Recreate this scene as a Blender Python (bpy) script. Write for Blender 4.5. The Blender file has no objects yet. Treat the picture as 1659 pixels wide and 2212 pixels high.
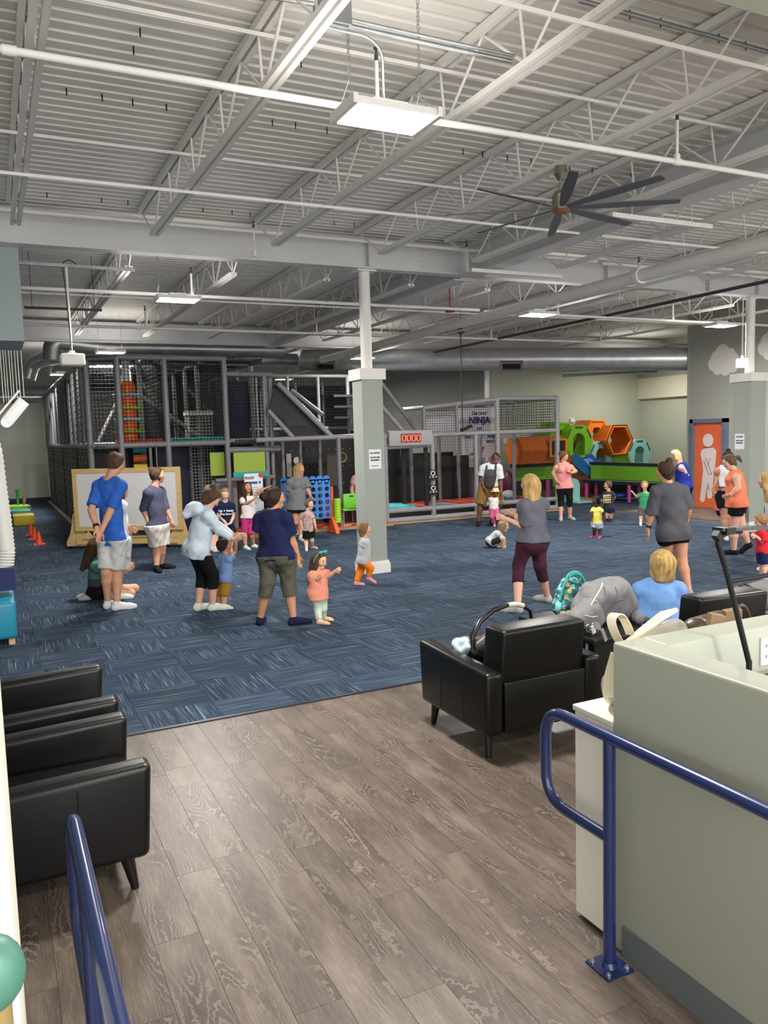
import bpy, bmesh, math, random
import numpy as np
from mathutils import Vector, Matrix
random.seed(7); np.random.seed(7)
SC = bpy.context.scene
COL = SC.collection

# ---------------------------------------------------------------- camera
IW, IH, FP, CH = 1659, 2212, 1725.0, 2.1
def _u(v): return v/np.linalg.norm(v)
_c = np.array([IW/2, IH/2])
_vy = _u(np.array([-20-_c[0], 961-_c[1], FP]))
_vx = np.array([4380-_c[0], 835-_c[1], FP]); _vx = _u(_vx-_vx.dot(_vy)*_vy)
_vz = np.cross(_vx, _vy)
RW = np.stack([_vx, _vy, _vz])
cam = bpy.data.cameras.new('camera'); camo = bpy.data.objects.new('camera', cam); COL.objects.link(camo)
cam.sensor_fit = 'HORIZONTAL'; cam.sensor_width = 36; cam.lens = 36*FP/IW; cam.clip_end = 200; cam.clip_start = .05
_r, _up, _bk = RW[:, 0], -RW[:, 1], -RW[:, 2]
camo.matrix_world = Matrix(((_r[0], _up[0], _bk[0], 0), (_r[1], _up[1], _bk[1], 0), (_r[2], _up[2], _bk[2], CH), (0, 0, 0, 1)))
SC.camera = camo
SC.view_settings.view_transform = 'Standard'; SC.view_settings.look = 'None'
SC.view_settings.gamma = 1; SC.view_settings.use_curve_mapping = False
SC.view_settings.exposure = 0.32

# ---------------------------------------------------------------- world and lights
W = bpy.data.worlds.new('world'); SC.world = W; W.use_nodes = True
W.node_tree.nodes['Background'].inputs[0].default_value = (1, .975, .95, 1)
W.node_tree.nodes['Background'].inputs[1].default_value = 3.4
LAMPS = [(2.41, 4.75, 1), (2.56, 11.85, 1), (8.78, 11.65, 1), (8.8, 4.4, 0), (13.6, 11.9, 1), (2.58, 19.2, 1),
         (9.4, 27.0, 1), (9.0, 19.5, 1), (14.6, 5.0, 0), (18.6, 19.3, 1), (2.4, -1.5, 0), (8.8, -1.5, 0), (2.0, 25.6, 1)]
LAMPZ = 4.1
def lamp_light(x, y, z=LAMPZ, e=150):
    l = bpy.data.lights.new('lamp_light', 'AREA'); l.shape = 'RECTANGLE'; l.size = .56; l.size_y = .34
    l.energy = e; l.color = (1, .955, .88)
    if x > 17: l.energy = e*.35
    if y > 25 and x < 5: l.energy = e*2
    o = bpy.data.objects.new('lamp_light', l); o.location = (x, y, z-.03); COL.objects.link(o)
    # the vented housing also throws some light up at the deck
    l2 = bpy.data.lights.new('lamp_uplight', 'AREA'); l2.shape = 'RECTANGLE'; l2.size = 1.6; l2.size_y = 1.2
    l2.energy = e*.05; l2.color = (1, .955, .9)
    o2 = bpy.data.objects.new('lamp_uplight', l2); o2.parent = o; o2.location = (0, 0, .12); o2.rotation_euler = (math.pi, 0, 0); COL.objects.link(o2)
    return o

# ---------------------------------------------------------------- pixel -> world helpers
def ray(px, py): return RW @ np.array([px-_c[0], py-_c[1], FP])
def P(px, py, X=None, Y=None, Z=None):
    d = ray(px, py)
    t = (Z-CH)/d[2] if Z is not None else (Y/d[1] if Y is not None else X/d[0])
    return np.array([0, 0, CH])+t*d
def proj(p):
    q = RW.T @ (np.array(p, float)-np.array([0, 0, CH])); return q[0]/q[2]*FP+_c[0], q[1]/q[2]*FP+_c[1], q[2]

# ---------------------------------------------------------------- materials
MATS = {}
def s2l(c):
    return tuple((x/12.92 if x <= .04045 else ((x+.055)/1.055)**2.4) for x in c)
def hexc(h): return s2l(tuple(int(h[i:i+2], 16)/255 for i in (0, 2, 4)))
def mat(name, col, rough=.6, metal=0, var=0, scale=8, bump=0, emit=0, alpha=1, spec=.5, stretch=None, coat=0):
    if name in MATS: return MATS[name]
    if isinstance(col, str): col = hexc(col)
    m = bpy.data.materials.new(name); m.use_nodes = True; nt = m.node_tree; b = nt.nodes['Principled BSDF']
    b.inputs['Base Color'].default_value = (*col, 1); b.inputs['Roughness'].default_value = rough
    b.inputs['Metallic'].default_value = metal; b.inputs['Specular IOR Level'].default_value = spec
    if coat: b.inputs['Coat Weight'].default_value = coat
    if emit:
        b.inputs['Emission Color'].default_value = (*col, 1); b.inputs['Emission Strength'].default_value = emit
    if alpha < 1: b.inputs['Alpha'].default_value = alpha
    if var or bump:
        tc = nt.nodes.new('ShaderNodeTexCoord'); mp = nt.nodes.new('ShaderNodeMapping')
        nt.links.new(tc.outputs['Object'], mp.inputs[0])
        if stretch: mp.inputs['Scale'].default_value = stretch
        n = nt.nodes.new('ShaderNodeTexNoise'); n.inputs['Scale'].default_value = scale; n.inputs['Detail'].default_value = 3
        nt.links.new(mp.outputs[0], n.inputs['Vector'])
        if var:
            r = nt.nodes.new('ShaderNodeValToRGB')
            r.color_ramp.elements[0].position = .3; r.color_ramp.elements[1].position = .7
            r.color_ramp.elements[0].color = (*[max(0, c*(1-var)) for c in col], 1)
            r.color_ramp.elements[1].color = (*[min(1, c*(1+var)) for c in col], 1)
            nt.links.new(n.outputs[0], r.inputs[0]); nt.links.new(r.outputs[0], b.inputs['Base Color'])
        if bump:
            bp = nt.nodes.new('ShaderNodeBump'); bp.inputs['Strength'].default_value = bump; bp.inputs['Distance'].default_value = .01
            nt.links.new(n.outputs[0], bp.inputs['Height']); nt.links.new(bp.outputs[0], b.inputs['Normal'])
    MATS[name] = m
    return m
def nd(nt, t, **kw):
    n = nt.nodes.new(t)
    for k, v in kw.items():
        if k.startswith('_'): setattr(n, k[1:], v)
        else: n.inputs[k.replace('_', ' ')].default_value = v
    return n
def ramp(nt, els):
    r = nt.nodes.new('ShaderNodeValToRGB'); cr = r.color_ramp
    while len(cr.elements) < len(els): cr.elements.new(.5)
    for e, (p, c) in zip(cr.elements, els):
        e.position = p; e.color = (*(hexc(c) if isinstance(c, str) else c), 1)
    return r

def carpet_mat(name, along_y, tile, x0, y0):
    m = bpy.data.materials.new(name); m.use_nodes = True; nt = m.node_tree; b = nt.nodes['Principled BSDF']; L = nt.links.new
    b.inputs['Roughness'].default_value = .95; b.inputs['Specular IOR Level'].default_value = .15
    g = nd(nt, 'ShaderNodeNewGeometry')
    # tile id
    sub = nd(nt, 'ShaderNodeVectorMath', _operation='SUBTRACT'); sub.inputs[1].default_value = (x0, y0, 0); L(g.outputs['Position'], sub.inputs[0])
    sc = nd(nt, 'ShaderNodeVectorMath', _operation='DIVIDE'); sc.inputs[1].default_value = (tile, tile, 1000); L(sub.outputs[0], sc.inputs[0])
    fl = nd(nt, 'ShaderNodeVectorMath', _operation='FLOOR'); L(sc.outputs[0], fl.inputs[0])
    wn = nd(nt, 'ShaderNodeTexWhiteNoise', _noise_dimensions='3D'); L(fl.outputs[0], wn.inputs['Vector'])
    off = nd(nt, 'ShaderNodeVectorMath', _operation='SCALE'); off.inputs['Scale'].default_value = 40; L(wn.outputs['Color'], off.inputs[0])
    mul = nd(nt, 'ShaderNodeVectorMath', _operation='MULTIPLY'); mul.inputs[1].default_value = (105, 2.6, 1) if along_y else (2.0, 105, 1)
    L(g.outputs['Position'], mul.inputs[0])
    add = nd(nt, 'ShaderNodeVectorMath', _operation='ADD'); L(mul.outputs[0], add.inputs[0]); L(off.outputs[0], add.inputs[1])
    n1 = nd(nt, 'ShaderNodeTexNoise', Scale=1.0, Detail=.6, Roughness=.4); L(add.outputs[0], n1.inputs['Vector'])
    mul2 = nd(nt, 'ShaderNodeVectorMath', _operation='MULTIPLY'); mul2.inputs[1].default_value = (30, 1.6, 1) if along_y else (1.6, 30, 1)
    L(g.outputs['Position'], mul2.inputs[0])
    add2 = nd(nt, 'ShaderNodeVectorMath', _operation='ADD'); L(mul2.outputs[0], add2.inputs[0]); L(off.outputs[0], add2.inputs[1])
    n2 = nd(nt, 'ShaderNodeTexNoise', Scale=1.0, Detail=2); L(add2.outputs[0], n2.inputs['Vector'])
    r = ramp(nt, [(.30, '1a2740'), (.50, '253751'), (.62, '33475f'), (.69, '5c7284'), (.78, '879ea9')])
    L(n1.outputs[0], r.inputs[0])
    r2 = ramp(nt, [(.33, '1a2840'), (.55, '293d57'), (.68, '3a5066')]); L(n2.outputs[0], r2.inputs[0])
    mx = nd(nt, 'ShaderNodeMix', _data_type='RGBA'); mx.inputs[0].default_value = .42
    L(r.outputs[0], mx.inputs[6]); L(r2.outputs[0], mx.inputs[7])
    # occasional teal yarn
    n3 = nd(nt, 'ShaderNodeTexNoise', Scale=1.3, Detail=0); L(add.outputs[0], n3.inputs['Vector'])
    r3 = ramp(nt, [(.69, (0, 0, 0)), (.75, (.5, .5, .5))]); L(n3.outputs[0], r3.inputs[0])
    mt = nd(nt, 'ShaderNodeMix', _data_type='RGBA'); L(r3.outputs[0], mt.inputs[0]); L(mx.outputs[2], mt.inputs[6]); mt.inputs[7].default_value = (*hexc('3f8288'), 1)
    sat = nd(nt, 'ShaderNodeHueSaturation'); sat.inputs['Saturation'].default_value = .80; L(mt.outputs[2], sat.inputs['Color'])
    mr = nd(nt, 'ShaderNodeMapRange'); mr.inputs['To Min'].default_value = .82; mr.inputs['To Max'].default_value = 1.15; L(wn.outputs['Value'], mr.inputs['Value']); L(mr.outputs[0], sat.inputs['Value'])
    L(sat.outputs[0], b.inputs['Base Color'])
    bp = nd(nt, 'ShaderNodeBump', Strength=.35, Distance=.004); L(n1.outputs[0], bp.inputs['Height']); L(bp.outputs[0], b.inputs['Normal'])
    return m

def plank_mat():
    m = bpy.data.materials.new('oak_plank'); m.use_nodes = True; nt = m.node_tree; b = nt.nodes['Principled BSDF']; L = nt.links.new
    b.inputs['Specular IOR Level'].default_value = .45
    g = nd(nt, 'ShaderNodeNewGeometry'); oi = nd(nt, 'ShaderNodeObjectInfo')
    cmb = nd(nt, 'ShaderNodeCombineXYZ'); k = nd(nt, 'ShaderNodeMath', _operation='MULTIPLY'); k.inputs[1].default_value = 60
    L(oi.outputs['Random'], k.inputs[0]); L(k.outputs[0], cmb.inputs[2]); L(k.outputs[0], cmb.inputs[1])
    def mapped(sx, sy):
        mu = nd(nt, 'ShaderNodeVectorMath', _operation='MULTIPLY'); mu.inputs[1].default_value = (sx, sy, 0); L(g.outputs['Position'], mu.inputs[0])
        ad = nd(nt, 'ShaderNodeVectorMath', _operation='ADD'); L(mu.outputs[0], ad.inputs[0]); L(cmb.outputs[0], ad.inputs[1]); return ad
    big = nd(nt, 'ShaderNodeTexNoise', Scale=1, Detail=2); L(mapped(9, 1.8).outputs[0], big.inputs['Vector'])
    fine = nd(nt, 'ShaderNodeTexNoise', Scale=1, Detail=4, Roughness=.65); L(mapped(190, 12).outputs[0], fine.inputs['Vector'])
    # cathedral rings: contour lines of a stretched noise field
    fld = nd(nt, 'ShaderNodeTexNoise', Scale=1, Detail=.6); L(mapped(6.5, 1.1).outputs[0], fld.inputs['Vector'])
    m1 = nd(nt, 'ShaderNodeMath', _operation='MULTIPLY'); m1.inputs[1].default_value = 150; L(fld.outputs[0], m1.inputs[0])
    wob = nd(nt, 'ShaderNodeTexNoise', Scale=1, Detail=1); L(mapped(45, 40).outputs[0], wob.inputs['Vector'])
    mw = nd(nt, 'ShaderNodeMath', _operation='MULTIPLY'); mw.inputs[1].default_value = 7; L(wob.outputs[0], mw.inputs[0])
    ma = nd(nt, 'ShaderNodeMath', _operation='ADD'); L(m1.outputs[0], ma.inputs[0]); L(mw.outputs[0], ma.inputs[1])
    si = nd(nt, 'ShaderNodeMath', _operation='SINE'); L(ma.outputs[0], si.inputs[0])
    rr = ramp(nt, [(.45, (0, 0, 0)), (.95, (1, 1, 1))]); L(si.outputs[0], rr.inputs[0])
    mk = nd(nt, 'ShaderNodeTexNoise', Scale=1, Detail=1); L(mapped(7, 2.2).outputs[0], mk.inputs['Vector'])
    rk = ramp(nt, [(.52, (0, 0, 0)), (.62, (.75, .75, .75))]); L(mk.outputs[0], rk.inputs[0])
    mm = nd(nt, 'ShaderNodeMath', _operation='MULTIPLY'); L(rr.outputs[0], mm.inputs[0]); L(rk.outputs[0], mm.inputs[1])
    c1 = ramp(nt, [(.28, '4a403a'), (.5, '63574f'), (.72, '857a6f')]); L(big.outputs[0], c1.inputs[0])
    c2 = ramp(nt, [(.3, '3c332e'), (.55, '695e55'), (.75, '968b7f')]); L(fine.outputs[0], c2.inputs[0])
    mx = nd(nt, 'ShaderNodeMix', _data_type='RGBA'); mx.inputs[0].default_value = .42; L(c1.outputs[0], mx.inputs[6]); L(c2.outputs[0], mx.inputs[7])
    mx2 = nd(nt, 'ShaderNodeMix', _data_type='RGBA'); L(mm.outputs[0], mx2.inputs[0]); L(mx.outputs[2], mx2.inputs[6]); mx2.inputs[7].default_value = (*hexc('958b80'), 1)
    # dark figure beside the light rings
    mx3 = nd(nt, 'ShaderNodeMix', _data_type='RGBA', _blend_type='MULTIPLY'); L(rk.outputs[0], mx3.inputs[0]); L(mx2.outputs[2], mx3.inputs[6]); mx3.inputs[7].default_value = (.66, .63, .62, 1)
    hs = nd(nt, 'ShaderNodeHueSaturation'); mr = nd(nt, 'ShaderNodeMapRange'); mr.inputs['To Min'].default_value = .86; mr.inputs['To Max'].default_value = 1.12
    L(oi.outputs['Random'], mr.inputs['Value']); L(mr.outputs[0], hs.inputs['Value']); L(mx3.outputs[2], hs.inputs['Color'])
    L(hs.outputs[0], b.inputs['Base Color'])
    b.inputs['Roughness'].default_value = .38
    bp = nd(nt, 'ShaderNodeBump', Strength=.25, Distance=.002); L(fine.outputs[0], bp.inputs['Height']); L(bp.outputs[0], b.inputs['Normal'])
    return m

# ---------------------------------------------------------------- objects
OFF = {}
def tag(o, label=None, cat=None, group=None, kind=None):
    if label: o['label'] = label
    if cat: o['category'] = cat
    if group: o['group'] = group
    if kind: o['kind'] = kind
    return o
def thing(name, loc, label, cat, group=None):
    o = bpy.data.objects.new(name, None); o.empty_display_size = .1; COL.objects.link(o)
    o.location = tuple(float(v) for v in loc); OFF[o.name] = np.array(o.location[:]); return tag(o, label, cat, group)
def link_mesh(name, V, F, m, parent=None, smooth=None, origin=None):
    V = np.asarray(V, dtype=np.float64).reshape(-1, 3)
    if parent is not None: off = OFF[parent.name]
    elif origin is not None: off = np.array(origin, float)
    else: off = np.array([V[:, 0].mean(), V[:, 1].mean(), V[:, 2].min()])
    me = bpy.data.meshes.new(name)
    me.from_pydata((V-off).tolist(), [], F)
    if smooth is not None:
        me.shade_smooth()
        if smooth < 3: me.set_sharp_from_angle(angle=smooth)
    if isinstance(m, (list, tuple)):
        for q in m: me.materials.append(q)
    elif m is not None: me.materials.append(m)
    o = bpy.data.objects.new(name, me); COL.objects.link(o)
    if parent is not None: o.parent = parent
    else: o.location = off
    OFF[o.name] = off
    return o
def place_copy(src, loc, name=None, parent=None):
    o = bpy.data.objects.new(name or src.name.split('.')[0], src.data); COL.objects.link(o)
    o.location = loc
    if parent is not None: o.parent = parent
    return o

class MB:
    def __init__(s): s.V = []; s.F = []
    def add(s, V, F):
        n = len(s.V); s.V.extend([tuple(map(float, v)) for v in V]); s.F.extend([tuple(i+n for i in f) for f in F]); return s
    def box(s, x0, x1, y0, y1, z0, z1):
        return s.add([(x0, y0, z0), (x1, y0, z0), (x1, y1, z0), (x0, y1, z0), (x0, y0, z1), (x1, y0, z1), (x1, y1, z1), (x0, y1, z1)],
                     [(0, 3, 2, 1), (4, 5, 6, 7), (0, 1, 5, 4), (1, 2, 6, 5), (2, 3, 7, 6), (3, 0, 4, 7)])
    def obox(s, c, u, v, w):     # centre and three half-axis vectors
        c, u, v, w = [np.array(a, float) for a in (c, u, v, w)]
        V = [c+a*u+b*v+d*w for d in (-1, 1) for a, b in ((-1, -1), (1, -1), (1, 1), (-1, 1))]
        if np.dot(np.cross(u, v), w) < 0: F = [(0, 1, 2, 3), (7, 6, 5, 4), (4, 5, 1, 0), (5, 6, 2, 1), (6, 7, 3, 2), (7, 4, 0, 3)]
        else: F = [(0, 3, 2, 1), (4, 5, 6, 7), (0, 1, 5, 4), (1, 2, 6, 5), (2, 3, 7, 6), (3, 0, 4, 7)]
        return s.add(V, F)
    def beam(s, a, b, w, h, up=(0, 0, 1)):   # rectangular bar
        a, b = np.array(a, float), np.array(b, float); d = b-a; L = np.linalg.norm(d); d /= L
        up = np.array(up, float); sd = np.cross(d, up)
        if np.linalg.norm(sd) < 1e-4: sd = np.cross(d, (1, 0, 0))
        sd = _u(sd); u2 = np.cross(sd, d)
        return s.obox((a+b)/2, d*L/2, sd*w/2, u2*h/2)
    def cyl(s, a, b, r, n=10, r2=None, caps=True):
        a, b = np.array(a, float), np.array(b, float); d = _u(b-a); r2 = r if r2 is None else r2
        t = np.array([1., 0, 0]) if abs(d[0]) < .8 else np.array([0, 1., 0])
        u = _u(np.cross(d, t)); v = np.cross(d, u)
        an = [2*math.pi*i/n for i in range(n)]
        V = [a+r*(math.cos(q)*u+math.sin(q)*v) for q in an]+[b+r2*(math.cos(q)*u+math.sin(q)*v) for q in an]
        F = [(i, (i+1) % n, n+(i+1) % n, n+i) for i in range(n)]
        if caps: F += [tuple(reversed(range(n))), tuple(range(n, 2*n))]
        return s.add(V, F)
    def tube(s, pts, r, n=8, bend=0, caps=True, closed=False):
        pts = [np.array(p, float) for p in pts]
        if bend:
            out = [pts[0]]
            for i in range(1, len(pts)-1):
                p, a, b = pts[i], pts[i-1], pts[i+1]
                la, lb = np.linalg.norm(a-p), np.linalg.norm(b-p); q = min(bend, la*.49, lb*.49)
                A, B = p+(a-p)/la*q, p+(b-p)/lb*q
                for k in range(7):
                    t = k/6; out.append((1-t)**2*A+2*t*(1-t)*p+t*t*B)
            out.append(pts[-1]); pts = out
        m = len(pts); rs = r if hasattr(r, '__len__') else [r]*m
        T = []
        for i in range(m):
            if closed: d = pts[(i+1) % m]-pts[i-1]
            else: d = pts[min(i+1, m-1)]-pts[max(i-1, 0)]
            T.append(_u(d+1e-12))
        t = np.array([0, 0, 1.]) if abs(T[0][2]) < .9 else np.array([1., 0, 0])
        u = _u(np.cross(T[0], t)); V = []
        for i in range(m):
            u = _u(u-u.dot(T[i])*T[i]); v = np.cross(T[i], u)
            for k in range(n):
                q = 2*math.pi*k/n; V.append(pts[i]+rs[i]*(math.cos(q)*u+math.sin(q)*v))
        F = [(i*n+k, i*n+(k+1) % n, (i+1)*n+(k+1) % n, (i+1)*n+k) for i in range(m-1) for k in range(n)]
        if closed: F += [((m-1)*n+k, (m-1)*n+(k+1) % n, (k+1) % n, k) for k in range(n)]
        elif caps: F += [tuple(reversed(range(n))), tuple(range((m-1)*n, m*n))]
        return s.add(V, F)
    def prism(s, poly, o, u, v, w):   # polygon (2d) extruded by vector w
        o, u, v, w = [np.array(a, float) for a in (o, u, v, w)]
        n = len(poly); A = [o+p[0]*u+p[1]*v for p in poly]; B = [q+w for q in A]
        area = sum(poly[i][0]*poly[(i+1) % n][1]-poly[(i+1) % n][0]*poly[i][1] for i in range(n))
        flip = (np.dot(np.cross(u, v), w) > 0) == (area > 0)
        F = [tuple(reversed(range(n))), tuple(range(n, 2*n))]+[(i, (i+1) % n, n+(i+1) % n, n+i) for i in range(n)]
        if not flip: F = [tuple(reversed(f)) for f in F]
        return s.add(A+B, F)
    def ring(s, outer, inner, o, u, v, w):   # polygon frame with equal point counts
        o, u, v, w = [np.array(a, float) for a in (o, u, v, w)]; n = len(outer)
        A = [o+p[0]*u+p[1]*v for p in outer]; B = [o+p[0]*u+p[1]*v for p in inner]
        V = A+B+[q+w for q in A]+[q+w for q in B]; F = []
        for i in range(n):
            j = (i+1) % n
            F += [(i, n+i, n+j, j), (2*n+i, 2*n+j, 3*n+j, 3*n+i), (i, j, 2*n+j, 2*n+i), (n+i, 3*n+i, 3*n+j, n+j)]
        return s.add(V, F)
    def sph(s, c, r, n=10, m=6, ax=None):
        c = np.array(c, float); r = np.array([r, r, r] if not hasattr(r, '__len__') else r, float)
        A = np.eye(3) if ax is None else np.array(ax, float)   # rows: axes
        V = []
        for i in range(m+1):
            th = math.pi*i/m
            for k in range(n):
                q = 2*math.pi*k/n; l = np.array([math.sin(th)*math.cos(q), math.sin(th)*math.sin(q), math.cos(th)])*r
                V.append(c+l@A)
        F = [(i*n+k, (i+1)*n+k, (i+1)*n+(k+1) % n, i*n+(k+1) % n) for i in range(m) for k in range(n)]
        return s.add(V, F)
    def net(s, o, u, v, w, h, step, r):   # knotted net: strands both ways
        o, u, v = np.array(o, float), np.array(u, float), np.array(v, float)
        nrm = np.cross(u, v)
        nx, ny = max(1, int(round(w/step))), max(1, int(round(h/step)))
        for i in range(nx+1): s._str(o+u*w*i/nx, o+u*w*i/nx+v*h, u*r, nrm*r)
        for j in range(ny+1): s._str(o+v*h*j/ny, o+v*h*j/ny+u*w, v*r, nrm*r)
        return s
    def _str(s, a, b, e1, e2):
        return s.add([a-e1-e2*.6, a+e1-e2*.6, a+e2, b-e1-e2*.6, b+e1-e2*.6, b+e2], [(0, 1, 4, 3), (1, 2, 5, 4), (2, 0, 3, 5)])
    def build(s, name, m, parent=None, smooth=None, origin=None):
        return link_mesh(name, s.V, s.F, m, parent, smooth, origin)
def bevel_box(name, m, x0, x1, y0, y1, z0, z1, r=.03, seg=3, parent=None, M=None, shear=None, smooth=.6):
    bm = bmesh.new(); bmesh.ops.create_cube(bm, size=1)
    for v in bm.verts:
        v.co = Vector(((v.co.x+.5)*(x1-x0)+x0, (v.co.y+.5)*(y1-y0)+y0, (v.co.z+.5)*(z1-z0)+z0))
        if shear: v.co = Vector(shear(v.co))
    bmesh.ops.bevel(bm, geom=bm.edges[:], offset=r, segments=seg, profile=.5, affect='EDGES')
    V = [tuple(M @ v.co) if M else tuple(v.co) for v in bm.verts]; F = [tuple(v.index for v in f.verts) for f in bm.faces]
    bm.free()
    return link_mesh(name, V, F, m, parent, smooth)
def text(s, size, o, u, v, m, parent, name='lettering', align='CENTER', depth=.001, bold=0):
    cu = bpy.data.curves.new('txt', 'FONT'); cu.body = s; cu.size = size; cu.align_x = align; cu.align_y = 'CENTER'; cu.extrude = depth; cu.resolution_u = 2
    if bold: cu.offset = bold
    t = bpy.data.objects.new('txt', cu); dg = bpy.context.evaluated_depsgraph_get()
    COL.objects.link(t); bpy.context.view_layer.update(); dg = bpy.context.evaluated_depsgraph_get()
    me = bpy.data.meshes.new_from_object(t.evaluated_get(dg))
    u, v, o = _u(np.array(u, float)), _u(np.array(v, float)), np.array(o, float); w = np.cross(u, v)
    V = [o+p.co.x*u+p.co.y*v+p.co.z*w for p in me.vertices]; F = [tuple(p.vertices) for p in me.polygons]
    bpy.data.objects.remove(t); bpy.data.curves.remove(cu); bpy.data.meshes.remove(me)
    return link_mesh(name, V, F, m, parent)

# ================================================================= SETTING
WHITE = mat('white_paint', 'e6e3de', .55, var=.04, scale=3)
DECK = mat('deck_paint', 'e6e2db', .45, var=.05, scale=1.5)
SAGE = mat('sage_wall', 'b9beae', .8, var=.02, scale=40, bump=.05)
SAGEC = mat('sage_counter', '9ea296', .45, var=.03, scale=120, bump=.05)
GREYW = mat('grey_wall', 'a6a8a0', .8, var=.02, scale=30, bump=.05)
PALE = mat('pale_wall', 'd2d3c6', .8, var=.02, scale=30, bump=.05)
NAVYB = mat('navy_base', '22284a', .5)
GREYB = mat('grey_base', '5e6466', .45)
CREAM = mat('cream_trim', 'dcd9c6', .6)
GALV = mat('galvanised', 'a9adb0', .32, metal=.9, var=.15, scale=6)
STEEL = mat('dark_steel', '5a5c5e', .4, metal=.8)
BLACK = mat('black_paint', '151517', .45)

# floor slab, planks and carpet tiles
mb = MB(); mb.box(-6, 26, -4, 33, -.12, -.006)
floor = mb.build('floor', mat('slab', '4a4540', .8), origin=(0, 0, -.12)); tag(floor, kind='structure')
PM = plank_mat()
PWD, PLN = .19, 1.22
pv = MB(); pv.box(-PWD/2+.0008, PWD/2-.0008, -PLN/2+.0008, PLN/2-.0008, -.006, 0)
TY0 = 5.82
def inview(x, y, mg=60):
    for dx in (-.3, .3):
        for dy in (-.3, .3):
            a, b, d = proj((x+dx, y+dy, 0))
            if d > .2 and -mg < a < IW+mg and -mg < b < IH+mg: return True
    return False
cand = []
for i in range(-30, 60):
    x = .85+PWD/2+i*PWD; off = random.random()*PLN
    for j in range(-4, 8):
        y = off+j*PLN
        if y-PLN/2 > TY0 or y+PLN/2 < -1.4 or x < -1.6 or x > 9.5: continue
        y0, y1 = max(y-PLN/2, -1.6), min(y+PLN/2, TY0-.03)
        if y1-y0 < .03: continue
        cand.append((x, y0, y1, any(inview(x, q) for q in (y0, (y0+y1)/2, y1))))
cand.sort(key=lambda c: (not c[3], math.hypot(c[0], (c[1]+c[2])/2)))
full = None; rest = MB(); cnt = 0
for x, y0, y1, vis in cand:
    if vis and cnt < 290:
        cnt += 1
        if abs(y1-y0-PLN) < 1e-3:
            if full is None:
                full = pv.build('plank', PM, origin=(0, 0, 0)); full.parent = floor; full.location = (x, (y0+y1)/2, .12)
            else: place_copy(full, (x, (y0+y1)/2, .12), 'plank', floor)
        else:
            q = MB(); q.box(-PWD/2+.0008, PWD/2-.0008, (y0-y1)/2+.0008, (y1-y0)/2-.0008, -.006, 0)
            o = q.build('plank', PM, origin=(0, 0, 0)); o.parent = floor; o.location = (x, (y0+y1)/2, .12)
    else: rest.box(x-PWD/2+.0008, x+PWD/2-.0008, y0+.0008, y1-.0008, -.006, 0)
# second wood floor area in front of the restroom door
for i in range(14):
    rest.box(14.15, 16.3, 11.2+i*.29, 11.2+i*.29+.288, -.006, .001)
o = rest.build('plank', PM, origin=(0, 0, -.12)); o.parent = floor; o.location = (0, 0, 0); tag(o, kind='stuff')
TILE = .5833; TX0, TYG = .285-20*TILE, 7.97-10*TILE
CY = carpet_mat('carpet_lengthwise', True, TILE, TX0, TYG); CX = carpet_mat('carpet_crosswise', False, TILE, TX0, TYG)
tiles = []
for i in range(0, 56):
    for j in range(6, 62):
        x0, y0 = TX0+i*TILE, TYG+j*TILE; x1, y1 = x0+TILE, y0+TILE
        if y1 <= TY0+.02: continue
        y0 = max(y0, TY0)
        if x0 < -5.8 or x1 > 21.5 or y1 > 32.3: continue
        if x1 > 14.16 and y0 < 15.2: continue
        cx, cy = (x0+x1)/2, (y0+y1)/2
        tiles.append((x0, x1, y0, y1, (i+j) % 2, inview(cx, cy, 0), math.hypot(cx, cy)))
tiles.sort(key=lambda t: (not t[5], t[6]))
protos = {}; rest = [MB(), MB()]; n = 0
for x0, x1, y0, y1, k, vis, _ in tiles:
    g = .0012
    if vis and n < 295:
        n += 1; key = (k, round(y1-y0, 3))
        if key not in protos:
            q = MB(); hx, hy = (x1-x0)/2-g, (y1-y0)/2-g; q.box(-hx, hx, -hy, hy, -.008, .004)
            o = q.build('carpet_tile', (CX, CY)[k], origin=(0, 0, 0)); o.parent = floor; o.location = ((x0+x1)/2, (y0+y1)/2, .12); protos[key] = o
        else: place_copy(protos[key], ((x0+x1)/2, (y0+y1)/2, .12), 'carpet_tile', floor)
    else: rest[k].box(x0+g, x1-g, y0+g, y1-g, -.008, .004)
for k in (0, 1):
    o = rest[k].build('carpet_tile', (CX, CY)[k], origin=(0, 0, -.12)); o.parent = floor; o.location = (0, 0, 0); tag(o, kind='stuff')
mb = MB(); mb.box(-1.5, 14.15, TY0-.03, TY0+.004, -.004, .009)
tag(mb.build('trim_1', mat('transition', '23283a', .35), None), kind='structure')

# ceiling deck: trapezoidal ribs running along X
mb = MB(); prof = []; y = -4.0
while y < 32.5:
    prof += [(y, 5.0), (y+.095, 5.0), (y+.110, 5.042), (y+.137, 5.042)]; y += .152
V = []; 
for yy, zz in prof: V += [(-6, yy, zz), (26, yy, zz)]
F = [(2*i, 2*i+1, 2*i+3, 2*i+2) for i in range(len(prof)-1)]
mb.add(V, F); mb.box(-6, 26, -4, 32.5, 5.06, 5.12)
ceil = mb.build('ceiling', DECK, origin=(0, 0, 5)); tag(ceil, kind='structure')
mb = MB()
for sx, sy in [(143, 190), (220, 203), (286, 213), (359, 224), (101, 416), (219, 427), (276, 433), (438, 448), (501, 454), (540, 458),
               (588, 258), (638, 264), (706, 275), (722, 477), (765, 480), (1361, 22), (1427, 40), (1553, 74), (1611, 90), (1000, 321), (1042, 327), (1096, 335), (1147, 343),
               (650, 128), (1230, 355), (1279, 362), (1363, 374), (1443, 387), (302, 60), (288, 100)]:
    p = P(sx, sy, Z=5.0); mb.cyl(p, (p[0], p[1], 4.94), .006, 5)
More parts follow.
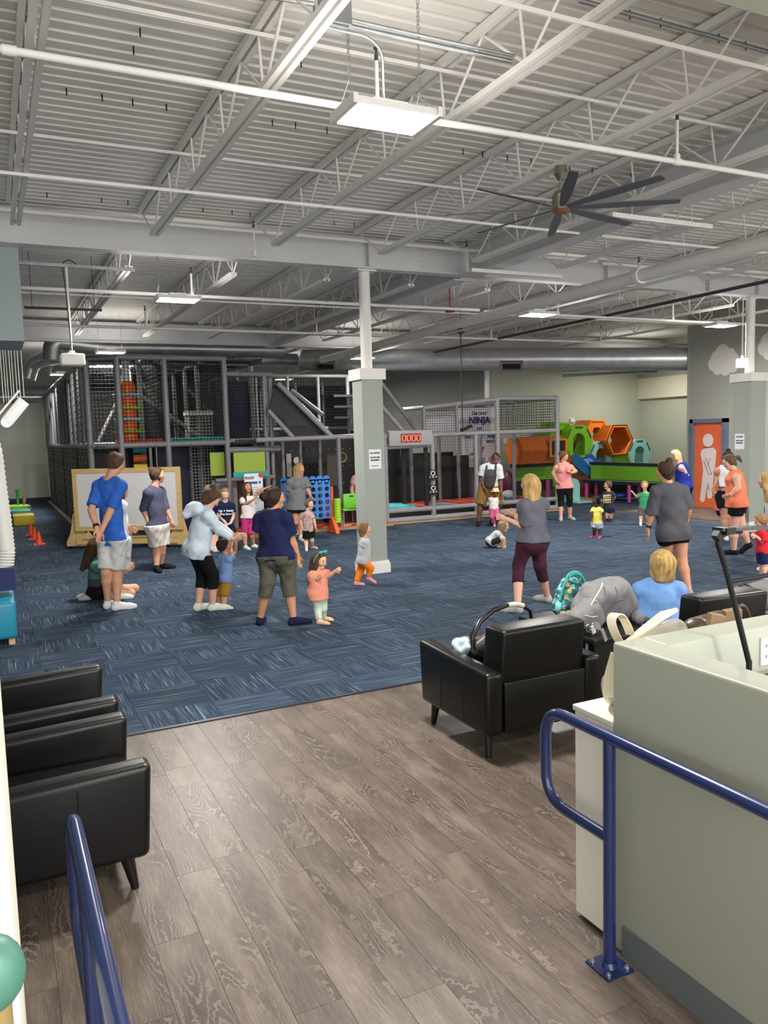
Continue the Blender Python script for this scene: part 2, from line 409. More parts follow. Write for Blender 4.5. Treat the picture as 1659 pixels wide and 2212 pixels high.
tag(mb.build('deck_screw', BLACK, ceil), kind='stuff')

# walls
def wall(name, m, *b):
    q = MB(); q.box(*b); return tag(q.build(name, m), kind='structure')
wall('wall_back_left', PALE, -6, 14.4, 32.0, 32.2, 0, 5)
wall('wall_back_right', SAGE, 14.4, 20.9, 21.5, 21.7, 0, 5)
wall('wall_back_return', GREYW, 14.3, 14.4, 21.5, 32.0, 0, 5)
wr = wall('wall_right', SAGE, 20.7, 20.9, 15.2, 21.5, 0, 5)
wall('wall_restroom', mat('restroom_wall', '9ea098', .8, var=.02, scale=30), 16.3, 16.5, -4, 15.2, 0, 5)
wall('wall_restroom_side', GREYW, 16.3, 20.9, 15.2, 15.3, 0, 5)
wall('wall_left', SAGE, -6.2, -6, -4, 32.2, 0, 5)
wall('wall_near_left', PALE, -.75, -.018, 1.2, 2.05, 0, 3.2)
wall('wall_near_soffit', SAGE, 2.9, 9.0, .6, 3.03, 4.2, 4.44)
q = MB(); q.box(20.55, 20.7, 15.3, 21.5, 3.05, 3.75); tag(q.build('trim_2', CREAM), kind='structure')
q = MB(); q.box(-6, 14.3, 31.97, 32.0, 0, .12); tag(q.build('baseboard_back', NAVYB), kind='structure')
q = MB(); q.box(16.27, 16.3, 15.02, 15.2, 0, .12); q.box(16.27, 16.3, 8, 13.95, 0, .12); tag(q.build('baseboard_restroom', NAVYB), kind='structure')
q = MB(); q.box(20.67, 20.7, 15.3, 21.5, 0, .12); tag(q.build('baseboard_right', NAVYB), kind='structure')
q = MB(); q.box(-6, 14.3, 31.5, 31.9, 3.75, 4.15); tag(q.build('trim_3', STEEL), kind='structure')
# hanging bulkhead at the upper left
q = MB(); q.box(-4, .465, 10.99, 12.1, 3.37, 5.0); tag(q.build('trim_4', mat('bulkhead', '9aa6a8', .7)), kind='structure')

# restroom door with frame and pictogram
ORG = mat('door_orange', 'd9663f', .5, var=.03, scale=5)
FRM = mat('door_frame_grey', '5f6a80', .5)
q = MB(); q.box(16.24, 16.3, 14.07, 14.98, 0, 2.14); door = q.build('door_1', ORG); tag(door, kind='structure')
q = MB(); q.box(16.16, 16.31, 14.98, 15.08, 0, 2.24); q.box(16.16, 16.31, 13.97, 14.07, 0, 2.24); q.box(16.16, 16.31, 13.97, 15.08, 2.14, 2.24)
tag(q.build('door_frame', FRM, door))
q = MB(); q.cyl((16.2, 14.16, 1.0), (16.2, 14.28, 1.0), .012); q.build('door_handle', GALV, door)
PICT = mat('pictogram_white', 'd9cfd2', .6)
def circ(cx, cy, r, n=24, ry=None): return [(cx+r*math.cos(2*math.pi*i/n), cy+(ry or r)*math.sin(2*math.pi*i/n)) for i in range(n)]
def capsule2(mb, a, b, ra, rb, o, u, v, w, n=10):
    a, b = np.array(a, float), np.array(b, float); d = _u(b-a); an = math.atan2(d[1], d[0])
    poly = [(b[0]+rb*math.cos(an+t), b[1]+rb*math.sin(an+t)) for t in np.linspace(-math.pi/2, math.pi/2, n)]
    poly += [(a[0]+ra*math.cos(an+t), a[1]+ra*math.sin(an+t)) for t in np.linspace(math.pi/2, 3*math.pi/2, n)]
    mb.prism(poly, o, u, v, w)
# u runs to the right as seen from the room (towards -Y), v up
DO, DU, DV, DW = (16.239, 14.98, 0), (0, -1, 0), (0, 0, 1), (-.004, 0, 0)
fig = MB(); fig.prism(circ(.43, 1.70, .165), DO, DU, DV, DW)
fig.build('pictogram_head', PICT, door)
fig = MB()
capsule2(fig, (.33, 1.36), (.56, 1.42), .13, .10, DO, DU, DV, DW)
capsule2(fig, (.30, 1.36), (.42, .92), .10, .10, DO, DU, DV, (-.005, 0, 0))
capsule2(fig, (.60, 1.40), (.55, 1.0), .09, .10, DO, DU, DV, (-.006, 0, 0))
capsule2(fig, (.45, 1.2), (.45, .85), .19, .16, DO, DU, DV, (-.003, 0, 0))
capsule2(fig, (.38, .86), (.27, .20), .10, .075, DO, DU, DV, (-.007, 0, 0))
capsule2(fig, (.52, .86), (.50, .30), .10, .075, DO, DU, DV, (-.0075, 0, 0))
fig.build('pictogram_body', PICT, door)
fig = MB()
for a, b in (((.37, 1.27), (.56, .86)), ((.52, 1.25), (.44, 1.08)), ((.30, 1.2), (.47, .84)), ((.47, .84), (.58, .86)), ((.46, .62), (.48, .45)), ((.46, .62), (.44, .45)), ((.30, 1.53), (.56, 1.53))):
    a3 = (16.229, 14.98-a[0], a[1]); b3 = (16.229, 14.98-b[0], b[1]); fig.beam(a3, b3, .008, .01, up=(1, 0, 0))
fig.build('pictogram_line', mat('picto_line', '8b4636', .6), door)

# clouds painted on the restroom wall
def cloud(cy, cz, s):
    cs = ((0, 0, .42), (-.42, -.1, .26), (.38, -.05, .30), (-.05, .28, .30), (.1, -.3, .26), (-.25, -.32, .2), (.42, -.28, .2), (-.3, .12, .26), (.28, .16, .24))
    poly = []
    for k in range(96):
        an = 2*math.pi*k/96; d = (math.cos(an), math.sin(an)); best = 0
        for a, b, r in cs:
            q = a*d[0]+b*d[1]; disc = q*q-(a*a+b*b-r*r)
            if disc > 0: best = max(best, q+math.sqrt(disc))
        poly.append((best*d[0]*s, best*d[1]*s))
    mb = MB(); mb.prism(poly, (16.298, cy, cz), (0, -1, 0), (0, 0, 1), (-.004, 0, 0)); return mb
c1 = tag(cloud(14.16, 3.66, .68).build('cloud_decal', mat('cloud_grey', 'dedad9', .8)), 'whole pale grey cloud painted on the grey wall above the orange door', 'wall decal')
c2 = tag(cloud(12.72, 3.9, .68).build('cloud_decal', MATS['cloud_grey']), 'pale grey cloud cut by the right edge of the photo, beside the steel column top', 'wall decal')
# restroom sign
t = thing('restroom_sign', (16.29, 13.72, 1.66), 'small black restroom sign with white figures beside the orange door', 'sign')
q = MB(); q.box(16.28, 16.3, 13.60, 13.84, 1.60, 1.98); q.build('sign_plate', BLACK, t)
q = MB()
for yy in (13.79, 13.73):
    q.prism(circ(0, 0, .018, 12), (16.279, yy, 1.90), (0, -1, 0), (0, 0, 1), (-.003, 0, 0)); q.box(16.276, 16.28, yy-.018, yy+.018, 1.74, 1.87)
q.ring(circ(0, 0, .045, 16), circ(0, 0, .032, 16), (16.279, 13.655, 1.77), (0, -1, 0), (0, 0, 1), (-.003, 0, 0)); q.box(16.276, 16.28, 13.64, 13.675, 1.78, 1.87)
q.box(16.276, 16.28, 13.68, 13.78, 1.645, 1.665)
q.build('sign_figure', PICT, t)

# ================================================================= STEEL
ORD = ['first', 'second', 'third', 'fourth', 'fifth', 'sixth', 'seventh', 'eighth', 'ninth', 'tenth', 'eleventh', 'twelfth', 'thirteenth', 'fourteenth', 'fifteenth', 'sixteenth']
rod = MB(); rod.cyl((0, 0, 0), (0, 0, 1), 1, 6, caps=False)
rodo = None
webmesh = {}
def joist(x, y0, y1, near, label, grp, m=WHITE):
    t = thing('roof_joist', (x, y0, 4.5), label, 'joist', grp)
    a, b = y0+.75, y1-.75
    q = MB(); q.box(x-.055, x-.012, y0, y1, 4.925, 4.985); q.box(x+.012, x+.055, y0, y1, 4.925, 4.985); q.build('top_chord', m, t)
    q = MB(); q.box(x-.055, x-.012, a, b, 4.49, 4.535); q.box(x+.012, x+.055, a, b, 4.49, 4.535); q.build('bottom_chord', m, t)
    n = max(2, int(round((b-a)/1.1))); st = (b-a)/n; segs = [((y0+.08, 4.92), (a, 4.52)), ((y1-.08, 4.92), (b, 4.52))]
    for i in range(n):
        segs += [((a+i*st, 4.52), (a+i*st+st*.5, 4.94)), ((a+i*st+st*.5, 4.94), (a+(i+1)*st, 4.52))]
        segs += [((a+i*st+.02, 4.52), (a+i*st+st*.08, 4.94))]
    if near:
        for (ya, za), (yb, zb) in segs:
            key = (round(yb-ya, 3), round(zb-za, 3))
            if key not in webmesh:
                w = MB(); w.cyl((0, 0, 0), (0, yb-ya, zb-za), .011, 6, caps=False); o = w.build('web_rod', m, None, .8, origin=(0, 0, 0)); o.parent = t
                o.location = (0, ya-y0, za-4.5); webmesh[key] = o
            else: place_copy(webmesh[key], (0, ya-y0, za-4.5), 'web_rod', t)
    else:
        w = MB()
        for (ya, za), (yb, zb) in segs: w.cyl((x, ya, za), (x, yb, zb), .012, 5, caps=False)
        o = w.build('web_rod', m, t, .8); tag(o, kind='stuff')
    return t
XS = [.41+1.49*k for k in range(-1, 13)]
for k, x in enumerate(XS):
    if x > 15.9: continue
    if k >= 1: joist(x, -3.6, 10.62, k < 7, f'white open-web roof joist in front of the long girder, {ORD[k-1]} from the left', 'roof joists in the near bay') if True else None
    if 1 <= k: joist(x, 11.05, 20.1, False, f'white open-web roof joist between the two long girders, {ORD[k-1]} from the left', 'roof joists in the middle bay')
for k, x in enumerate([1.9+2.98*i for i in range(7)]):
    joist(x, 20.5, 31.4, False, f'white open-web roof joist beyond the far girder, {ORD[k]} from the left', 'roof joists in the far bay')

def ibeam(a, b, z0, z1, w, axis):
    q = MB()
    if axis == 'X':
        x0, x1, y = a[0], b[0], a[1]
        q.box(x0, x1, y-w/2, y+w/2, z0, z0+.022); q.box(x0, x1, y-w/2, y+w/2, z1-.022, z1); q.box(x0, x1, y-.008, y+.008, z0+.02, z1-.02)
    else:
        y0, y1, x = a[1], b[1], a[0]
        q.box(x-w/2, x+w/2, y0, y1, z0, z0+.022); q.box(x-w/2, x+w/2, y0, y1, z1-.022, z1); q.box(x-.008, x+.008, y0, y1, z0+.02, z1-.02)
    return q
gm = mat('girder_paint', 'cfcfd0', .32, var=.03, scale=2)
t = thing('steel_girder', (5.12, 10.9, 4.5), 'long white steel I-beam girder crossing the near ceiling on the centre column', 'girder', 'roof girders')
ibeam((-4, 10.85), (16.3, 10.85), 4.5, 4.92, .2, 'X').build('girder_beam', gm, t)
for x in (5.12, 9.6, 12.0, 13.3):
    q = MB(); q.box(x-.006, x+.006, 10.75, 10.95, 4.52, 4.9); q.build('stiffener', gm, t)
q = MB()
for x in (6.05, 12.1):
    for z in (4.6, 4.68, 4.76, 4.84):
        for d in (-.03, .03): q.cyl((x+d, 10.842, z), (x+d, 10.825, z), .012, 6)
q.build('bolt', gm, t)
t = thing('steel_girder', (5, 20.3, 4.5), 'far white steel girder above the play structure, beyond the middle bay', 'girder', 'roof girders')
ibeam((-4, 20.3), (20.5, 20.3), 4.45, 4.92, .2, 'X').build('girder_beam', gm, t)
t = thing('steel_girder', (6.78, 5, 4.5), 'grey-white steel beam running lengthwise under the ceiling, right of the fan', 'girder', 'roof girders')
ibeam((6.82, -3.5), (6.82, 10.72), 4.46, 4.9, .26, 'Y').build('girder_beam', gm, t)
ibeam((6.82, 10.98), (6.82, 20.18), 4.46, 4.9, .26, 'Y').build('girder_beam', gm, t)
ibeam((6.82, 20.42), (6.82, 31.3), 4.46, 4.9, .26, 'Y').build('girder_beam', gm, t)

def column(x, y, label, sign=None, box=.36, z1=4.5, boxed=True):
    t = thing('column', (x, y, 0), label, 'column')
    q = MB(); q.cyl((x, y, 3.0 if boxed else 0), (x, y, z1), .085, 20); q.build('steel_pole', WHITE, t, .6)
    q = MB(); q.box(x-.15, x+.15, y-.12, y+.12, z1-.02, z1); q.build('cap_plate', WHITE, t)
    if boxed:
        h = box/2
        q = MB(); q.box(x-h, x+h, y-h, y+h, 0, 2.93); q.build('column_casing', mat('column_sage', '9fa69f', .7, var=.02, scale=50), t)
        q = MB(); q.box(x-h-.04, x+h+.04, y-h-.04, y+h+.04, 2.90, 3.06); q.build('crown_trim', WHITE, t)
        q = MB(); q.box(x-h-.035, x+h+.035, y-h-.035, y+h+.035, 0, .15); q.box(x-h-.02, x+h+.02, y-h-.02, y+h+.02, .15, .19); q.build('base_trim', WHITE, t)
    return t
colA = column(5.12, 10.95, 'boxed grey-green column with white cap in the middle of the carpet', box=.34)
colB = column(13.32, 10.95, 'boxed grey-green column with white cap at the right, near the orange door', box=.42)
column(13.45, 20.3, 'bare round white steel column behind the play cage, by the back wall', boxed=False, z1=4.45)
# paper notices on the columns
PAPER = mat('paper', 'e6e8ee', .4)
INK = mat('ink', '2a2a33', .6)
def notice(o, u, v, w, h, lines, label, name='paper_notice'):
    o, u, v = np.array(o, float), np.array(u, float), np.array(v, float); n = np.cross(u, v)
    t = thing(name, o, label, 'notice')
    q = MB(); q.obox(o+n*.002, u*w/2, v*h/2, n*.002); q.build('sheet', PAPER, t)
    for s, sz, dy in lines: text(s, sz, o+n*.005+v*dy, u, v, INK, t, bold=.002)
    return t
notice((5.13, 10.779, 1.725), (1, 0, 0), (0, 0, 1), .20, .29, [('NO SHOES', .033, .09), ('SOCKS ARE', .03, .025), ('REQUIRED', .03, -.015), ('thank you for your cooperation', .009, -.10)],
       'white paper notice taped to the front of the centre column')
notice((13.109, 10.98, 1.75), (0, -1, 0), (0, 0, 1), .22, .30, [('NO SHOES', .032, .09), ('SOCKS ARE', .032, .015), ('REQUIRED', .032, -.03)], 'white paper notice taped to the right column')

# pipes and conduits
def pipe(name, pts, r, label, m=WHITE, cat='pipe', bend=.12, heads=(), n=10, grp=None, coup=()):
    t = thing(name, pts[0], label, cat, grp)
    q = MB(); q.tube(pts, r, n, bend=bend if len(pts) > 2 else 0); q.build('pipe_run', m, t, .8)
    for hp in heads:
        x, y, z = hp; q = MB(); q.cyl((x, y, z), (x, y, z+.34), r*.62, 8); q.cyl((x, y, z-.02), (x, y, z+.06), r*1.15, 8); q.build('riser', m, t, .8)
        q = MB(); q.cyl((x, y, z+.34), (x, y, z+.38), r*.6, 8); q.cyl((x, y, z+.38), (x, y, z+.42), r*.35, 6); q.cyl((x, y, z+.42), (x, y, z+.43), r*.8, 8); q.build('sprinkler_head', STEEL, t)
    for cp in coup:
        d = _u(np.array(pts[1], float)-np.array(pts[0], float)); q = MB(); q.cyl(np.array(cp)-d*.04, np.array(cp)+d*.04, r*1.3, 10); q.build('coupling', m, t, .8)
    return t
pipe('sprinkler_pipe', [(-4, 5.25, 4.35), (9.5, 5.25, 4.35)], .024, 'white sprinkler main crossing the ceiling just behind the nearest lamp', heads=[(2.6, 5.25, 4.35), (5.45, 5.25, 4.35)], coup=[(.25, 5.25, 4.35), (5.45, 5.25, 4.35)], grp='sprinkler mains')
pipe('sprinkler_pipe', [(-4, 10.45, 4.80), (9.1, 10.45, 4.80)], .026, 'white sprinkler main running along the front of the near girder', heads=[(3.3, 10.45, 4.5), (6.6, 10.45, 4.5)], grp='sprinkler mains')
pipe('sprinkler_pipe', [(9.2, 10.45, 4.78), (16.3, 10.45, 4.78)], .03, 'white sprinkler pipe on the right half of the near girder', heads=[(10.0, 10.45, 4.5)], grp='sprinkler mains')
pipe('sprinkler_pipe', [(-4, 12.6, 4.3), (8.2, 12.6, 4.3)], .028, 'white sprinkler main behind the near girder, level with the second lamp', heads=[(2.95, 12.6, 4.3), (5.8, 12.6, 4.3)], grp='sprinkler mains')
pipe('sprinkler_pipe', [(8.3, 12.6, 4.28), (16.3, 12.6, 4.28)], .028, 'white sprinkler pipe running right above the third lamp to the grey wall', heads=[(10, 12.6, 4.28), (13.0, 12.6, 4.28)], grp='sprinkler mains')
pipe('sprinkler_pipe', [(-4, 16.4, 4.3), (20.5, 16.4, 4.3)], .028, 'white sprinkler main in front of the far girder', heads=[(2.9, 16.4, 4.3), (6.5, 16.4, 4.3), (11.0, 16.4, 4.3), (14.4, 16.4, 4.3)], grp='sprinkler mains')
pipe('drain_pipe', [(8.05, 3.1, 4.14), (8.05, 20, 4.10)], .085, 'thick white pipe running lengthwise under the ceiling at the right', n=14, coup=[(8.05, 8.4, 4.13), (8.05, 5.6, 4.14)])
pipe('conduit', [(11.2, -3, 4.35), (11.2, 21.3, 4.30)], .03, 'dark grey conduit running lengthwise towards the back wall at the right', m=STEEL)
pipe('conduit', [(9.7, -3, 4.4), (9.7, 21.3, 4.36)], .022, 'thin white conduit running lengthwise left of the dark conduit')
# conduit pair feeding the nearest lamp
ya = P(850, 78, Z=4.9)[1]
pipe('conduit', [P(560, -10, Z=4.86), P(700, 12, Z=4.86)], .014, 'thin steel conduit leading to the junction box at the top of the photo', m=GALV, cat='conduit')
pa, pb = P(715, 48, Z=4.55), P(1105, 133, Z=4.55)
pipe('conduit', [pa, pb], .016, 'steel conduit above the nearest lamp, from the junction box to the next joist', m=GALV, cat='conduit')
pipe('conduit', [pa+np.array([0, -.035, .02]), pb+np.array([0, -.035, .02])], .011, 'thinner steel conduit lying beside the one above the nearest lamp', m=GALV, cat='conduit')
pipe('conduit', [P(697, 55, Z=4.5), P(735, 66, Z=4.5), P(795, 78, Z=4.5), P(826, 110, Z=4.45), (P(829, 215, Y=4.75)[0], 4.75, 4.2)], .010, 'thin bent steel conduit dropping to the nearest lamp', m=GALV, cat='conduit', bend=.1)
pipe('conduit', [P(1250, 0, Z=4.8), P(1659, 112, Z=4.8)], .016, 'steel conduit across the top right of the ceiling', m=GALV, cat='conduit')
q = P(716, 36, Z=4.58); t = thing('junction_box', q, 'square galvanised junction box on the second joist, top of the photo', 'junction box')
z = MB(); z.box(q[0]-.09, q[0]+.09, q[1]-.07, q[1]+.07, q[2]-.06, q[2]+.07); z.build('box_body', GALV, t)
z = MB(); z.box(q[0]-.095, q[0]+.095, q[1]-.085, q[1]-.07, q[2]-.065, q[2]+.075); z.build('box_cover', GALV, t)
# bridging bars
for y, z0, lab in ((7.95, 4.48, 'on the bottom chords in front of the girder'), (8.15, 4.9, 'under the deck in front of the girder'), (5.6, 4.9, 'under the deck above the nearest lamp'),
                   (3.9, 4.48, 'on the bottom chords near the top of the photo'), (14.0, 4.48, 'behind the near girder'), (17.6, 4.48, 'in front of the far girder')):
    q = MB(); q.box(-1.5, 6.65, y, y+.035, z0, z0+.006); q.box(-1.5, 6.65, y, y+.005, z0-.022, z0); q.box(7.0, 15.9, y, y+.035, z0, z0+.006); q.box(7.0, 15.9, y, y+.005, z0-.022, z0)
    tag(q.build('bridging_bar', WHITE), 'white bridging bar crossing the joists '+lab, 'bracing')
# unlit white strips
for a, b, lab in (((1315, 467), (1540, 490), 'white slotted strip hanging under the ceiling to the right of the fan'), ((1015, 585), (1215, 598), 'white slotted strip hanging just before the near girder')):
    p, r_ = P(*a, Z=4.4), P(*b, Z=4.4); y = (p[1]+r_[1])/2
    q = MB(); q.box(p[0], r_[0], y-.03, y+.03, 4.38, 4.43)
    for i in range(24): q.box(p[0]+.03+i*(r_[0]-p[0]-.06)/24, p[0]+.05+i*(r_[0]-p[0]-.06)/24, y-.034, y-.03, 4.40, 4.42)
    for f in (.2, .8): q.cyl((p[0]+(r_[0]-p[0])*f, y, 4.43), (p[0]+(r_[0]-p[0])*f, y, 4.95), .004, 5)
    tag(q.build('ceiling_strip', WHITE), lab, 'fitting')

# lamps
LENS = mat('lamp_lens', (1, .96, .9), .4, emit=14)
LHOUS = mat('lamp_housing', 'd8d6d2', .5)
LL = {0: 'nearest big glaring ceiling lamp hanging on chains at the top', 1: 'lit rectangular ceiling lamp behind the near girder at the left', 2: 'lit rectangular ceiling lamp behind the near girder, right of the centre column',
      3: None, 4: 'lit ceiling lamp beside the steel pole of the right column', 5: 'lit ceiling lamp above the front corner of the play structure', 6: 'small far ceiling lamp seen left of the centre column',
      7: 'lit ceiling lamp beyond the far girder over the climbing cage', 9: 'lit ceiling lamp by the back wall at the right'}
chain = MB()
for i in range(1): pass
for i, (x, y, vis) in enumerate(LAMPS):
    L_ = lamp_light(x, y, e=190)
    if not vis and i in (3, 8, 10, 11, 12, 13): pass
    lab = LL.get(i)
    if not lab: lab = {3: 'lit ceiling lamp above the sage counter, out of the photo at the upper right', 8: 'lit ceiling lamp over the restroom corridor, out of the photo at the right', 10: 'lit ceiling lamp behind the camera on the left', 11: 'lit ceiling lamp behind the camera on the right', 12: 'small far lit ceiling lamp at the left, over the aisle beside the play structure', 13: 'lit ceiling lamp deep behind the back wall on the right'}.get(i, 'small lit ceiling lamp far back above the play gallery')
    t = thing('ceiling_lamp', (x, y, LAMPZ), lab, 'lamp', 'hanging high bay lamps')
    L_.parent = t; L_.location = (0, 0, -.035)
    q = MB(); q.box(x-.28, x+.28, y-.17, y+.17, LAMPZ, LAMPZ+.045); q.box(x-.12, x+.12, y-.08, y+.08, LAMPZ+.045, LAMPZ+.09); q.box(x-.31, x-.28, y-.19, y+.19, LAMPZ-.01, LAMPZ+.05); q.box(x+.28, x+.31, y-.19, y+.19, LAMPZ-.01, LAMPZ+.05)
    q.build('lamp_body', LHOUS, t)
    q = MB(); q.box(x-.27, x+.27, y-.16, y+.16, LAMPZ-.012, LAMPZ); q.build('lamp_lens', LENS, t)
    for s in (-1, 1):
        q = MB()
        q.tube([(x+s*.27, y-.15, LAMPZ+.04), (x+s*.25, y, LAMPZ+.2), (x+s*.27, y+.15, LAMPZ+.04)], .003, 4)
        z = LAMPZ+.2; k = 0
        while z < 4.93:
            d = (.008, 0, 0) if k % 2 else (0, .008, 0); d = np.array(d); c = np.array([x+s*.25, y, z])
            q.tube([c-d, c+d, c+d+(0, 0, .03), c-d+(0, 0, .03)], .0028, 4, closed=True) if i < 5 else q.cyl(c, c+(0, 0, .03), .004, 4, caps=False)
            z += .026; k += 1
        q.build('chain', GALV, t)

# ceiling fan
fx, fy = 4.86, 6.07
NICK = mat('nickel', '9a958a', .35, metal=.85); BLADE = mat('fan_blade', '5b5b60', .5)
t = thing('ceiling_fan', (fx, fy, 4.49), 'large eight-blade grey ceiling fan with brushed metal hub', 'fan')
q = MB(); q.cyl((fx, fy, 4.49), (fx, fy, 4.42), .055, 16, r2=.062); q.cyl((fx, fy, 4.42), (fx, fy, 4.37), .062, 16, r2=.03); q.build('canopy', NICK, t, .7)
q = MB(); q.cyl((fx, fy, 4.37), (fx, fy, 4.26), .014, 8); q.build('downrod', NICK, t, .7)
q = MB(); q.cyl((fx, fy, 4.27), (fx, fy, 4.23), .05, 16, r2=.085); q.cyl((fx, fy, 4.23), (fx, fy, 4.16), .085, 16, r2=.08); q.cyl((fx, fy, 4.16), (fx, fy, 4.10), .075, 18); q.build('motor', NICK, t, .6)
q = MB(); q.cyl((fx, fy, 4.10), (fx, fy, 4.075), .085, 18, r2=.06); q.build('hub_cap', mat('copper_cap', '9a6a58', .4, metal=.6), t, .6)
for k in range(8):
    a = math.radians(12+45*k); d = np.array([math.cos(a), math.sin(a), 0]); n = np.array([-d[1], d[0], 0]); n2 = _u(n-np.array([0, 0, .24]))
    c = np.array([fx, fy, 4.12]); V = []
    for s, w in ((.08, .02), (.2, .032), (.5, .05), (1.02, .04), (1.06, .032)):
        for h in (-1, 1):
            for zz in (-.005, .005): V.append(c+d*s+n2*w*h+np.array([0, 0, zz]))
    F = []
    for i in range(4):
        b = i*4; e = b+4; F += [(b, b+2, e+2, e), (b+1, e+1, e+3, b+3), (b, e, e+1, b+1), (b+2, b+3, e+3, e+2)]
    F += [(0, 1, 3, 2), (16, 18, 19, 17)]
    q = MB(); q.add(V, F); q.build('fan_blade', BLADE, t)

# ducts
DUCT = mat('spiral_duct', 'c6cacc', .34, metal=.65, var=.10, scale=4); DUCTD = mat('duct_dark', 'a0a4a6', .36, metal=.7, var=.12, scale=3)
def duct(pts, r, label, seam=.16, m=DUCT, vents=(), grp=None):
    t = thing('spiral_duct', pts[0], label, 'duct', grp)
    q = MB(); q.tube(pts, r, 28, bend=r*1.4 if len(pts) > 2 else 0); q.build('duct_body', m, t, .7)
    for a, b in zip(pts[:-1], pts[1:]):
        a, b = np.array(a, float), np.array(b, float); L = np.linalg.norm(b-a); d = (b-a)/L; s = r*.9
        while s < L-r*.6:
            q = MB(); q.cyl(a+d*(s-.008), a+d*(s+.008), r*1.012, 28); q.build('duct_seam', m, t, .7); s += seam
    for v in vents:
        a, b = np.array(pts[0], float), np.array(pts[1], float); c = a+(b-a)*v; d = _u(b-a); n = np.cross(d, (0, 0, 1)); n = _u(n)
        if n[1] > 0: n = -n
        w = _u(n-np.array([0, 0, .75])); tt = np.cross(d, w)
        q = MB(); q.ring([(-.3, -.14), (.3, -.14), (.3, .14), (-.3, .14)], [(-.24, -.09), (.24, -.09), (.24, .09), (-.24, .09)], c+w*(r*.93), d, tt, w*.09); q.build('vent_frame', GALV, t)
        q = MB(); q.obox(c+w*(r*.98), d*.24, tt*.09, w*.01)
        q.build('vent_grille', BLACK, t)
    return t
def pt_depth(px, py, depth):
    d = ray(px, py); return np.array([0, 0, CH])+d*depth/FP
duct([pt_depth(655, 778, 23.2), pt_depth(1500, 775, 20.9)], .30, 'large silver spiral duct over the climbing cage', vents=(.07, .56))
duct([pt_depth(1215, 806, 25.0), pt_depth(1420, 795, 24.2)], .14, 'small spiral duct under the large one, by the back wall')
ydl = 20.9
duct([P(112, 778, Y=ydl-.1), P(112, 735, Y=ydl-.1)+np.array([0, 0, 0]), P(225, 750, Y=ydl), P(610, 757, Y=ydl)], .20, 'dark round duct with an elbow at the far left, above the play structure', m=DUCTD, seam=.5)
duct([P(60, 818, Y=24.5), P(70, 785, Y=24.5), P(100, 772, Y=24), P(180, 772, Y=24), P(640, 778, Y=24)], .20, 'lower silver duct with two elbows at the far left', m=DUCT, seam=.5)
duct([P(-40, 858, Y=31.2), P(110, 858, Y=31.2)], .12, 'thin silver duct along the far left wall', seam=1.0)

# ================================================================= NEAR FURNITURE
BLUE = mat('rail_blue', '172859', .25, coat=.5)
LEATH = mat('black_leather', '09090b', .34, bump=.10, scale=180, spec=.4)
LEATH2 = mat('black_leather_seam', '0c0c0e', .5)
DWOOD = mat('dark_wood_leg', '120f0e', .35)
def handrail(x, y0, label):
    t = thing('handrail', (x, y0, 0), label, 'handrail')
    R = .024
    q = MB(); q.tube([(x, -1.2, .93), (x, 2.66, .93), (x, 2.66, .53), (x, y0+.01, .53)], R, 14, bend=.13); q.build('top_rail', BLUE, t, .9)
    q = MB(); q.cyl((x, y0, .006), (x, y0, .92), R, 16); q.build('post', BLUE, t, .9)
    q = MB(); q.box(x-.065, x+.065, y0-.065, y0+.065, 0, .009); q.cyl((x, y0, .009), (x, y0, .03), .034, 16, r2=.027); bp_ = q.build('base_plate', BLUE, t, .6)
    for dx in (-.046, .046):
        for dy in (-.046, .046):
            q = MB(); q.cyl((x+dx, y0+dy, .009), (x+dx, y0+dy, .014), .011, 8); q.cyl((x+dx, y0+dy, .014), (x+dx, y0+dy, .022), .006, 6); q.build('bolt', GALV, bp_)
    q = MB(); q.cyl((x, .4, .006), (x, .4, .92), R, 14); q.build('post', BLUE, t, .9)
handrail(2.03, 2.27, 'blue tubular handrail at the right, in front of the sage counter')
handrail(.15, 2.22, 'blue tubular handrail at the bottom left, in front of the black armchairs')

# counter
t = thing('reception_counter', (2.13, 2.3, 0), 'sage green half-height counter wall at the right with rounded cap', 'counter')
bevel_box('counter_wall', SAGEC, 2.13, 2.275, -2.5, 2.365, 0, 1.264, .012, 3, t)
bevel_box('counter_wall', SAGEC, 2.2755, 6.2, 2.22, 2.365, 0, 1.264, .012, 3, t)
q = MB(); q.box(2.120, 2.13, -2.5, 2.30, 0, .125); q.build('baseboard', GREYB, t)
bevel_box('desk_top', mat('desk_top', '97928c', .5), 2.2755, 5.8, 1.2, 2.219, 1.04, 1.08, .004, 1, t)
ot = thing('wall_outlet', (2.9, 2.215, 1.15), 'white power outlet on the inner face of the counter', 'outlet')
c = P(1655, 1405, Y=2.219)
q = MB(); q.obox((c[0], 2.215, c[2]), (.038, 0, 0), (0, .003, 0), (0, 0, .058)); q.build('outlet_plate', WHITE, ot)
q = MB()
for dz in (-.022, .022):
    for dx in (-.008, .008): q.obox((c[0]+dx, 2.211, c[2]+dz), (.0015, 0, 0), (0, .001, 0), (0, 0, .006))
q.build('outlet_slot', BLACK, ot)
# white cabinet
t = thing('white_cabinet', (2.35, 2.5, 0), 'narrow white cabinet against the end of the sage counter', 'cabinet')
CAB = mat('white_laminate', 'e4e1d8', .45)
bevel_box('cabinet_body', CAB, 2.137, 3.05, 2.367, 2.60, .02, .915, .003, 1, t)
bevel_box('cabinet_top', CAB, 2.132, 3.06, 2.367, 2.61, .915, .94, .003, 1, t)
q = MB(); q.box(2.16, 3.03, 2.38, 2.58, 0, .02); q.build('plinth', BLACK, t)

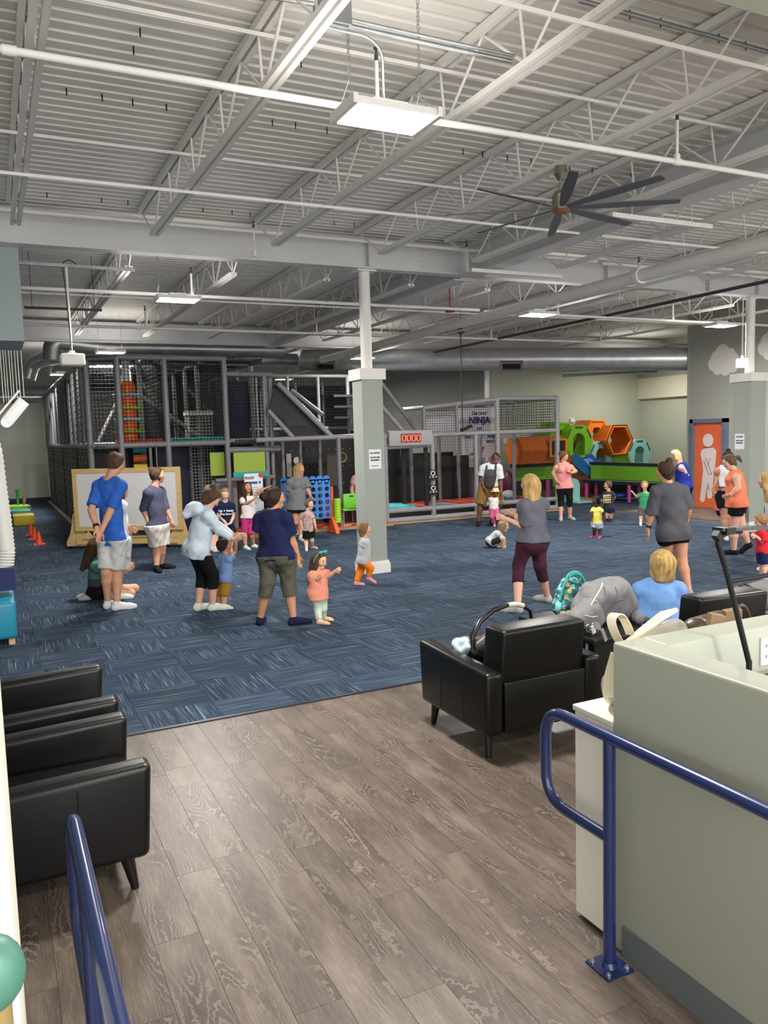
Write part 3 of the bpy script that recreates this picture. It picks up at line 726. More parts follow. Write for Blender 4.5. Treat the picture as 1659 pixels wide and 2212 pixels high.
# black metal stand on the desk
t = thing('metal_stand', (2.6, 2.1, 1.08), 'black tubular metal frame standing on the desk behind the counter', 'stand')
BM = mat('black_metal', '151618', .5, spec=.25)
q = MB(); q.tube([P(1618, 1432, Y=2.1), P(1570, 1235, Y=2.1), P(1548, 1165, Y=2.1), P(1572, 1148, Y=2.1), P(1600, 1147, Y=2.1)], .011, 10, bend=.04); q.build('frame_post', BM, t, .8)
q = MB(); a, b = P(1550, 1143, Y=2.1), P(1760, 1136, Y=2.1); q.beam(a, b, .05, .012); q.build('top_bar', mat('bar_sheen', '2a2a2c', .35), t)
q = MB(); q.obox(P(1566, 1146, Y=2.1), (.024, 0, 0), (0, .03, 0), (0, 0, .012)); q.obox(P(1549, 1157, Y=2.1), (.009, 0, .009), (0, .014, 0), (-.008, 0, .01)); q.build('corner_bracket', BM, t)
q = MB(); q.cyl(P(1578, 1256, Y=2.1), P(1780, 1222, Y=2.1), .010, 10); q.build('cross_bar', BM, t, .8)
q = MB(); a = P(1618, 1432, Y=2.1); q.box(a[0]-.02, a[0]+.6, 2.06, 2.14, 1.08, 1.10); q.tube([(a[0], 2.1, 1.10), a+np.array([0, 0, .01])], .011, 8); q.build('foot_bar', BM, t)

# armchairs
def armchair(cx, cy, rot, label, w=.93, d=.86):
    M = Matrix.Translation((cx, cy, 0)) @ Matrix.Rotation(rot, 4, 'Z')
    t = thing('armchair', (cx, cy, 0), label, 'armchair', 'black leather armchairs')
    hw, hd = w/2, d/2; A = .135
    def shear_arm(c):
        f = (c.y+hd)/(2*hd); return (c.x, c.y+(0.03 if c.y > 0 else -.01)*((c.z-.16)/.45), c.z-(.035*(1-f) if c.z > .4 else 0))
    bevel_box('seat_base', LEATH, -hw+A+.002, hw-A-.002, -hd+.03, hd-.03, .17, .34, .02, 2, t, M)
    bevel_box('seat_cushion', LEATH, -hw+A+.002, hw-A-.002, -hd+.22, hd-.005, .342, .41, .04, 3, t, M)
    for s in (-1, 1):
        x0, x1 = (-hw, -hw+A) if s < 0 else (hw-A, hw)
        arm_ = bevel_box('arm', LEATH, x0, x1, -hd, hd, .16, .61, .035, 4, t, M, shear_arm)
        for k in (-.14, .14):
            xx = x0-.0005 if s < 0 else x1+.0005
            q = MB(); V0 = M @ Vector((xx, k, .20)); V1 = M @ Vector((xx, k, .55)); q.cyl(V0, V1, .0025, 4); q.build('stitching', LEATH2, arm_)
    def shear_back(c):
        f = (c.z-.34)/.47; return (c.x*(1-.03*max(0, f)), c.y-.05*f, c.z)
    bevel_box('back_cushion', LEATH, -hw+A-.012, hw-A+.012, -hd+.045, -hd+.27, .43, .835, .03, 4, t, M, shear_back)
    bevel_box('back_panel', LEATH, -hw+A+.004, hw-A-.004, -hd-.004, -hd+.2, .165, .50, .015, 2, t, M)
    for sx in (-1, 1):
        for sy in (-1, 1):
            a = M @ Vector((sx*(hw-.07), sy*(hd-.1), .17)); b = M @ Vector((sx*(hw-.06), sy*(hd-.07), 0)); q = MB(); q.cyl(b, a, .019, 10, r2=.035); q.build('leg', DWOOD, t, .8)
    return t
armchair(3.15, 4.55, 0, 'black leather armchair seen from behind, holding the infant car seat')
armchair(4.93, 4.55, math.radians(-4), 'black leather armchair seen from behind, right of the bag table')
armchair(.10, 4.13, -math.pi/2, 'nearest black leather armchair at the left, beside the blue handrail', w=.86, d=.88)
armchair(.10, 5.20, -math.pi/2, 'black leather armchair at the left edge, nearer the carpet', w=.90, d=.88)

# low black table with bags
t = thing('side_table', (4.1, 4.95, 0), 'low black side table covered with bags between the two armchairs', 'table')
BT = mat('black_table', '101012', .4)
bevel_box('table_top', BT, 3.78, 4.42, 4.38, 5.3, .54, .585, .008, 2, t)
for x in (3.80, 4.34):
    for y in (4.40, 5.22): q = MB(); q.box(x, x+.07, y, y+.07, 0, .54); q.build('leg', BT, t)
q = MB(); q.box(3.87, 4.33, 4.42, 4.45, .12, .55); q.build('apron', BT, t)
t = thing('side_table', (5.85, 4.4, 0), 'low black side table right of the second armchair, holding the grey duffel', 'table')
bevel_box('table_top', BT, 5.44, 6.3, 4.0, 4.8, .50, .55, .008, 2, t)
for x in (5.5, 6.2):
    for y in (4.05, 4.7): q = MB(); q.box(x, x+.06, y, y+.06, 0, .5); q.build('leg', BT, t)

# ================================================================= LEFT EDGE
t = thing('ottoman', (-.3, 9.6, 0), 'teal upholstered ottoman with small wooden feet at the left edge', 'ottoman')
TEALU = mat('teal_vinyl', '1f86a3', .4)
bevel_box('ottoman_body', TEALU, -.75, .12, 9.08, 10.0, .07, .47, .05, 4, t)
for x in (-.68, .03):
    for y in (9.14, 9.88): q = MB(); q.box(x, x+.06, y, y+.06, 0, .07); q.build('foot', mat('light_wood', 'caa877', .5), t)
t = thing('corrugated_hose', (0, 9.7, .5), 'long white ribbed tube curving down at the left edge', 'tube')
hp = [P(-34, 900, Y=9.7), P(-14, 980, Y=9.7), P(-4, 1060, Y=9.7), P(6, 1130, Y=9.7), P(13, 1190, Y=9.7), P(9, 1235, Y=9.7), P(2, 1262, Y=9.7)]
hs = []
for i in range(len(hp)-1):
    for k in range(14): hs.append(hp[i]+(hp[i+1]-hp[i])*k/14)
hs.append(hp[-1])
rs = [.092+.006*(1 if i % 2 else -1) for i in range(len(hs))]
q = MB(); q.tube(hs, rs, 18); q.build('ribbed_tube', mat('white_hose', 'd9d8d3', .4), t, 1.0)
q = MB(); q.sph(P(20, 1250, Y=9.6), .055, 14, 8); q.build('white_knob', WHITE, t, 2)
q = MB(); a = P(2, 1250, Y=9.62); q.obox(a, (.14, 0, 0), (0, .12, 0), (0, 0, .12)); q.build('navy_cuff', mat('navy_fabric', '1b2456', .7), t)
# teal stool at the lower left corner
t = thing('teal_stool', (-.09, 1.35, 0), 'round teal seat pad with wooden edge at the lower left corner', 'stool')
c = P(-24, 2105, Y=1.0)
q = MB(); q.sph(c, (.040, .040, .045), 20, 12); q.build('seat_pad', mat('teal_pad', '47796a', .45), t, 2)
q = MB(); q.cyl((c[0], c[1], 0), (c[0], c[1], c[2]-.03), .022, 12); q.build('wood_leg', mat('stool_wood', '8d7a50', .5), t, .8)

# ribbed hanging light with ropes
t = thing('ribbed_light', P(35, 888, Y=14), 'slanting translucent ribbed light tube hanging from cords at the far left', 'lamp')
a, b = P(14, 912, Y=14), P(52, 866, Y=14)
pts = [a+(b-a)*i/24 for i in range(25)]
q = MB(); q.tube(pts, [.085+.012*(i % 2) for i in range(25)], 16); q.build('ribbed_shade', mat('ribbed_shade', 'e4e4e0', .3, emit=.35), t, 1)
q = MB(); q.sph(a, .08, 12, 8); q.build('lit_end', mat('lit_end', (1, .98, .95), .4, emit=4), t, 2)
q = MB(); q.beam(a+np.array([-.1, 0, .12]), b+np.array([-.06, 0, .16]), .1, .03); q.build('perforated_rail', WHITE, t)
for i, px in enumerate((8, 14, 19, 26, 31, 38, 44, 52)):
    p0 = P(px, 870-i*2, Y=14+.15*(i % 3)); q = MB(); q.cyl(p0, (p0[0], p0[1], 4.9), .006, 5); q.build('cord', WHITE, t)

# projector on a drop pole
t = thing('projector', P(156, 776, Y=11.8), 'white ceiling projector hanging on a long pole at the left', 'projector')
c = P(156, 777, Y=11.8)
bevel_box('projector_body', mat('projector_white', 'e6e2da', .4), c[0]-.155, c[0]+.155, c[1]-.15, c[1]+.15, c[2]-.085, c[2]+.075, .025, 3, t)
q = MB(); q.cyl((c[0], c[1], c[2]+.07), (c[0], c[1], c[2]+.12), .04, 12); q.box(c[0]-.06, c[0]+.06, c[1]-.06, c[1]+.06, c[2]+.07, c[2]+.09); q.build('mount', WHITE, t)
q = MB(); q.cyl((c[0], c[1], c[2]+.1), (c[0], c[1], 4.46), .014, 8); q.build('drop_pole', WHITE, t)
q = MB(); q.tube([(c[0], c[1]-.02, 3.3), (c[0]-.03, c[1]-.02, 4.2), (c[0]-.05, c[1], 4.52), (c[0]+.05, c[1], 4.57), (c[0]+.15, c[1], 4.49)], .006, 5, bend=.1); q.build('cable', BM, t)
q = MB(); q.box(.47, 1.98, c[1]-.02, c[1]+.02, 4.46, 4.50); q.cyl((.55, c[1], 4.50), (.55, c[1], 5.0), .01, 6); q.cyl((1.9, c[1], 4.50), (1.9, c[1], 5.0), .01, 6); q.build('support_bar', GALV, t)
# lit projector near the right column
c = P(1603, 783, Y=10.4)
t = thing('projector', c, 'brightly lit white projector box hanging by the top of the right column', 'projector')
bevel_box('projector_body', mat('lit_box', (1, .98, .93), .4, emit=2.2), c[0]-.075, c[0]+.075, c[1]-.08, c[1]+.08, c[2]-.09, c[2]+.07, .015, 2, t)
q = MB(); q.cyl((c[0], c[1], c[2]+.07), (c[0], c[1], c[2]+.13), .03, 10); q.build('mount', WHITE, t)
q = MB(); q.cyl((c[0]-.01, c[1], c[2]+.1), (c[0], c[1], 4.5), .006, 5); q.cyl((c[0]+.02, c[1], c[2]+.1), (c[0]+.005, c[1], 5.0), .005, 5); q.build('cable', WHITE, t)
# fire alarm and dark bar
c = P(972, 674, Z=4.3); t = thing('fire_alarm', c, 'small red alarm under the ceiling behind the near girder', 'alarm'); q = MB(); q.cyl(c, c+(0, 0, .09), .09, 14, r2=.06); q.cyl(c+(0, 0, .09), (c[0], c[1], 5.0), .012, 6); q.build('alarm_body', mat('alarm_red', 'a23a38', .4), t, .6)
for a, b, y, lab in (((52, 664), (220, 670), 13.5, 'long thin black bar hanging under the ceiling at the left'), ((665, 722), (822, 726), 17, 'long thin black bar hanging left of the steel pole of the centre column')):
    A, B = P(*a, Y=y), P(*b, Y=y); q = MB(); q.beam(A, B, .05, .035)
    for f in (.1, .9): s = A+(B-A)*f; q.cyl(s, (s[0], s[1], 5.0), .004, 4)
    tag(q.build('black_bar', BLACK), lab, 'bar')
for a, y, lab in (((995, 715), 16.0, 'black cable with a coiled top hanging over the climbing cage'),):
    A = P(*a, Y=y); B = P(998, 925, Y=y); t = thing('hanging_cable', B, lab, 'cable')
    q = MB(); q.tube([(A[0], y, 5.0), A, (A[0], y, B[2]), B], .012, 6); q.build('cable_line', BLACK, t)
    q = MB(); q.tube([A+np.array([.07*math.cos(k*.6), 0, .07*math.sin(k*.6)]) for k in range(20)], .012, 5); q.build('cable_coil', BLACK, t)
    q = MB(); q.obox(B+np.array([.12, 0, 0]), (.14, 0, .05), (0, .04, 0), (-.02, 0, .03)); q.build('hand_control', BM, t)

# ================================================================= PLAY STRUCTURE
PAD = mat('grey_pad', '77777b', .38, var=.12, scale=14); PADL = mat('grey_pad_light', '8d8c90', .38, var=.1, scale=14)
NET = mat('black_net', '0d0d0f', .7); NETW = mat('white_net', 'b9b6b4', .7)
MATB = mat('black_mat', '0d0d10', .55, var=.2, scale=4); DOT = mat('dot_white', 'c9c9cc', .5)
REDF = mat('red_foam', 'c04a34', .5); TEALF = mat('teal_foam', '2fa09c', .5); LIME = mat('lime_vinyl', '93ad2c', .45); NAVYM = mat('navy_mat', '10203c', .6)
def tie(mb, a, b, r, step=.35):
    a, b = np.array(a, float), np.array(b, float); L = np.linalg.norm(b-a); d = (b-a)/L; s = step
    while s < L: mb.cyl(a+d*(s-.008), a+d*(s+.008), r*1.07, 10); s += step
def bar(t, a, b, r=.06, name='post', m=None, n=12, ties=True):
    q = MB(); q.cyl(a, b, r, n)
    if ties: tie(q, a, b, r)
    return q.build(name, m or PAD, t, .8)
SX, SF, SM, ST = 1.82, 16.9, 2.03, 3.78
t = thing('play_structure', (3.5, 19, 0), 'large two-storey indoor climbing structure with grey padded posts, black nets and mats', 'playground')
PS = t
fx_ = [P(*p, Y=SF)[0] for p in ((251, 774), (353, 769), (482, 771))]    # front posts
x_b, x_c, x_d = fx_
cornY = SF+.35
# front posts
for x in (x_b, x_c, x_d): bar(t, (x, SF, 0), (x, SF, ST))
bar(t, (SX, cornY, 0), (SX, cornY, ST-.02))
xe = 5.45
bar(t, (xe, SF+.1, 0), (xe, SF+.1, 3.46)); bar(t, (xe+.18, SF+.25, 0), (xe+.18, SF+.25, 3.4), .05)
# rails
for z, nm in ((ST, 'top_rail'), (SM-.02, 'deck_rail')):
    bar(t, (SX, cornY, z), (x_b, SF, z), name=nm); bar(t, (x_b, SF, z), (x_d+.05, SF, z), name=nm); bar(t, (SX, cornY, z), (SX, 30.9, z), name=nm)
bar(t, (x_d, SF, 3.46), (xe+.2, SF+.1, 3.46), name='top_rail'); bar(t, (x_d, SF, 1.84), (xe+.3, SF+.1, 1.84), .07, name='deck_rail')
bar(t, (x_d-.3, SF-.02, 1.20), (xe+.15, SF+.1, 1.22), .05, name='lower_rail'); bar(t, (x_d, SF, 2.04), (xe, SF+.5, 2.04), .05, name='deck_rail')
# side posts (receding) upper level
ny = 14
for i in range(1, ny):
    y = cornY+(30.9-cornY)*(i/(ny-1))**1.0
    bar(t, (SX, y, SM), (SX, y, ST), .05, ties=False)
bar(t, (SX, 21.4, 0), (SX, 21.4, SM), .05)
# black mats along the left side, each panel its own, with holds
y = cornY+.06; k = 0
while y < 30.8:
    q = MB(); y1 = min(y+1.34, 30.85); q.box(SX-.03+.012*math.sin(k*2.1), SX+.03, y, y1-.02, .1, SM-.05); q.build('wall_mat', MATB, t); y = y1; k += 1
q = MB()
for i in range(60):
    yy = cornY+.3+i*.23
    if yy > 30.5: break
    for j in range(4): zz = 1.9-j*.47-.12*((i*7) % 3); q.cyl((SX-.05, yy, zz), (SX-.036, yy, zz), .016, 6)
tag(q.build('climbing_hold', DOT, t), kind='stuff')
q = MB(); q.box(SX-.12, SX-.02, cornY, 30.9, 0, .05); q.build('base_edge', mat('wood_edge', 'a98d6b', .6), t)
# nets
def netp(o, u, v, w, h, step=.065, r=.0055, m=None, name='net'):
    q = MB(); q.net(o, u, v, w, h, step, r); return q.build(name, m or NET, t)
netp((x_b, SF, SM), (1, 0, 0), (0, 0, 1), x_d-x_b, ST-SM, .07)
d = np.array([x_b-SX, SF-cornY, 0]); netp((SX, cornY, SM), _u(d), (0, 0, 1), np.linalg.norm(d), ST-SM, .07)
netp((x_d, SF+.05, 1.9), (1, 0, 0), (0, 0, 1), xe-x_d, 1.5, .07)
netp((SX+.02, cornY, SM), (0, 1, 0), (0, 0, 1), 10, ST-SM, .16, .007)
netp((SX, SF+2.4, SM), (1, 0, 0), (0, 0, 1), 3.6, ST-SM, .09)
netp((x_c, SF, SM), (0, 1, 0), (0, 0, 1), 4.8, ST-SM, .09)
netp((x_d, SF, SM), (0, 1, 0), (0, 0, 1), 4.8, ST-SM, .10)
netp((SX, SF, ST), (1, 0, 0), (0, 1, 0), 3.6, 4.8, .12)
# white netting on the inner climbing shaft
netp((4.0, SF+1.0, .5), (1, 0, 0), (0, 0, 1), .5, 2.2, .07, .007, NETW)
netp((4.0, SF+1.0, .5), (0, 1, 0), (0, 0, 1), .5, 2.2, .07, .007, NETW)
q = MB(); q.box(3.97, 4.53, SF+.97, SF+1.5, 2.62, 2.72); q.build('shaft_cap', NETW, t)
# inner posts and rails at every bay
for y in (SF+1.2, SF+2.4, SF+3.7, SF+4.9, SF+7, SF+9.5):
    for x in (3.0, 4.25, 5.5):
        bar(t, (x, y, 0), (x, y, ST), .055, ties=False)
    bar(t, (SX, y, SM), (5.5, y, SM), .05, 'deck_rail', ties=False); bar(t, (SX, y, ST), (5.5, y, ST), .05, 'top_rail', ties=False)
for x in (3.0, 4.25, 5.5): bar(t, (x, SF+.2, ST), (x, 29, ST), .05, 'top_rail', ties=False)
for a, b in (((2.2, SF+2.3, 2.1), (3.0, SF+2.6, 3.6)), ((3.2, SF+2.3, 3.5), (4.2, SF+2.6, 2.15)), ((3.0, SF+1.3, 3.1), (4.4, SF+1.5, 2.1)), ((4.3, SF+2.4, 3.3), (5.3, SF+2.6, 2.2))):
    bar(t, a, b, .045, 'brace', PADL, ties=False)
# decks, foam edges, dark mats
q = MB(); q.box(SX+.1, 5.5, SF+.12, 30.8, SM-.08, SM-.02); q.build('deck', MATB, t)
q = MB()
for i in range(34): x = x_b-.1+(x_c-x_b)*i/34; q.cyl((x, SF+.05, SM+.06), (x+.024, SF+.05, SM+.06), .033, 8)
q.build('foam_edge', REDF, t, .7)
q = MB()
for i in range(44): x = x_c+.06+(x_d-x_c-.1)*i/44; q.cyl((x, SF+.05, SM+.07), (x+.02, SF+.05, SM+.07), .035, 8)
q.build('foam_edge', TEALF, t, .7)
for x0, x1, y, z0, z1, m in ((SX+.1, x_b+.3, SF+1.2, 0, 1.95, MATB), (x_c, x_d, SF+1.25, 0, 1.95, NAVYM), (x_b+.3, x_c, SF+2.3, 0, 1.95, MATB), (x_d, xe, SF+1.3, 1.5, 3.4, NAVYM),
                             (SX, 5.5, 21.9, SM, ST, MATB), (x_d+.1, xe+.2, SF+1.6, 0, 2.0, MATB), (3.0, 5.5, SF+3.8, SM, ST-.2, MATB)):
    q = MB(); q.box(x0, x1, y, y+.05, z0, z1); q.build('padded_wall', m, t)
# lime slide bucket at the right of the tower
q = MB(); q.box(x_d+.12, xe-.08, SF-.02, SF+.02, 1.36, 1.78); q.build('lime_panel', LIME, t)
q = MB(); q.box(x_d+.1, xe-.02, SF-.03, SF+.02, 1.24, 1.36); q.build('teal_strip', TEALF, t)
q = MB(); q.box(x_d-.35, x_d-.04, SF+.15, SF+.2, 1.30, 1.80); q.build('lime_panel', LIME, t)
q = MB(); q.box(x_d-.3, x_d+.25, SF+.3, SF+.34, .1, 1.2); q.build('grey_panel', PADL, t)
q = MB(); q.box(x_d-.1, xe+.1, SF-.1, SF+1.4, 0, .12); q.build('floor_mat', mat('orange_mat', 'b85327', .5), t)
q = MB(); q.box(x_d+.3, xe, SF+.6, SF+.65, .2, 1.15); q.build('padded_wall', mat('dark_red', '5a1f1c', .5), t)
# coloured foam rollers seen through the doorway
for i, m in enumerate((TEALF, mat('orange_foam', 'd8632a', .5), mat('yellow_foam', 'd8c23a', .5))):
    q = MB(); q.cyl((2.72, SF+.9, 1.92-i*.20), (3.0, SF+.9, 1.92-i*.20), .09, 14); q.build('foam_roller', m, t, .7)
# right-hand section: slanting netted slide, long rail, black wall
RX0, RX1, RF = 5.1, 8.12, 16.5
bar(t, (RX0, RF+.1, 2.04), (RX1, RF, 2.06), .055, 'deck_rail', PADL)
for px in (610, 648, 690, 731):
    p = P(px, 960, Y=RF); yy = RF+(.0 if px == 731 else 1.1); p = P(px, 960, Y=yy); bar(t, (p[0], yy, 0), (p[0], yy, 2.05), .055 if px == 731 else .045)
x = 5.3
while x < 8.0:
    q = MB(); q.box(x, min(x+.9, 8.05), 18.2, 18.26, .1, 2.0); q.build('wall_mat', MATB, t); x += .92
q = MB()
for i in range(14):
    for j in range(4): q.cyl((5.5+i*.19, 18.18, .5+j*.42), (5.5+i*.19, 18.2, .5+j*.42), .012, 6)
tag(q.build('climbing_hold', DOT, t), kind='stuff')
q = MB(); q.box(RX0-.35, RX1, RF-.28, 18.2, 0, .07); q.build('floor_mat', mat('orange_mat2', 'cf5a2c', .5), t)
q = MB(); q.box(RX0-.35, RX1, RF-.33, RF-.28, 0, .06); q.build('base_edge', MATS['wood_edge'], t)
for a, b, r in (((580, 887), (633, 945), .05), ((600, 828), (716, 943), .06)):
    A, B = P(*a, Y=RF+.25), P(*b, Y=RF+.05); bar(t, A, B, r, 'slanted_bar', PADL)
for a, b, yy in (((628, 842), (696, 895), 19.0), ((822, 825), (905, 936), RF+1.2), ((818, 870), (878, 940), RF+.3)):
    bar(t, P(*a, Y=yy), P(*b, Y=yy), .055, 'slanted_bar', PADL)
A, B, C, D = P(580, 887, Y=RF+.3), P(633, 945, Y=RF+.12), P(716, 943, Y=RF+.12), P(600, 828, Y=RF+.3)
q = MB(); n_ = np.array([0, .04, 0]); q.add([A+n_, B+n_, C+n_, D+n_, A+2*n_, B+2*n_, C+2*n_, D+2*n_], [(0, 1, 2, 3), (7, 6, 5, 4), (0, 4, 5, 1), (1, 5, 6, 2), (2, 6, 7, 3), (3, 7, 4, 0)]); q.build('slide_side', MATB, t)
# upper gallery behind
t = thing('play_gallery', (8, 22, 0), 'rear netted gallery of the climbing structure with hanging straps, seen above the long rail', 'playground')
for x in (5.6, 6.5, 7.4, 8.3, 9.2, 10.1):
    bar(t, (x, 21.0, 0), (x, 21.0, 3.75), .05, ties=False); bar(t, (x+.2, 23.4, 2), (x+.2, 23.4, 3.75), .05, m=PADL, ties=False)
bar(t, (5.5, 21, 3.75), (10.3, 21, 3.75), .05, 'top_rail', ties=False); bar(t, (5.5, 21, 2.3), (10.3, 21, 2.3), .05, 'deck_rail', ties=False)
netp((5.5, 21.05, 2.3), (1, 0, 0), (0, 0, 1), 4.8, 1.45, .085, .006)
q = MB(); q.box(5.5, 10.3, 23.5, 23.6, .1, 3.4); q.build('padded_wall', MATB, t)
q = MB(); q.box(5.5, 10.3, 21.0, 23.4, 2.12, 2.22); q.build('deck', MATB, t)
for z in (2.55, 2.85, 3.15): 
    q = MB(); q.box(8.6, 9.9, 20.6, 20.95, z, z+.06); q.build('stair_tread', MATB, t)
q = MB(); q.box(7.5, 8.2, 20.9, 21.2, 2.32, 2.50); q.build('lime_step', LIME, t)
q = MB(); q.box(7.35, 7.62, 20.8, 20.9, 2.3, 2.75); q.build('red_panel', mat('red_panel', '7d3326', .5), t)
# hanging punch bags of the gallery
for i in range(7):
    q = MB(); x = 6.6+i*.2; q.cyl((x, 22.2, 2.4), (x, 22.2, 3.5), .035, 8); q.build('hanging_strap', PADL, t, .8)

# orange climbing column with coloured discs, inside the upper level
c = np.array([2.66, 17.7, 0])
ct = thing('climbing_column', (c[0], c[1], SM), 'bright orange climbing column with blue and lime foam discs inside the tower', 'climbing toy')
q = MB(); q.cyl((c[0], c[1], 2.12), (c[0], c[1], 3.27), .17, 20); q.build('column_body', mat('orange_vinyl', 'f0641e', .45), ct, .7)
q = MB(); q.cyl((c[0], c[1], 3.27), (c[0], c[1], 3.36), .17, 20, r2=.09); q.build('column_top', mat('orange_top', 'f5832b', .45), ct, .7)
q = MB(); q.cyl((c[0], c[1], 3.36), (c[0], c[1], 3.78), .075, 14); q.build('hanging_sleeve', mat('white_sleeve', 'e9e6ee', .5), ct, .8)
for z, m in ((3.06, 'a9d4ea'), (2.80, 'b6d83a'), (2.55, 'a9d4ea'), (2.30, 'b6d83a')):
    q = MB(); q.sph((c[0], c[1], z), (.33, .33, .05), 20, 8); q.build('disc', mat('disc_'+m, m, .5), ct, 2)
for z, m in ((3.06, 'b6d83a'), (2.80, 'a9d4ea'), (2.55, 'b6d83a'), (2.30, 'a9d4ea')):
    q = MB(); q.sph((c[0]-.02, c[1]-.16, z), (.07, .05, .055), 12, 8); q.build('knob', mat('disc_'+m, m, .5), ct, 2)
q = MB(); q.box(c[0]-.3, c[0]+.1, c[1]-.3, c[1], SM-.01, SM+.08); q.build('teal_base', TEALF, ct)

# ================================================================= CLIMBING CAGE (right)
t = thing('climbing_cage', (10.6, 16.5, 0), 'grey padded climbing cage with black net, right of the centre column', 'playground')
CF = 16.5
for px, yt in ((831, 944), (933, 940), (1027, 936)):
    x = P(px, yt, Y=CF)[0]; bar(t, (x, CF, 0), (x, CF, 2.05), .058, m=PADL)
XL, XA, XB, XR = P(831, 944, Y=CF)[0], P(933, 940, Y=CF)[0], P(1073, 860, Y=CF)[0], P(1203, 859, Y=CF)[0]
for x in (XB, XR): bar(t, (x, CF, 0), (x, CF, 2.88), .062, m=PADL)
bar(t, (XL, CF, 2.03), (XR, CF, 2.06), .058, 'mid_rail', PADL); bar(t, (XB, CF, 2.88), (XR, CF, 2.88), .058, 'top_rail', PADL)
bar(t, P(915, 881, Y=CF+.3), (XB, CF, 2.86), .055, 'top_rail', PADL); bar(t, P(866, 884, Y=20), P(920, 880, Y=CF+.4), .05, 'top_rail', PADL)
p = P(915, 881, Y=CF+.3); bar(t, (p[0], p[1], 2.0), p, .055); 
p = P(986, 872, Y=CF+.15); bar(t, (p[0], p[1], 2.0), p, .045)
bar(t, (XL, CF, 1.78), (XA, CF, 1.80), .05, 'door_header', PADL)
bar(t, (XL, CF, .30), (XR-.0, CF, .30), .055, 'lower_rail', PADL); bar(t, (XL, CF, .08), (XR, CF, .08), .065, 'base_rail', PADL)
q = MB(); q.box(XL-.1, XR+.1, CF-.14, CF-.05, 0, .035); q.build('base_edge', MATS['wood_edge'], t)
for z in (2.06, 2.88): bar(t, (XR, CF, z), (XR+.0, 20.4, z), .05, 'side_rail', ties=False)
for y in (18.4, 20.4): bar(t, (XR, y, 0), (XR, y, 2.88), .055, ties=False)
for x, y in ((9.6, 18.5), (10.7, 18.5), (11.3, 18.5), (12.0, 18.5), (9.0, 18.5)): bar(t, (x, y, 0), (x, y, 2.2), .05, ties=False)
bar(t, ((XB+XR)/2, CF+.6, 0), ((XB+XR)/2, CF+.6, 2.88), .045)
def netc(*a, **k): q = MB(); q.net(*a, **k); return q.build('net', NET, t)
netc((XB, CF+.02, 2.06), (1, 0, 0), (0, 0, 1), XR-XB, .82, step=.07, r=.0045)
netc((XB, CF+.02, .3), (1, 0, 0), (0, 0, 1), XR-XB, 1.76, step=.05, r=.002)
netc((XR, CF, .3), (0, 1, 0), (0, 0, 1), 3.9, 1.76, step=.06, r=.0022)
netc((XR, CF, 2.06), (0, 1, 0), (0, 0, 1), 3.9, .82, step=.07, r=.005)
netc((XA+.0, CF+.3, 2.06), (1, 0, 0), (0, 0, 1), XB-XA, .62, step=.065, r=.004)
netc((XA, CF, .3), (1, 0, 0), (0, 0, 1), 10.57-XA, 1.7, step=.07, r=.002)
netc((10.57, CF, .3), (1, 0, 0), (0, 0, 1), XB-10.57, 1.7, step=.07, r=.002)
x = 8.1
while x < 11.0:
    q = MB(); q.box(x, x+.9, 18.7, 18.76, .1, 2.0 if x < 9.4 else 1.45); q.build('wall_mat', MATB, t); x += .92
for x in (8.5, 8.9, 9.7): bar(t, (x, 18.2, 0), (x, 18.2, 2.0), .045, ties=False)
q = MB()
for i in range(3):
    for j in range(5): q.cyl((8.35+i*.62, 17.2, .45+j*.33), (8.35+i*.62, 17.22, .45+j*.33), .016, 6)
    q.box(8.30+i*.62, 8.40+i*.62, 17.22, 17.26, .12, 1.95)
q.build('hold_strip', MATB, t)
# trampoline beds
q = MB(); q.box(XL, XR, CF+.12, 18.6, .0, .22); q.build('frame_base', BLACK, t)
RED = mat('red_pad', 'b8442a', .5)
for x0, x1 in ((XL+.05, XA-.05), (XA+.05, 10.9), (11.0, XR-.1)):
    q = MB(); q.ring([(x0, CF+.2), (x1, CF+.2), (x1, 18.5), (x0, 18.5)], [(x0+.25, CF+.45), (x1-.25, CF+.45), (x1-.25, 18.25), (x0+.25, 18.25)], (0, 0, .24), (1, 0, 0), (0, 1, 0), (0, 0, .06)); q.build('trampoline_pad', RED, t)
    q = MB(); q.box(x0+.25, x1-.25, CF+.45, 18.25, .24, .26); q.build('trampoline_bed', mat('grey_bed', '6f7f92', .5) if x0 > XA else mat('teal_bed', '3fb8c4', .5), t)
q = MB(); q.box(8.25, 9.0, CF+.25, 17.7, .30, .38); q.build('teal_mat', MATS['teal_bed'], t)
# foam pit wall in dark vinyl
q = MB(); q.box(9.9, 12.4, 20.6, 20.75, .1, 1.5); q.build('padded_wall', mat('vinyl_dark', '1d1d22', .3), t)
q = MB(); q.box(11.0, 12.2, 18.9, 19.0, .2, 1.1); q.build('padded_wall', mat('mauve_vinyl', '5b4c55', .45), t)

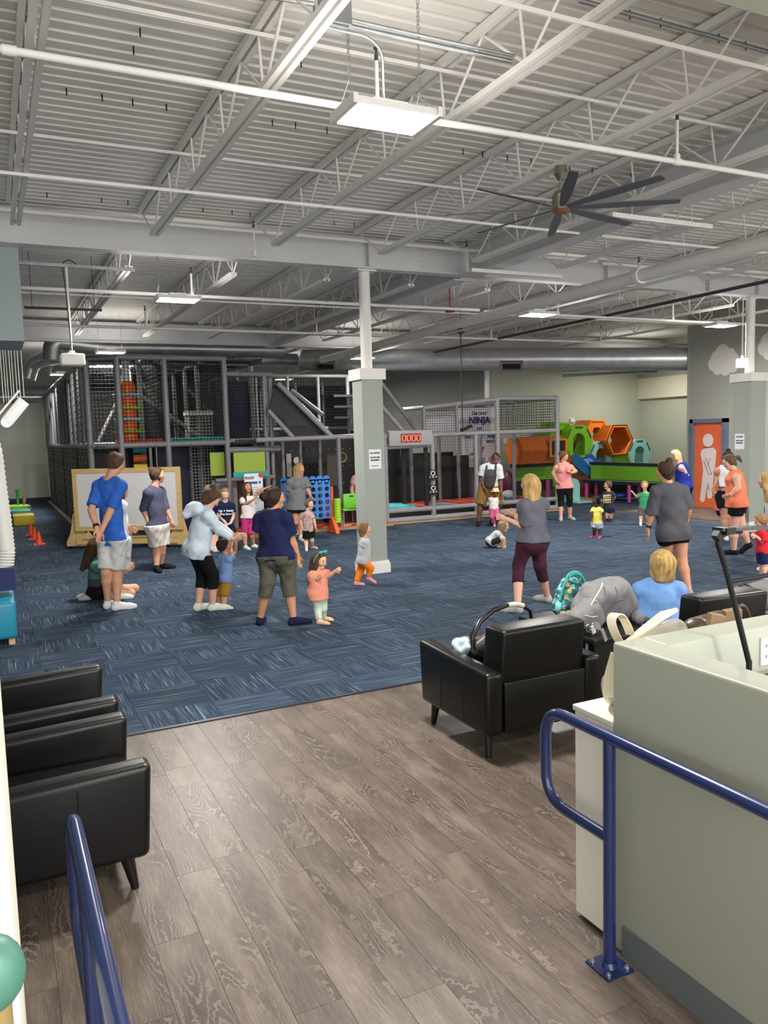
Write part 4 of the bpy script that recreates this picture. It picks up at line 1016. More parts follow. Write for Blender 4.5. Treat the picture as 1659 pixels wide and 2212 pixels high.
# timer display
t = thing('timer_display', (8.78, 16.4, 1.82), 'grey electronic timer box showing 0000 in red digits', 'display')
c0 = P(885.5, 946, Y=16.42); hw_ = .565
bevel_box('display_case', mat('case_grey', '9d9c9f', .5), c0[0]-hw_, c0[0]+hw_, 16.36, 16.44, c0[2]-.175, c0[2]+.175, .012, 2, t)
q = MB(); q.box(c0[0]-.27, c0[0]+.26, 16.352, 16.36, c0[2]-.10, c0[2]+.10); q.build('display_window', mat('red_window', '5e0a08', .3, emit=.5), t)
q = MB()
for k in range(4):
    cx = c0[0]-.192+k*.126; z = c0[2]
    for a, b in (((-.036, .065), (.036, .065)), ((-.036, -.065), (.036, -.065)), ((-.043, .058), (-.043, .004)), ((.043, .058), (.043, .004)), ((-.043, -.058), (-.043, -.004)), ((.043, -.058), (.043, -.004))):
        q.beam((cx+a[0], 16.349, z+a[1]), (cx+b[0], 16.349, z+b[1]), .006, .017, up=(0, 1, 0))
q.build('digits', mat('red_digit', (1, .16, .10), .4, emit=3), t)
# light targets on the cage post
for px, pz, lab in ((934, 1026, 'upper'), (935, 1058, 'lower')):
    c = P(px, pz, Y=16.4); t = thing('light_target', c, f'{lab} black light target with round buttons on the cage post', 'target')
    q = MB(); q.obox(c, (.11, 0, 0), (0, .02, 0), (0, 0, .12)); q.build('target_plate', BLACK, t)
    q = MB(); q.tube([c+np.array([.05*math.cos(a), -.025, .04+.05*math.sin(a)]) for a in np.linspace(0, 2*math.pi, 16, endpoint=False)], .012, 6, closed=True); q.build('target_ring', WHITE, t, 1)
    for dx, cl in ((-.08, '4f9fc8'), (0, 'c8c8c8'), (.08, 'b8a24a')):
        q = MB(); q.sph(c+np.array([dx, -.025, -.05]), .028, 8, 6); q.build('target_button', mat('btn'+cl, cl, .3), t, 2)

# banners inside the cage
VIN = mat('banner_vinyl', 'c9c4ca', .5); PUR = mat('purple_ink', '4a2a6c', .6); BLU = mat('blue_arrow', '2c6a9c', .5)
t = thing('ninja_banner', (11.93, 18.4, 2.0), 'white vinyl banner with purple lettering above the climbing cage', 'banner')
q = MB(); q.box(11.30, 12.56, 18.44, 18.45, 2.04, 2.72); q.build('banner_sheet', VIN, t)
text('Get your', .13, (11.95, 18.435, 2.58), (1, 0, 0), (0, 0, 1), PUR, t, bold=.004)
text('NINJA', .25, (11.95, 18.435, 2.38), (1, 0, 0), (0, 0, 1), PUR, t, bold=.012)
text('on!', .13, (11.95, 18.435, 2.17), (1, 0, 0), (0, 0, 1), PUR, t, bold=.004)
t = thing('plain_banner', (10.3, 17.6, 2.0), 'blank white vinyl sheet tied in the cage left of the purple lettering', 'banner')
a = P(917, 890, Y=17.6); b = P(985, 936, Y=17.6); q = MB(); q.box(a[0], b[0], 17.6, 17.61, b[2]-.05, a[2]); q.build('banner_sheet', VIN, t)
t = thing('direction_board', (12.3, 19.0, 1.3), 'pale grey direction board reading easy, medium and hard with arrows', 'sign')
a, b = P(1000, 940, Y=19), P(1071, 985, Y=19); q = MB(); q.box(a[0], b[0]+.1, 19, 19.02, b[2]-.02, a[2]+.05); q.build('board_sheet', VIN, t)
cx = (a[0]+b[0])/2
text('EASY', .09, (a[0]+.16, 18.99, a[2]-.06), (1, 0, 0), (0, 0, 1), INK, t, bold=.003)
text('MEDIUM', .09, (b[0]-.14, 18.99, a[2]-.2), (1, 0, 0), (0, 0, 1), INK, t, bold=.003)
text('HARD', .10, (cx-.2, 18.99, b[2]+.08), (1, 0, 0), (0, 0, 1), INK, t, bold=.003)
arrow = [(-.16, -.04), (.04, -.04), (.04, -.1), (.17, 0), (.04, .1), (.04, .04), (-.16, .04)]
q = MB(); q.prism(arrow, (b[0]-.12, 18.99, a[2]-.05), (1, 0, 0), (0, 0, 1), (0, -.004, 0)); q.build('arrow', BLU, t)
q = MB(); q.prism([(p[0]*1.4, p[1]*1.4) for p in arrow], (cx, 18.99, (a[2]+b[2])/2), (.3, 0, -1), (1, 0, .3), (0, -.004, 0)); q.build('arrow', mat('mauve_arrow', '6c5a74', .5), t)
# poster by the tower
t = thing('rules_poster', (4.95, 16.4, .5), 'tall white rules poster with blue heading beside the play tower', 'poster')
q = MB(); q.box(4.74, 5.14, 16.38, 16.40, .42, 1.34); q.build('poster_sheet', PAPER, t)
q = MB(); q.box(4.78, 5.02, 16.375, 16.38, 1.12, 1.17); q.cyl((5.07, 16.38, 1.15), (5.07, 16.373, 1.15), .025, 12); q.build('poster_heading', mat('poster_blue', '2e48a0', .5), t)
q = MB(); q.cyl((5.10, 16.38, 1.30), (5.10, 16.373, 1.30), .055, 14); q.build('poster_dot', mat('poster_red', 'c23a50', .5), t)
text('RULES', .07, (4.85, 16.372, 1.25), (1, 0, 0), (0, 0, 1), INK, t, bold=.002)
q = MB()
for i in range(11): q.box(4.79, 5.02+.07*((i*3) % 4)/4, 16.376, 16.38, 1.04-i*.05, 1.048-i*.05)
q.build('poster_text', mat('soft_ink', '77777f', .6), t)
# narrow posters on the black wall
for px, w, h, lab in ((624, .12, .55, 'narrow white poster strip on the black mat wall'), (641, .10, .16, 'small round white decal on the black mat wall')):
    c = P(px, 1005 if px == 624 else 995, Y=18.15); q = MB()
    if px == 624: q.box(c[0]-w/2, c[0]+w/2, 18.14, 18.15, c[2]-h/2, c[2]+h/2)
    else: q.cyl((c[0], 18.15, c[2]), (c[0], 18.13, c[2]), .09, 16)
    tag(q.build('wall_poster', mat('poster_cream', 'c9c3b5', .6)), lab, 'poster')
c = P(739, 988, Y=17.6); q = MB(); q.tube([c+np.array([.11*math.cos(a), 0, .11*math.sin(a)]) for a in np.linspace(0, 2*math.pi, 20, endpoint=False)], .014, 6, closed=True)
tag(q.build('gym_ring', mat('ring_wood', 'b99a62', .5), None, 1), 'wooden gym ring hanging in front of the black mats', 'ring')
c = P(718, 1010, Y=17.4); q = MB(); q.box(c[0]-.14, c[0]+.12, 17.38, 17.42, c[2]-.42, c[2]+.32); tag(q.build('hanging_cloth', mat('olive_cloth', '4a463c', .8)), 'dark olive cloth strip hanging beside the gym ring', 'cloth')

# giant connect game
t = thing('connect_game', (6.0, 16.0, 0), 'giant blue four-in-a-row frame with orange stand', 'game')
gx0, gx1, gy = P(607, 1050, Y=15.95)[0], P(712, 1050, Y=15.95)[0], 15.95
GB = mat('game_blue', '2f7fd0', .4); OR = mat('game_orange', 'e8602a', .4)
cols, rows = 7, 6; cw = (gx1-gx0)/cols; z0, z1 = .32, 1.17; ch = (z1-z0)/rows
q = MB()
for i in range(cols):
    for j in range(rows):
        cx, cz = gx0+(i+.5)*cw, z0+(j+.5)*ch; n = 16; inn = circ(0, 0, .052, n); out = []
        for a in range(n):
            an = 2*math.pi*a/n; s = 1/max(abs(math.cos(an)), abs(math.sin(an))); out.append((cw/2*s*math.cos(an), ch/2*s*math.sin(an)))
        q.ring(out, inn, (cx, gy-.03, cz), (1, 0, 0), (0, 0, 1), (0, .06, 0))
q.build('game_grid', GB, t)
q = MB()
for i in range(cols): q.cyl((gx0+(i+.5)*cw, gy-.03, z1), (gx0+(i+.5)*cw, gy+.03, z1), cw*.48, 14)
q.build('grid_crest', GB, t)
for x in (gx0-.04, gx1+.04):
    q = MB(); q.cyl((x, gy, .05), (x, gy, 1.0), .035, 12); q.build('stand_post', OR, t, .8)
    q = MB(); q.add([(x-.04, gy-.3, 0), (x+.04, gy-.3, 0), (x+.04, gy+.3, 0), (x-.04, gy+.3, 0), (x-.04, gy-.04, .35), (x+.04, gy-.04, .35), (x+.04, gy+.04, .35), (x-.04, gy+.04, .35)],
        [(0, 3, 2, 1), (4, 5, 6, 7), (0, 1, 5, 4), (1, 2, 6, 5), (2, 3, 7, 6), (3, 0, 4, 7)]); q.build('stand_foot', OR, t)
    for k in range(9):
        q = MB(); q.cyl((x+.09 if x > gx0 else x-.06, gy-.08, .22+k*.058), (x+.09 if x > gx0 else x-.06, gy-.08, .272+k*.058), .075, 18); q.build('token', mat('token_lime', 'a5dc22', .45), t, .7)
for i, j in ((6, 0), (6, 1), (6, 2)): 
    cx, cz = gx0+(i+.5)*cw, z0+(j+.5)*ch; q = MB(); q.cyl((cx, gy-.012, cz), (cx, gy+.012, cz), .054, 14); q.build('token', mat('token_red', '6e1c30', .5), t, .7)
# green chair and ball basket
c = P(757, 1095, Y=16.2)
t = thing('plastic_chair', (c[0], 16.3, 0), 'bright green plastic shell chair with metal legs left of the centre column', 'chair')
GR = mat('chair_green', '6cc227', .4)
bevel_box('backrest', GR, c[0]-.19, c[0]+.19, 16.14, 16.17, .48, .80, .014, 3, t)
bevel_box('seat', GR, c[0]-.19, c[0]+.19, 16.15, 16.52, .42, .45, .014, 3, t)
for sx in (-1, 1):
    for sy in (0, 1): q = MB(); q.cyl((c[0]+sx*.16, 16.22+sy*.26, .43), (c[0]+sx*.2, 16.13+sy*.42, .07), .011, 8); q.build('leg', GALV, t, .8)
q = MB(); q.box(c[0]-.05, c[0]+.05, 16.135, 16.14, .73, .76); q.build('hand_hole', BLACK, t)
c = P(745, 1070, Y=17.2); t = thing('ball_bag', (c[0], 17.2, .07), 'clear bag of blue plastic balls behind the green chair', 'bag')
q = MB(); q.box(c[0]-.4, c[0]+.35, 17.1, 17.6, .07, .50); q.build('bin', mat('dark_bin', '2a1c1c', .5), t)
for i in range(16):
    q = MB(); q.sph((c[0]-.33+.09*(i % 8), 17.12+.09*(i//8), .53+.02*(i % 3)), .05, 8, 6); q.build('ball', mat('ball_blue', '4a78b0', .4), t, 2)

# ================================================================= WHITEBOARD
a, b = np.array([1.25, 16.0]), np.array([3.23, 15.1])
a, b = g2 = (P(150, 1187, Z=0)[:2], P(400, 1183, Z=0)[:2]); u = _u(np.array([b[0]-a[0], b[1]-a[1], 0])); nrm = np.array([u[1], -u[0], 0])
L = np.linalg.norm(b-a); o = np.array([a[0], a[1], 0]); PINE = mat('pine', 'cfae78', .5, var=.12, scale=5, stretch=(1, 1, 8))
t = thing('whiteboard', o+u*L/2, 'large white marker board in a pine frame on a wheeled wooden stand', 'whiteboard')
x0, x1, z0, z1 = .16, L-.02, .36, 1.58
Z = np.array([0, 0, 1.])
q = MB(); q.obox(o+u*(x0+x1)/2+Z*(z0+z1)/2, u*(x1-x0-.1)/2, Z*(z1-z0-.1)/2, nrm*.012); q.build('board_panel', mat('board_white', 'd9d8da', .3), t)
for nm, c, hu, hz in (('frame_rail', (x0+x1)/2, (x1-x0)/2, None), ):
    for z in (z0+.045, z1-.045): q = MB(); q.obox(o+u*c+Z*z, u*hu, Z*.045, nrm*.025); q.build('frame_rail', PINE, t)
for x in (x0+.045, x1-.045): q = MB(); q.obox(o+u*x+Z*(z0+z1)/2, u*.045, Z*((z1-z0)/2-.09), nrm*.025); q.build('frame_stile', PINE, t)
foot = [(-.02, .06), (.32, .06), (.34, .16), (.22, .34), (.13, .5), (.12, .68), (.07, .73), (0, .7), (-.03, .5), (-.08, .3), (-.16, .14), (-.16, .06)]
q = MB(); q.prism(foot, o+u*.10-nrm*.03, u, Z, nrm*-.04); q.build('end_foot', PINE, t)
q = MB(); q.prism([(-p[0], p[1]) for p in foot], o+u*(L-.03)-nrm*.03, u, Z, nrm*-.04); q.build('end_foot', PINE, t)
q = MB(); q.obox(o+u*L/2+Z*.15-nrm*.02, u*(L/2-.15), Z*.055, nrm*.02); q.build('stretcher', PINE, t)
q = MB(); q.obox(o+u*L/2+Z*.23-nrm*.12, u*(L/2-.15), Z*.012, nrm*.1); q.build('tray', PINE, t)
for c in (.42, L/2, L-.42): q = MB(); q.prism([(-.12, 0), (.12, 0), (0, .16)], o+u*c+Z*.2-nrm*.0, u, Z, nrm*.03); q.build('gusset', PINE, t)
for c in (.0, .34, L-.34, L): 
    p = o+u*c-nrm*.05; q = MB(); q.cyl(p+Z*.035-u*.012, p+Z*.035+u*.012, .035, 12); q.build('caster', BLACK, t, .7)

# ================================================================= CONES, STEPS
CONE = mat('cone_orange', 'f2502a', .45)
for (px, py), lab in (((88, 1177), 'nearest of the three small orange cones'), ((78, 1166), 'middle of the three small orange cones'), ((71, 1157), 'farthest of the three small orange cones')):
    p = P(px-3, py, Z=0); t = thing('traffic_cone', (p[0], p[1], .0045), lab, 'cone', 'orange cones on the carpet')
    q = MB(); q.cyl((p[0], p[1], .0245), (p[0], p[1], .28), .075, 14, r2=.018); q.build('cone_body', CONE, t, .7)
    q = MB(); q.box(p[0]-.11, p[0]+.11, p[1]-.11, p[1]+.11, .0045, .024); q.build('cone_base', CONE, t)
p0, p1 = P(30, 1137, Z=0), P(77, 1135, Z=0); w = p1[0]-p0[0]
t = thing('foam_steps', (p0[0]+w/2, p0[1]+.6, 0), 'yellow, teal and lime soft foam step blocks at the far left', 'soft play blocks')
for k, (cl, z) in enumerate((('d9b92a', .26), ('2f9c8c', .33), ('9fc23a', .40))):
    bevel_box('foam_step', mat('step_'+cl, cl, .45), p0[0]-k*.03, p1[0]-k*.05, p0[1]+k*.78+.002, p0[1]+(k+1)*.78, .004, z, .02, 2, t)
q = MB(); c = P(38, 1075, Y=p0[1]+2); q.cyl((c[0], c[1], .4), (c[0], c[1], .85), .03, 10, r2=.05); tag(q.build('green_cone', mat('toy_green', '3fb24a', .5), None, .7), 'small green upright toy behind the infant on the foam steps', 'toy')

# ================================================================= SOFT PLAY HEXAGONS
def hexa(n=6, r=1, rot=0, sx=1, sy=1): return [(sx*r*math.cos(math.radians(rot+60*k)), sy*r*math.sin(math.radians(rot+60*k))) for k in range(n)]
HY = 20.4
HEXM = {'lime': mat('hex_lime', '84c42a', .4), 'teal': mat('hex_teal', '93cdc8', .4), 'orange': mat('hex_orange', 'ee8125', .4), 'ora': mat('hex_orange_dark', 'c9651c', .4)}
def hexblock(px, py, R, m, label, kind, depth=.75, Y=HY):
    c = P(px, py, Y=Y); t = thing('hexagon_block', (c[0], Y, c[2]-R*.87), label, 'soft play block', 'hexagon play blocks')
    O, U, V, D = c, (1, 0, 0), (0, 0, 1), (0, depth, 0); s = HEXM[m]
    if kind == 'frame':
        q = MB(); q.ring(hexa(r=R), hexa(r=R*.84), O, U, V, np.array(D)*.12); q.build('front_frame', s, t)
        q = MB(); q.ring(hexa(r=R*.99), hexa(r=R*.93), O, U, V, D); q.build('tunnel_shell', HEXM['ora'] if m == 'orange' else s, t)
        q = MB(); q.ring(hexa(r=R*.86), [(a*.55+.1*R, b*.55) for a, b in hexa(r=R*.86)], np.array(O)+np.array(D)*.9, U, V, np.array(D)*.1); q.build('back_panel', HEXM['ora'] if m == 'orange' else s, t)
    elif kind == 'arch':
        n = 18; inn = []
        for k in range(n):
            an = 2*math.pi*k/n+math.pi/6
            x, y = .40*R*math.cos(an), .40*R*math.sin(an)
            if y < 0: y = max(-.80*R, y*2.0); x = math.copysign(.40*R, x) if abs(x) > .1*R else x
            inn.append((x, y+.05*R))
        out = []
        for k in range(n):
            an = 2*math.pi*k/n+math.pi/6; am = (an % (math.pi/3))-math.pi/6; rr = R*math.cos(math.pi/6)/math.cos(am); out.append((rr*math.cos(an), rr*math.sin(an)))
        q = MB(); q.ring(out, inn, O, U, V, np.array(D)*.12); q.build('front_panel', s, t)
        q = MB(); q.ring(hexa(r=R*.995), hexa(r=R*.95), np.array(O)+np.array(D)*.121, U, V, np.array(D)*.86); q.build('tunnel_shell', s, t)
        q = MB(); o2 = np.array(O)-np.array(D)*.006; dd = np.array(D)*-.004
        q.prism([(-.26*R, .70*R), (.26*R, .70*R), (.26*R, .79*R), (-.26*R, .79*R)], o2, U, V, dd)
        for sg in (-1, 1): q.prism([(sg*.50*R, .66*R), (sg*.57*R, .70*R), (sg*.83*R, .22*R), (sg*.78*R, .14*R)], o2, U, V, dd)
        q.build('slot', mat('slot_dark', '2c4a34', .6), t)
    elif kind == 'tunnel':
        q = MB(); q.ring(hexa(r=R), hexa(r=R*.9), O, U, V, D); q.build('tunnel_shell', s, t)
        q = MB(); q.ring(hexa(r=R*.97), [(a*.45, b*.5) for a, b in hexa(r=R*.95)], np.array(O)+np.array(D)*.05, U, V, np.array(D)*.06); q.build('window_panel', s, t)
    return t
R = .515
hexblock(1216, 944, .54, 'lime', 'lime green hexagon block with a small window, top left beside the cage post', 'tunnel')
hexblock(1251, 954, .60, 'lime', 'tall lime green hexagon block with an arched opening', 'arch', Y=20.1)
hexblock(1291, 938, .54, 'orange', 'orange hexagon block with a small window, top row middle', 'tunnel', Y=20.6)
hexblock(1339, 951, .58, 'orange', 'large open orange hexagon block, top row right', 'frame', Y=20.1)
hexblock(1299, 984, .54, 'teal', 'pale teal hexagon block with arched opening, left of the orange one', 'arch')
hexblock(1382, 980, .56, 'teal', 'pale teal hexagon block with arched opening at the far right', 'arch')
hexblock(1342, 1013, .50, 'lime', 'lower lime hexagon block with orange frame between the teal ones', 'tunnel', Y=20.3)
hexblock(1213, 985, .50, 'orange', 'orange hexagon block beside the cage corner post', 'tunnel', Y=20.2)
q = MB(); q.box(14.9, 20.4, 20.15, 21.4, .004, .30); tag(q.build('play_platform', mat('platform_green', '3c5a24', .6)), 'low green padded platform carrying the hexagon blocks', 'platform')
q = MB(); q.box(15.1, 16.1, 20.25, 21.0, .301, .82); tag(q.build('foam_plinth', HEXM['lime']), 'lime foam plinth under the orange hexagon block beside the cage', 'soft play block')
# big orange lying hexagon prism seen through the net
c = P(1148, 972, Y=18.6); t = thing('hexagon_tunnel', (c[0], 18.6, c[2]-.4), 'long orange hexagonal tunnel lying behind the cage net', 'soft play block')
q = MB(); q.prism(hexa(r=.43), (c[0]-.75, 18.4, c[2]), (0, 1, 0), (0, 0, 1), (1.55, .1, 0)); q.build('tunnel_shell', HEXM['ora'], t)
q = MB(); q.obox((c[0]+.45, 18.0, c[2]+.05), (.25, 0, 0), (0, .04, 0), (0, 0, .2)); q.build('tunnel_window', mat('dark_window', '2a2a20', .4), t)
q = MB(); q.ring([(-.3, -.25), (.3, -.25), (.3, .25), (-.3, .25)], [(-.24, -.2), (.24, -.2), (.24, .2), (-.24, .2)], (c[0]+.45, 17.95, c[2]+.05), (1, 0, 0), (0, 0, 1), (0, .05, 0)); q.build('window_frame', HEXM['orange'], t)
# blue slide
t = thing('blue_slide', (16.4, 18.8, .5), 'small blue slide with raised sides in front of the hexagon blocks', 'slide')
BS, BS2 = mat('slide_blue', '2d6fae', .35), mat('slide_blue_light', '4a8ed8', .35)
a, b = P(1252, 982, Y=18.9), P(1290, 1045, Y=18.2); e = P(1262, 990, Y=19.1); f_ = P(1310, 1045, Y=18.5)
def slab(pts, w):
    q = MB(); n = len(pts); A = [np.array(p, float) for p in pts]; w = np.array(w, float); q.add(A+[p+w for p in A], [tuple(range(n)), tuple(reversed(range(n, 2*n)))]+[(i, n+i, n+(i+1) % n, (i+1) % n) for i in range(n)]); return q
def sidepoly(Y, px0):
    pts = [(px0, 982), (px0+12, 980), (px0+24, 992), (px0+42, 1012), (px0+44, 1035), (px0+20, 1018), (px0+2, 1002)]
    return [P(x, y, Y=Y) for x, y in pts]
q = MB(); q.box(15.95, 16.9, 19.3, 19.75, .004, .62); q.build('slide_support', mat('support_red', '8c3a2a', .5), t)
slab(sidepoly(19.3, 1236), (.02, .05, 0)).build('slide_side', BS, t)
slab(sidepoly(19.65, 1266), (.02, .05, 0)).build('slide_side', BS, t)
slab([P(1246, 992, Y=19.35), P(1276, 990, Y=19.65), P(1310, 1022, Y=19.65), P(1280, 1026, Y=19.35)], (0, 0, -.04)).build('slide_bed', BS2, t)
# small teal bench piece and floor mats at the slide base
q = MB(); c = P(1243, 1040, Y=18.0); q.prism([(-.14, 0), (.16, 0), (.16, .5), (.1, .62), (-.02, .68), (-.14, .68)], (c[0], 18.0, 0), (1, 0, 0), (0, 0, 1), (0, .35, 0)); tag(q.build('teal_arch_piece', HEXM['teal']), 'pale teal rounded foam piece beside the woman in the pink tank', 'soft play block')
q = MB(); q.box(14.6, 15.9, 17.6, 19.0, .004, .03); tag(q.build('play_mat', mat('aqua_mat', '7fd0cc', .5)), 'aqua floor mat by the hexagon blocks', 'mat')
q = MB(); q.box(15.15, 15.75, 17.75, 18.4, .031, .036); tag(q.build('mat_patch', mat('mat_orange', 'd9a565', .5)), 'orange patch on the aqua floor mat', 'mat')
# low green pen wall and black-topped rails on magenta posts
t = thing('ball_pit_wall', (15.6, 17.4, .4), 'long lime green padded wall with a dark blue cap, in front of the hexagons', 'play wall')
a, b = P(1279, 1010, Y=19.15), P(1440, 1013, X=16.55)
d = _u(np.array([b[0]-a[0], b[1]-a[1], 0])); L = np.linalg.norm((b-a)[:2]); nn = np.array([-d[1], d[0], 0]) ; nn = nn if nn[0] > 0 else -nn
LG = mat('pen_lime', '76b52c', .45); NV = mat('pen_navy', '1c2238', .4)
base = np.array([a[0], a[1], 0])
q = MB(); q.obox(base+d*L/2+np.array([0, 0, .74]), d*L/2, nn*.06, (0, 0, .25)); q.build('padded_wall', LG, t)
q = MB(); q.obox(base+d*L/2+np.array([0, 0, 1.02]), d*(L/2+.03), nn*.08, (0, 0, .045)); q.build('wall_cap', NV, t)
q = MB(); q.obox(base+d*L/2+np.array([0, 0, .28]), d*L/2, nn*.05, (0, 0, .2)); q.build('dark_skirt', mat('pen_dark', '1f2c1a', .5), t)
t = thing('play_table', (15.3, 17.2, 0), 'low navy-topped play table on magenta legs in front of the lime wall', 'table')
MG = mat('magenta_post', 'b03a86', .45)
l1, l2 = P(1267, 1078, Z=0), P(1359, 1085, Z=0); d2 = _u(l2-l1); L2 = np.linalg.norm(l2-l1)
n2_ = np.array([-d2[1], d2[0], 0]); n2_ = n2_ if n2_[0] > 0 else -n2_
cz = .53
q = MB(); q.obox(l1+d2*(L2*.80)+n2_*.22+np.array([0, 0, cz]), d2*(L2*.80+.15), n2_*.28, (0, 0, .04)); q.build('table_top', NV, t)
for k in (0, 1, 1.58):
    for s in (0, .4):
        c = l1+d2*L2*k+n2_*s; q = MB(); q.cyl(c, c+np.array([0, 0, cz-.04]), .055, 12); q.build('leg', MG, t, .8)
q = MB(); q.sph(P(1343, 1070, Y=17.3)+np.array([0, 0, .0]), (.25, .18, .07), 16, 8); tag(q.build('blue_rocker', mat('rocker_blue', '2533a8', .4), None, 2), 'shiny blue plastic rocker under the play table', 'toy')
# the same green wall continues behind the cage
t = thing('ball_pit_wall', (12.3, 18.9, .4), 'lime green padded wall with dark cap seen through the cage net', 'play wall')
a, b = P(1080, 1020, Y=20.0), P(1205, 1015, Y=18.6)
q = MB(); q.box(a[0], b[0]+.3, 19.2, 19.35, .62, 1.0); q.build('padded_wall', LG, t); q = MB(); q.box(a[0]-.05, b[0]+.3, 19.15, 19.4, 1.0, 1.12); q.build('wall_cap', NV, t)
q = MB(); q.box(a[0], b[0]+.3, 19.22, 19.33, .3, .6); q.build('dark_skirt', NV, t)
for x in (a[0]+.3, a[0]+1.1, b[0]): q = MB(); q.cyl((x, 19.1, 0), (x, 19.1, .6), .055, 12); q.build('leg', MG, t, .8)
c = P(1098, 1068, Y=17.8); q = MB(); q.sph(c, (.2, .14, .12), 14, 8); tag(q.build('net_ball', mat('pale_ball', 'b9bcc0', .5), None, 2), 'pale grey soft ball lying inside the cage', 'ball')
c = P(1097, 1045, Y=18.6); q = MB(); q.sph(c, (.14, .2, .38), 14, 8); tag(q.build('purple_pod', mat('pod_purple', '5a2140', .45), None, 2), 'dark purple rounded pod behind the man with the carrier', 'toy')
# wall fittings
c = P(1235, 908, Y=21.5); q = MB(); q.box(c[0]-.09, c[0]+.09, 21.44, 21.5, c[2]-.06, c[2]+.06); tag(q.build('wall_box', WHITE), 'small white box on the back wall above the hexagon blocks', 'wall fitting')
c = P(1090, 953, Y=21.5); q = MB(); q.box(c[0]-.06, c[0]+.06, 21.44, 21.5, c[2]-.09, c[2]+.09); tag(q.build('wall_switch', WHITE), 'small white wall plate seen through the cage net', 'wall fitting')

# ================================================================= PEOPLE
def surface_nets(S, lo, h):
    neg = S < 0
    c = neg[:-1, :-1, :-1].astype(np.int8)
    for dx, dy, dz in ((1, 0, 0), (0, 1, 0), (1, 1, 0), (0, 0, 1), (1, 0, 1), (0, 1, 1), (1, 1, 1)):
        c = c+neg[dx:S.shape[0]-1+dx, dy:S.shape[1]-1+dy, dz:S.shape[2]-1+dz]
    act = (c > 0) & (c < 8); I = np.argwhere(act)
    if len(I) == 0: return np.zeros((0, 3)), []
    idx = -np.ones(act.shape, np.int64); idx[act] = np.arange(len(I))
    co = [(0, 0, 0), (1, 0, 0), (0, 1, 0), (1, 1, 0), (0, 0, 1), (1, 0, 1), (0, 1, 1), (1, 1, 1)]
    vals = np.stack([S[I[:, 0]+a, I[:, 1]+b, I[:, 2]+d] for a, b, d in co], 1)
    acc = np.zeros((len(I), 3)); n = np.zeros(len(I))
    for p, q in ((0, 1), (2, 3), (4, 5), (6, 7), (0, 2), (1, 3), (4, 6), (5, 7), (0, 4), (1, 5), (2, 6), (3, 7)):
        a, b = vals[:, p], vals[:, q]; m = (a < 0) != (b < 0); t = np.where(m, a/(a-b+1e-12), 0)
        pa, pb = np.array(co[p], float), np.array(co[q], float)
        acc += np.where(m[:, None], pa+(pb-pa)*t[:, None], 0); n += m
    V = (I+acc/n[:, None])*h+lo
    Q = []
    for ax in range(3):
        a1, a2 = [(1, 2), (2, 0), (0, 1)][ax]
        sl0 = [slice(None)]*3; sl1 = [slice(None)]*3; sl0[ax] = slice(0, -1); sl1[ax] = slice(1, None)
        A, B = neg[tuple(sl0)], neg[tuple(sl1)]; E = np.argwhere(A != B)
        if len(E) == 0: continue
        E = E[(E[:, a1] > 0) & (E[:, a2] > 0) & (E[:, a1] < S.shape[a1]-1) & (E[:, a2] < S.shape[a2]-1)]
        def ci(d1, d2):
            e = E.copy(); e[:, a1] -= d1; e[:, a2] -= d2; return idx[e[:, 0], e[:, 1], e[:, 2]]
        q = np.stack([ci(1, 1), ci(0, 1), ci(0, 0), ci(1, 0)], 1); f = A[E[:, 0], E[:, 1], E[:, 2]]
        q[~f] = q[~f][:, ::-1]; Q.append(q[(q >= 0).all(1)])
    return V, np.concatenate(Q)
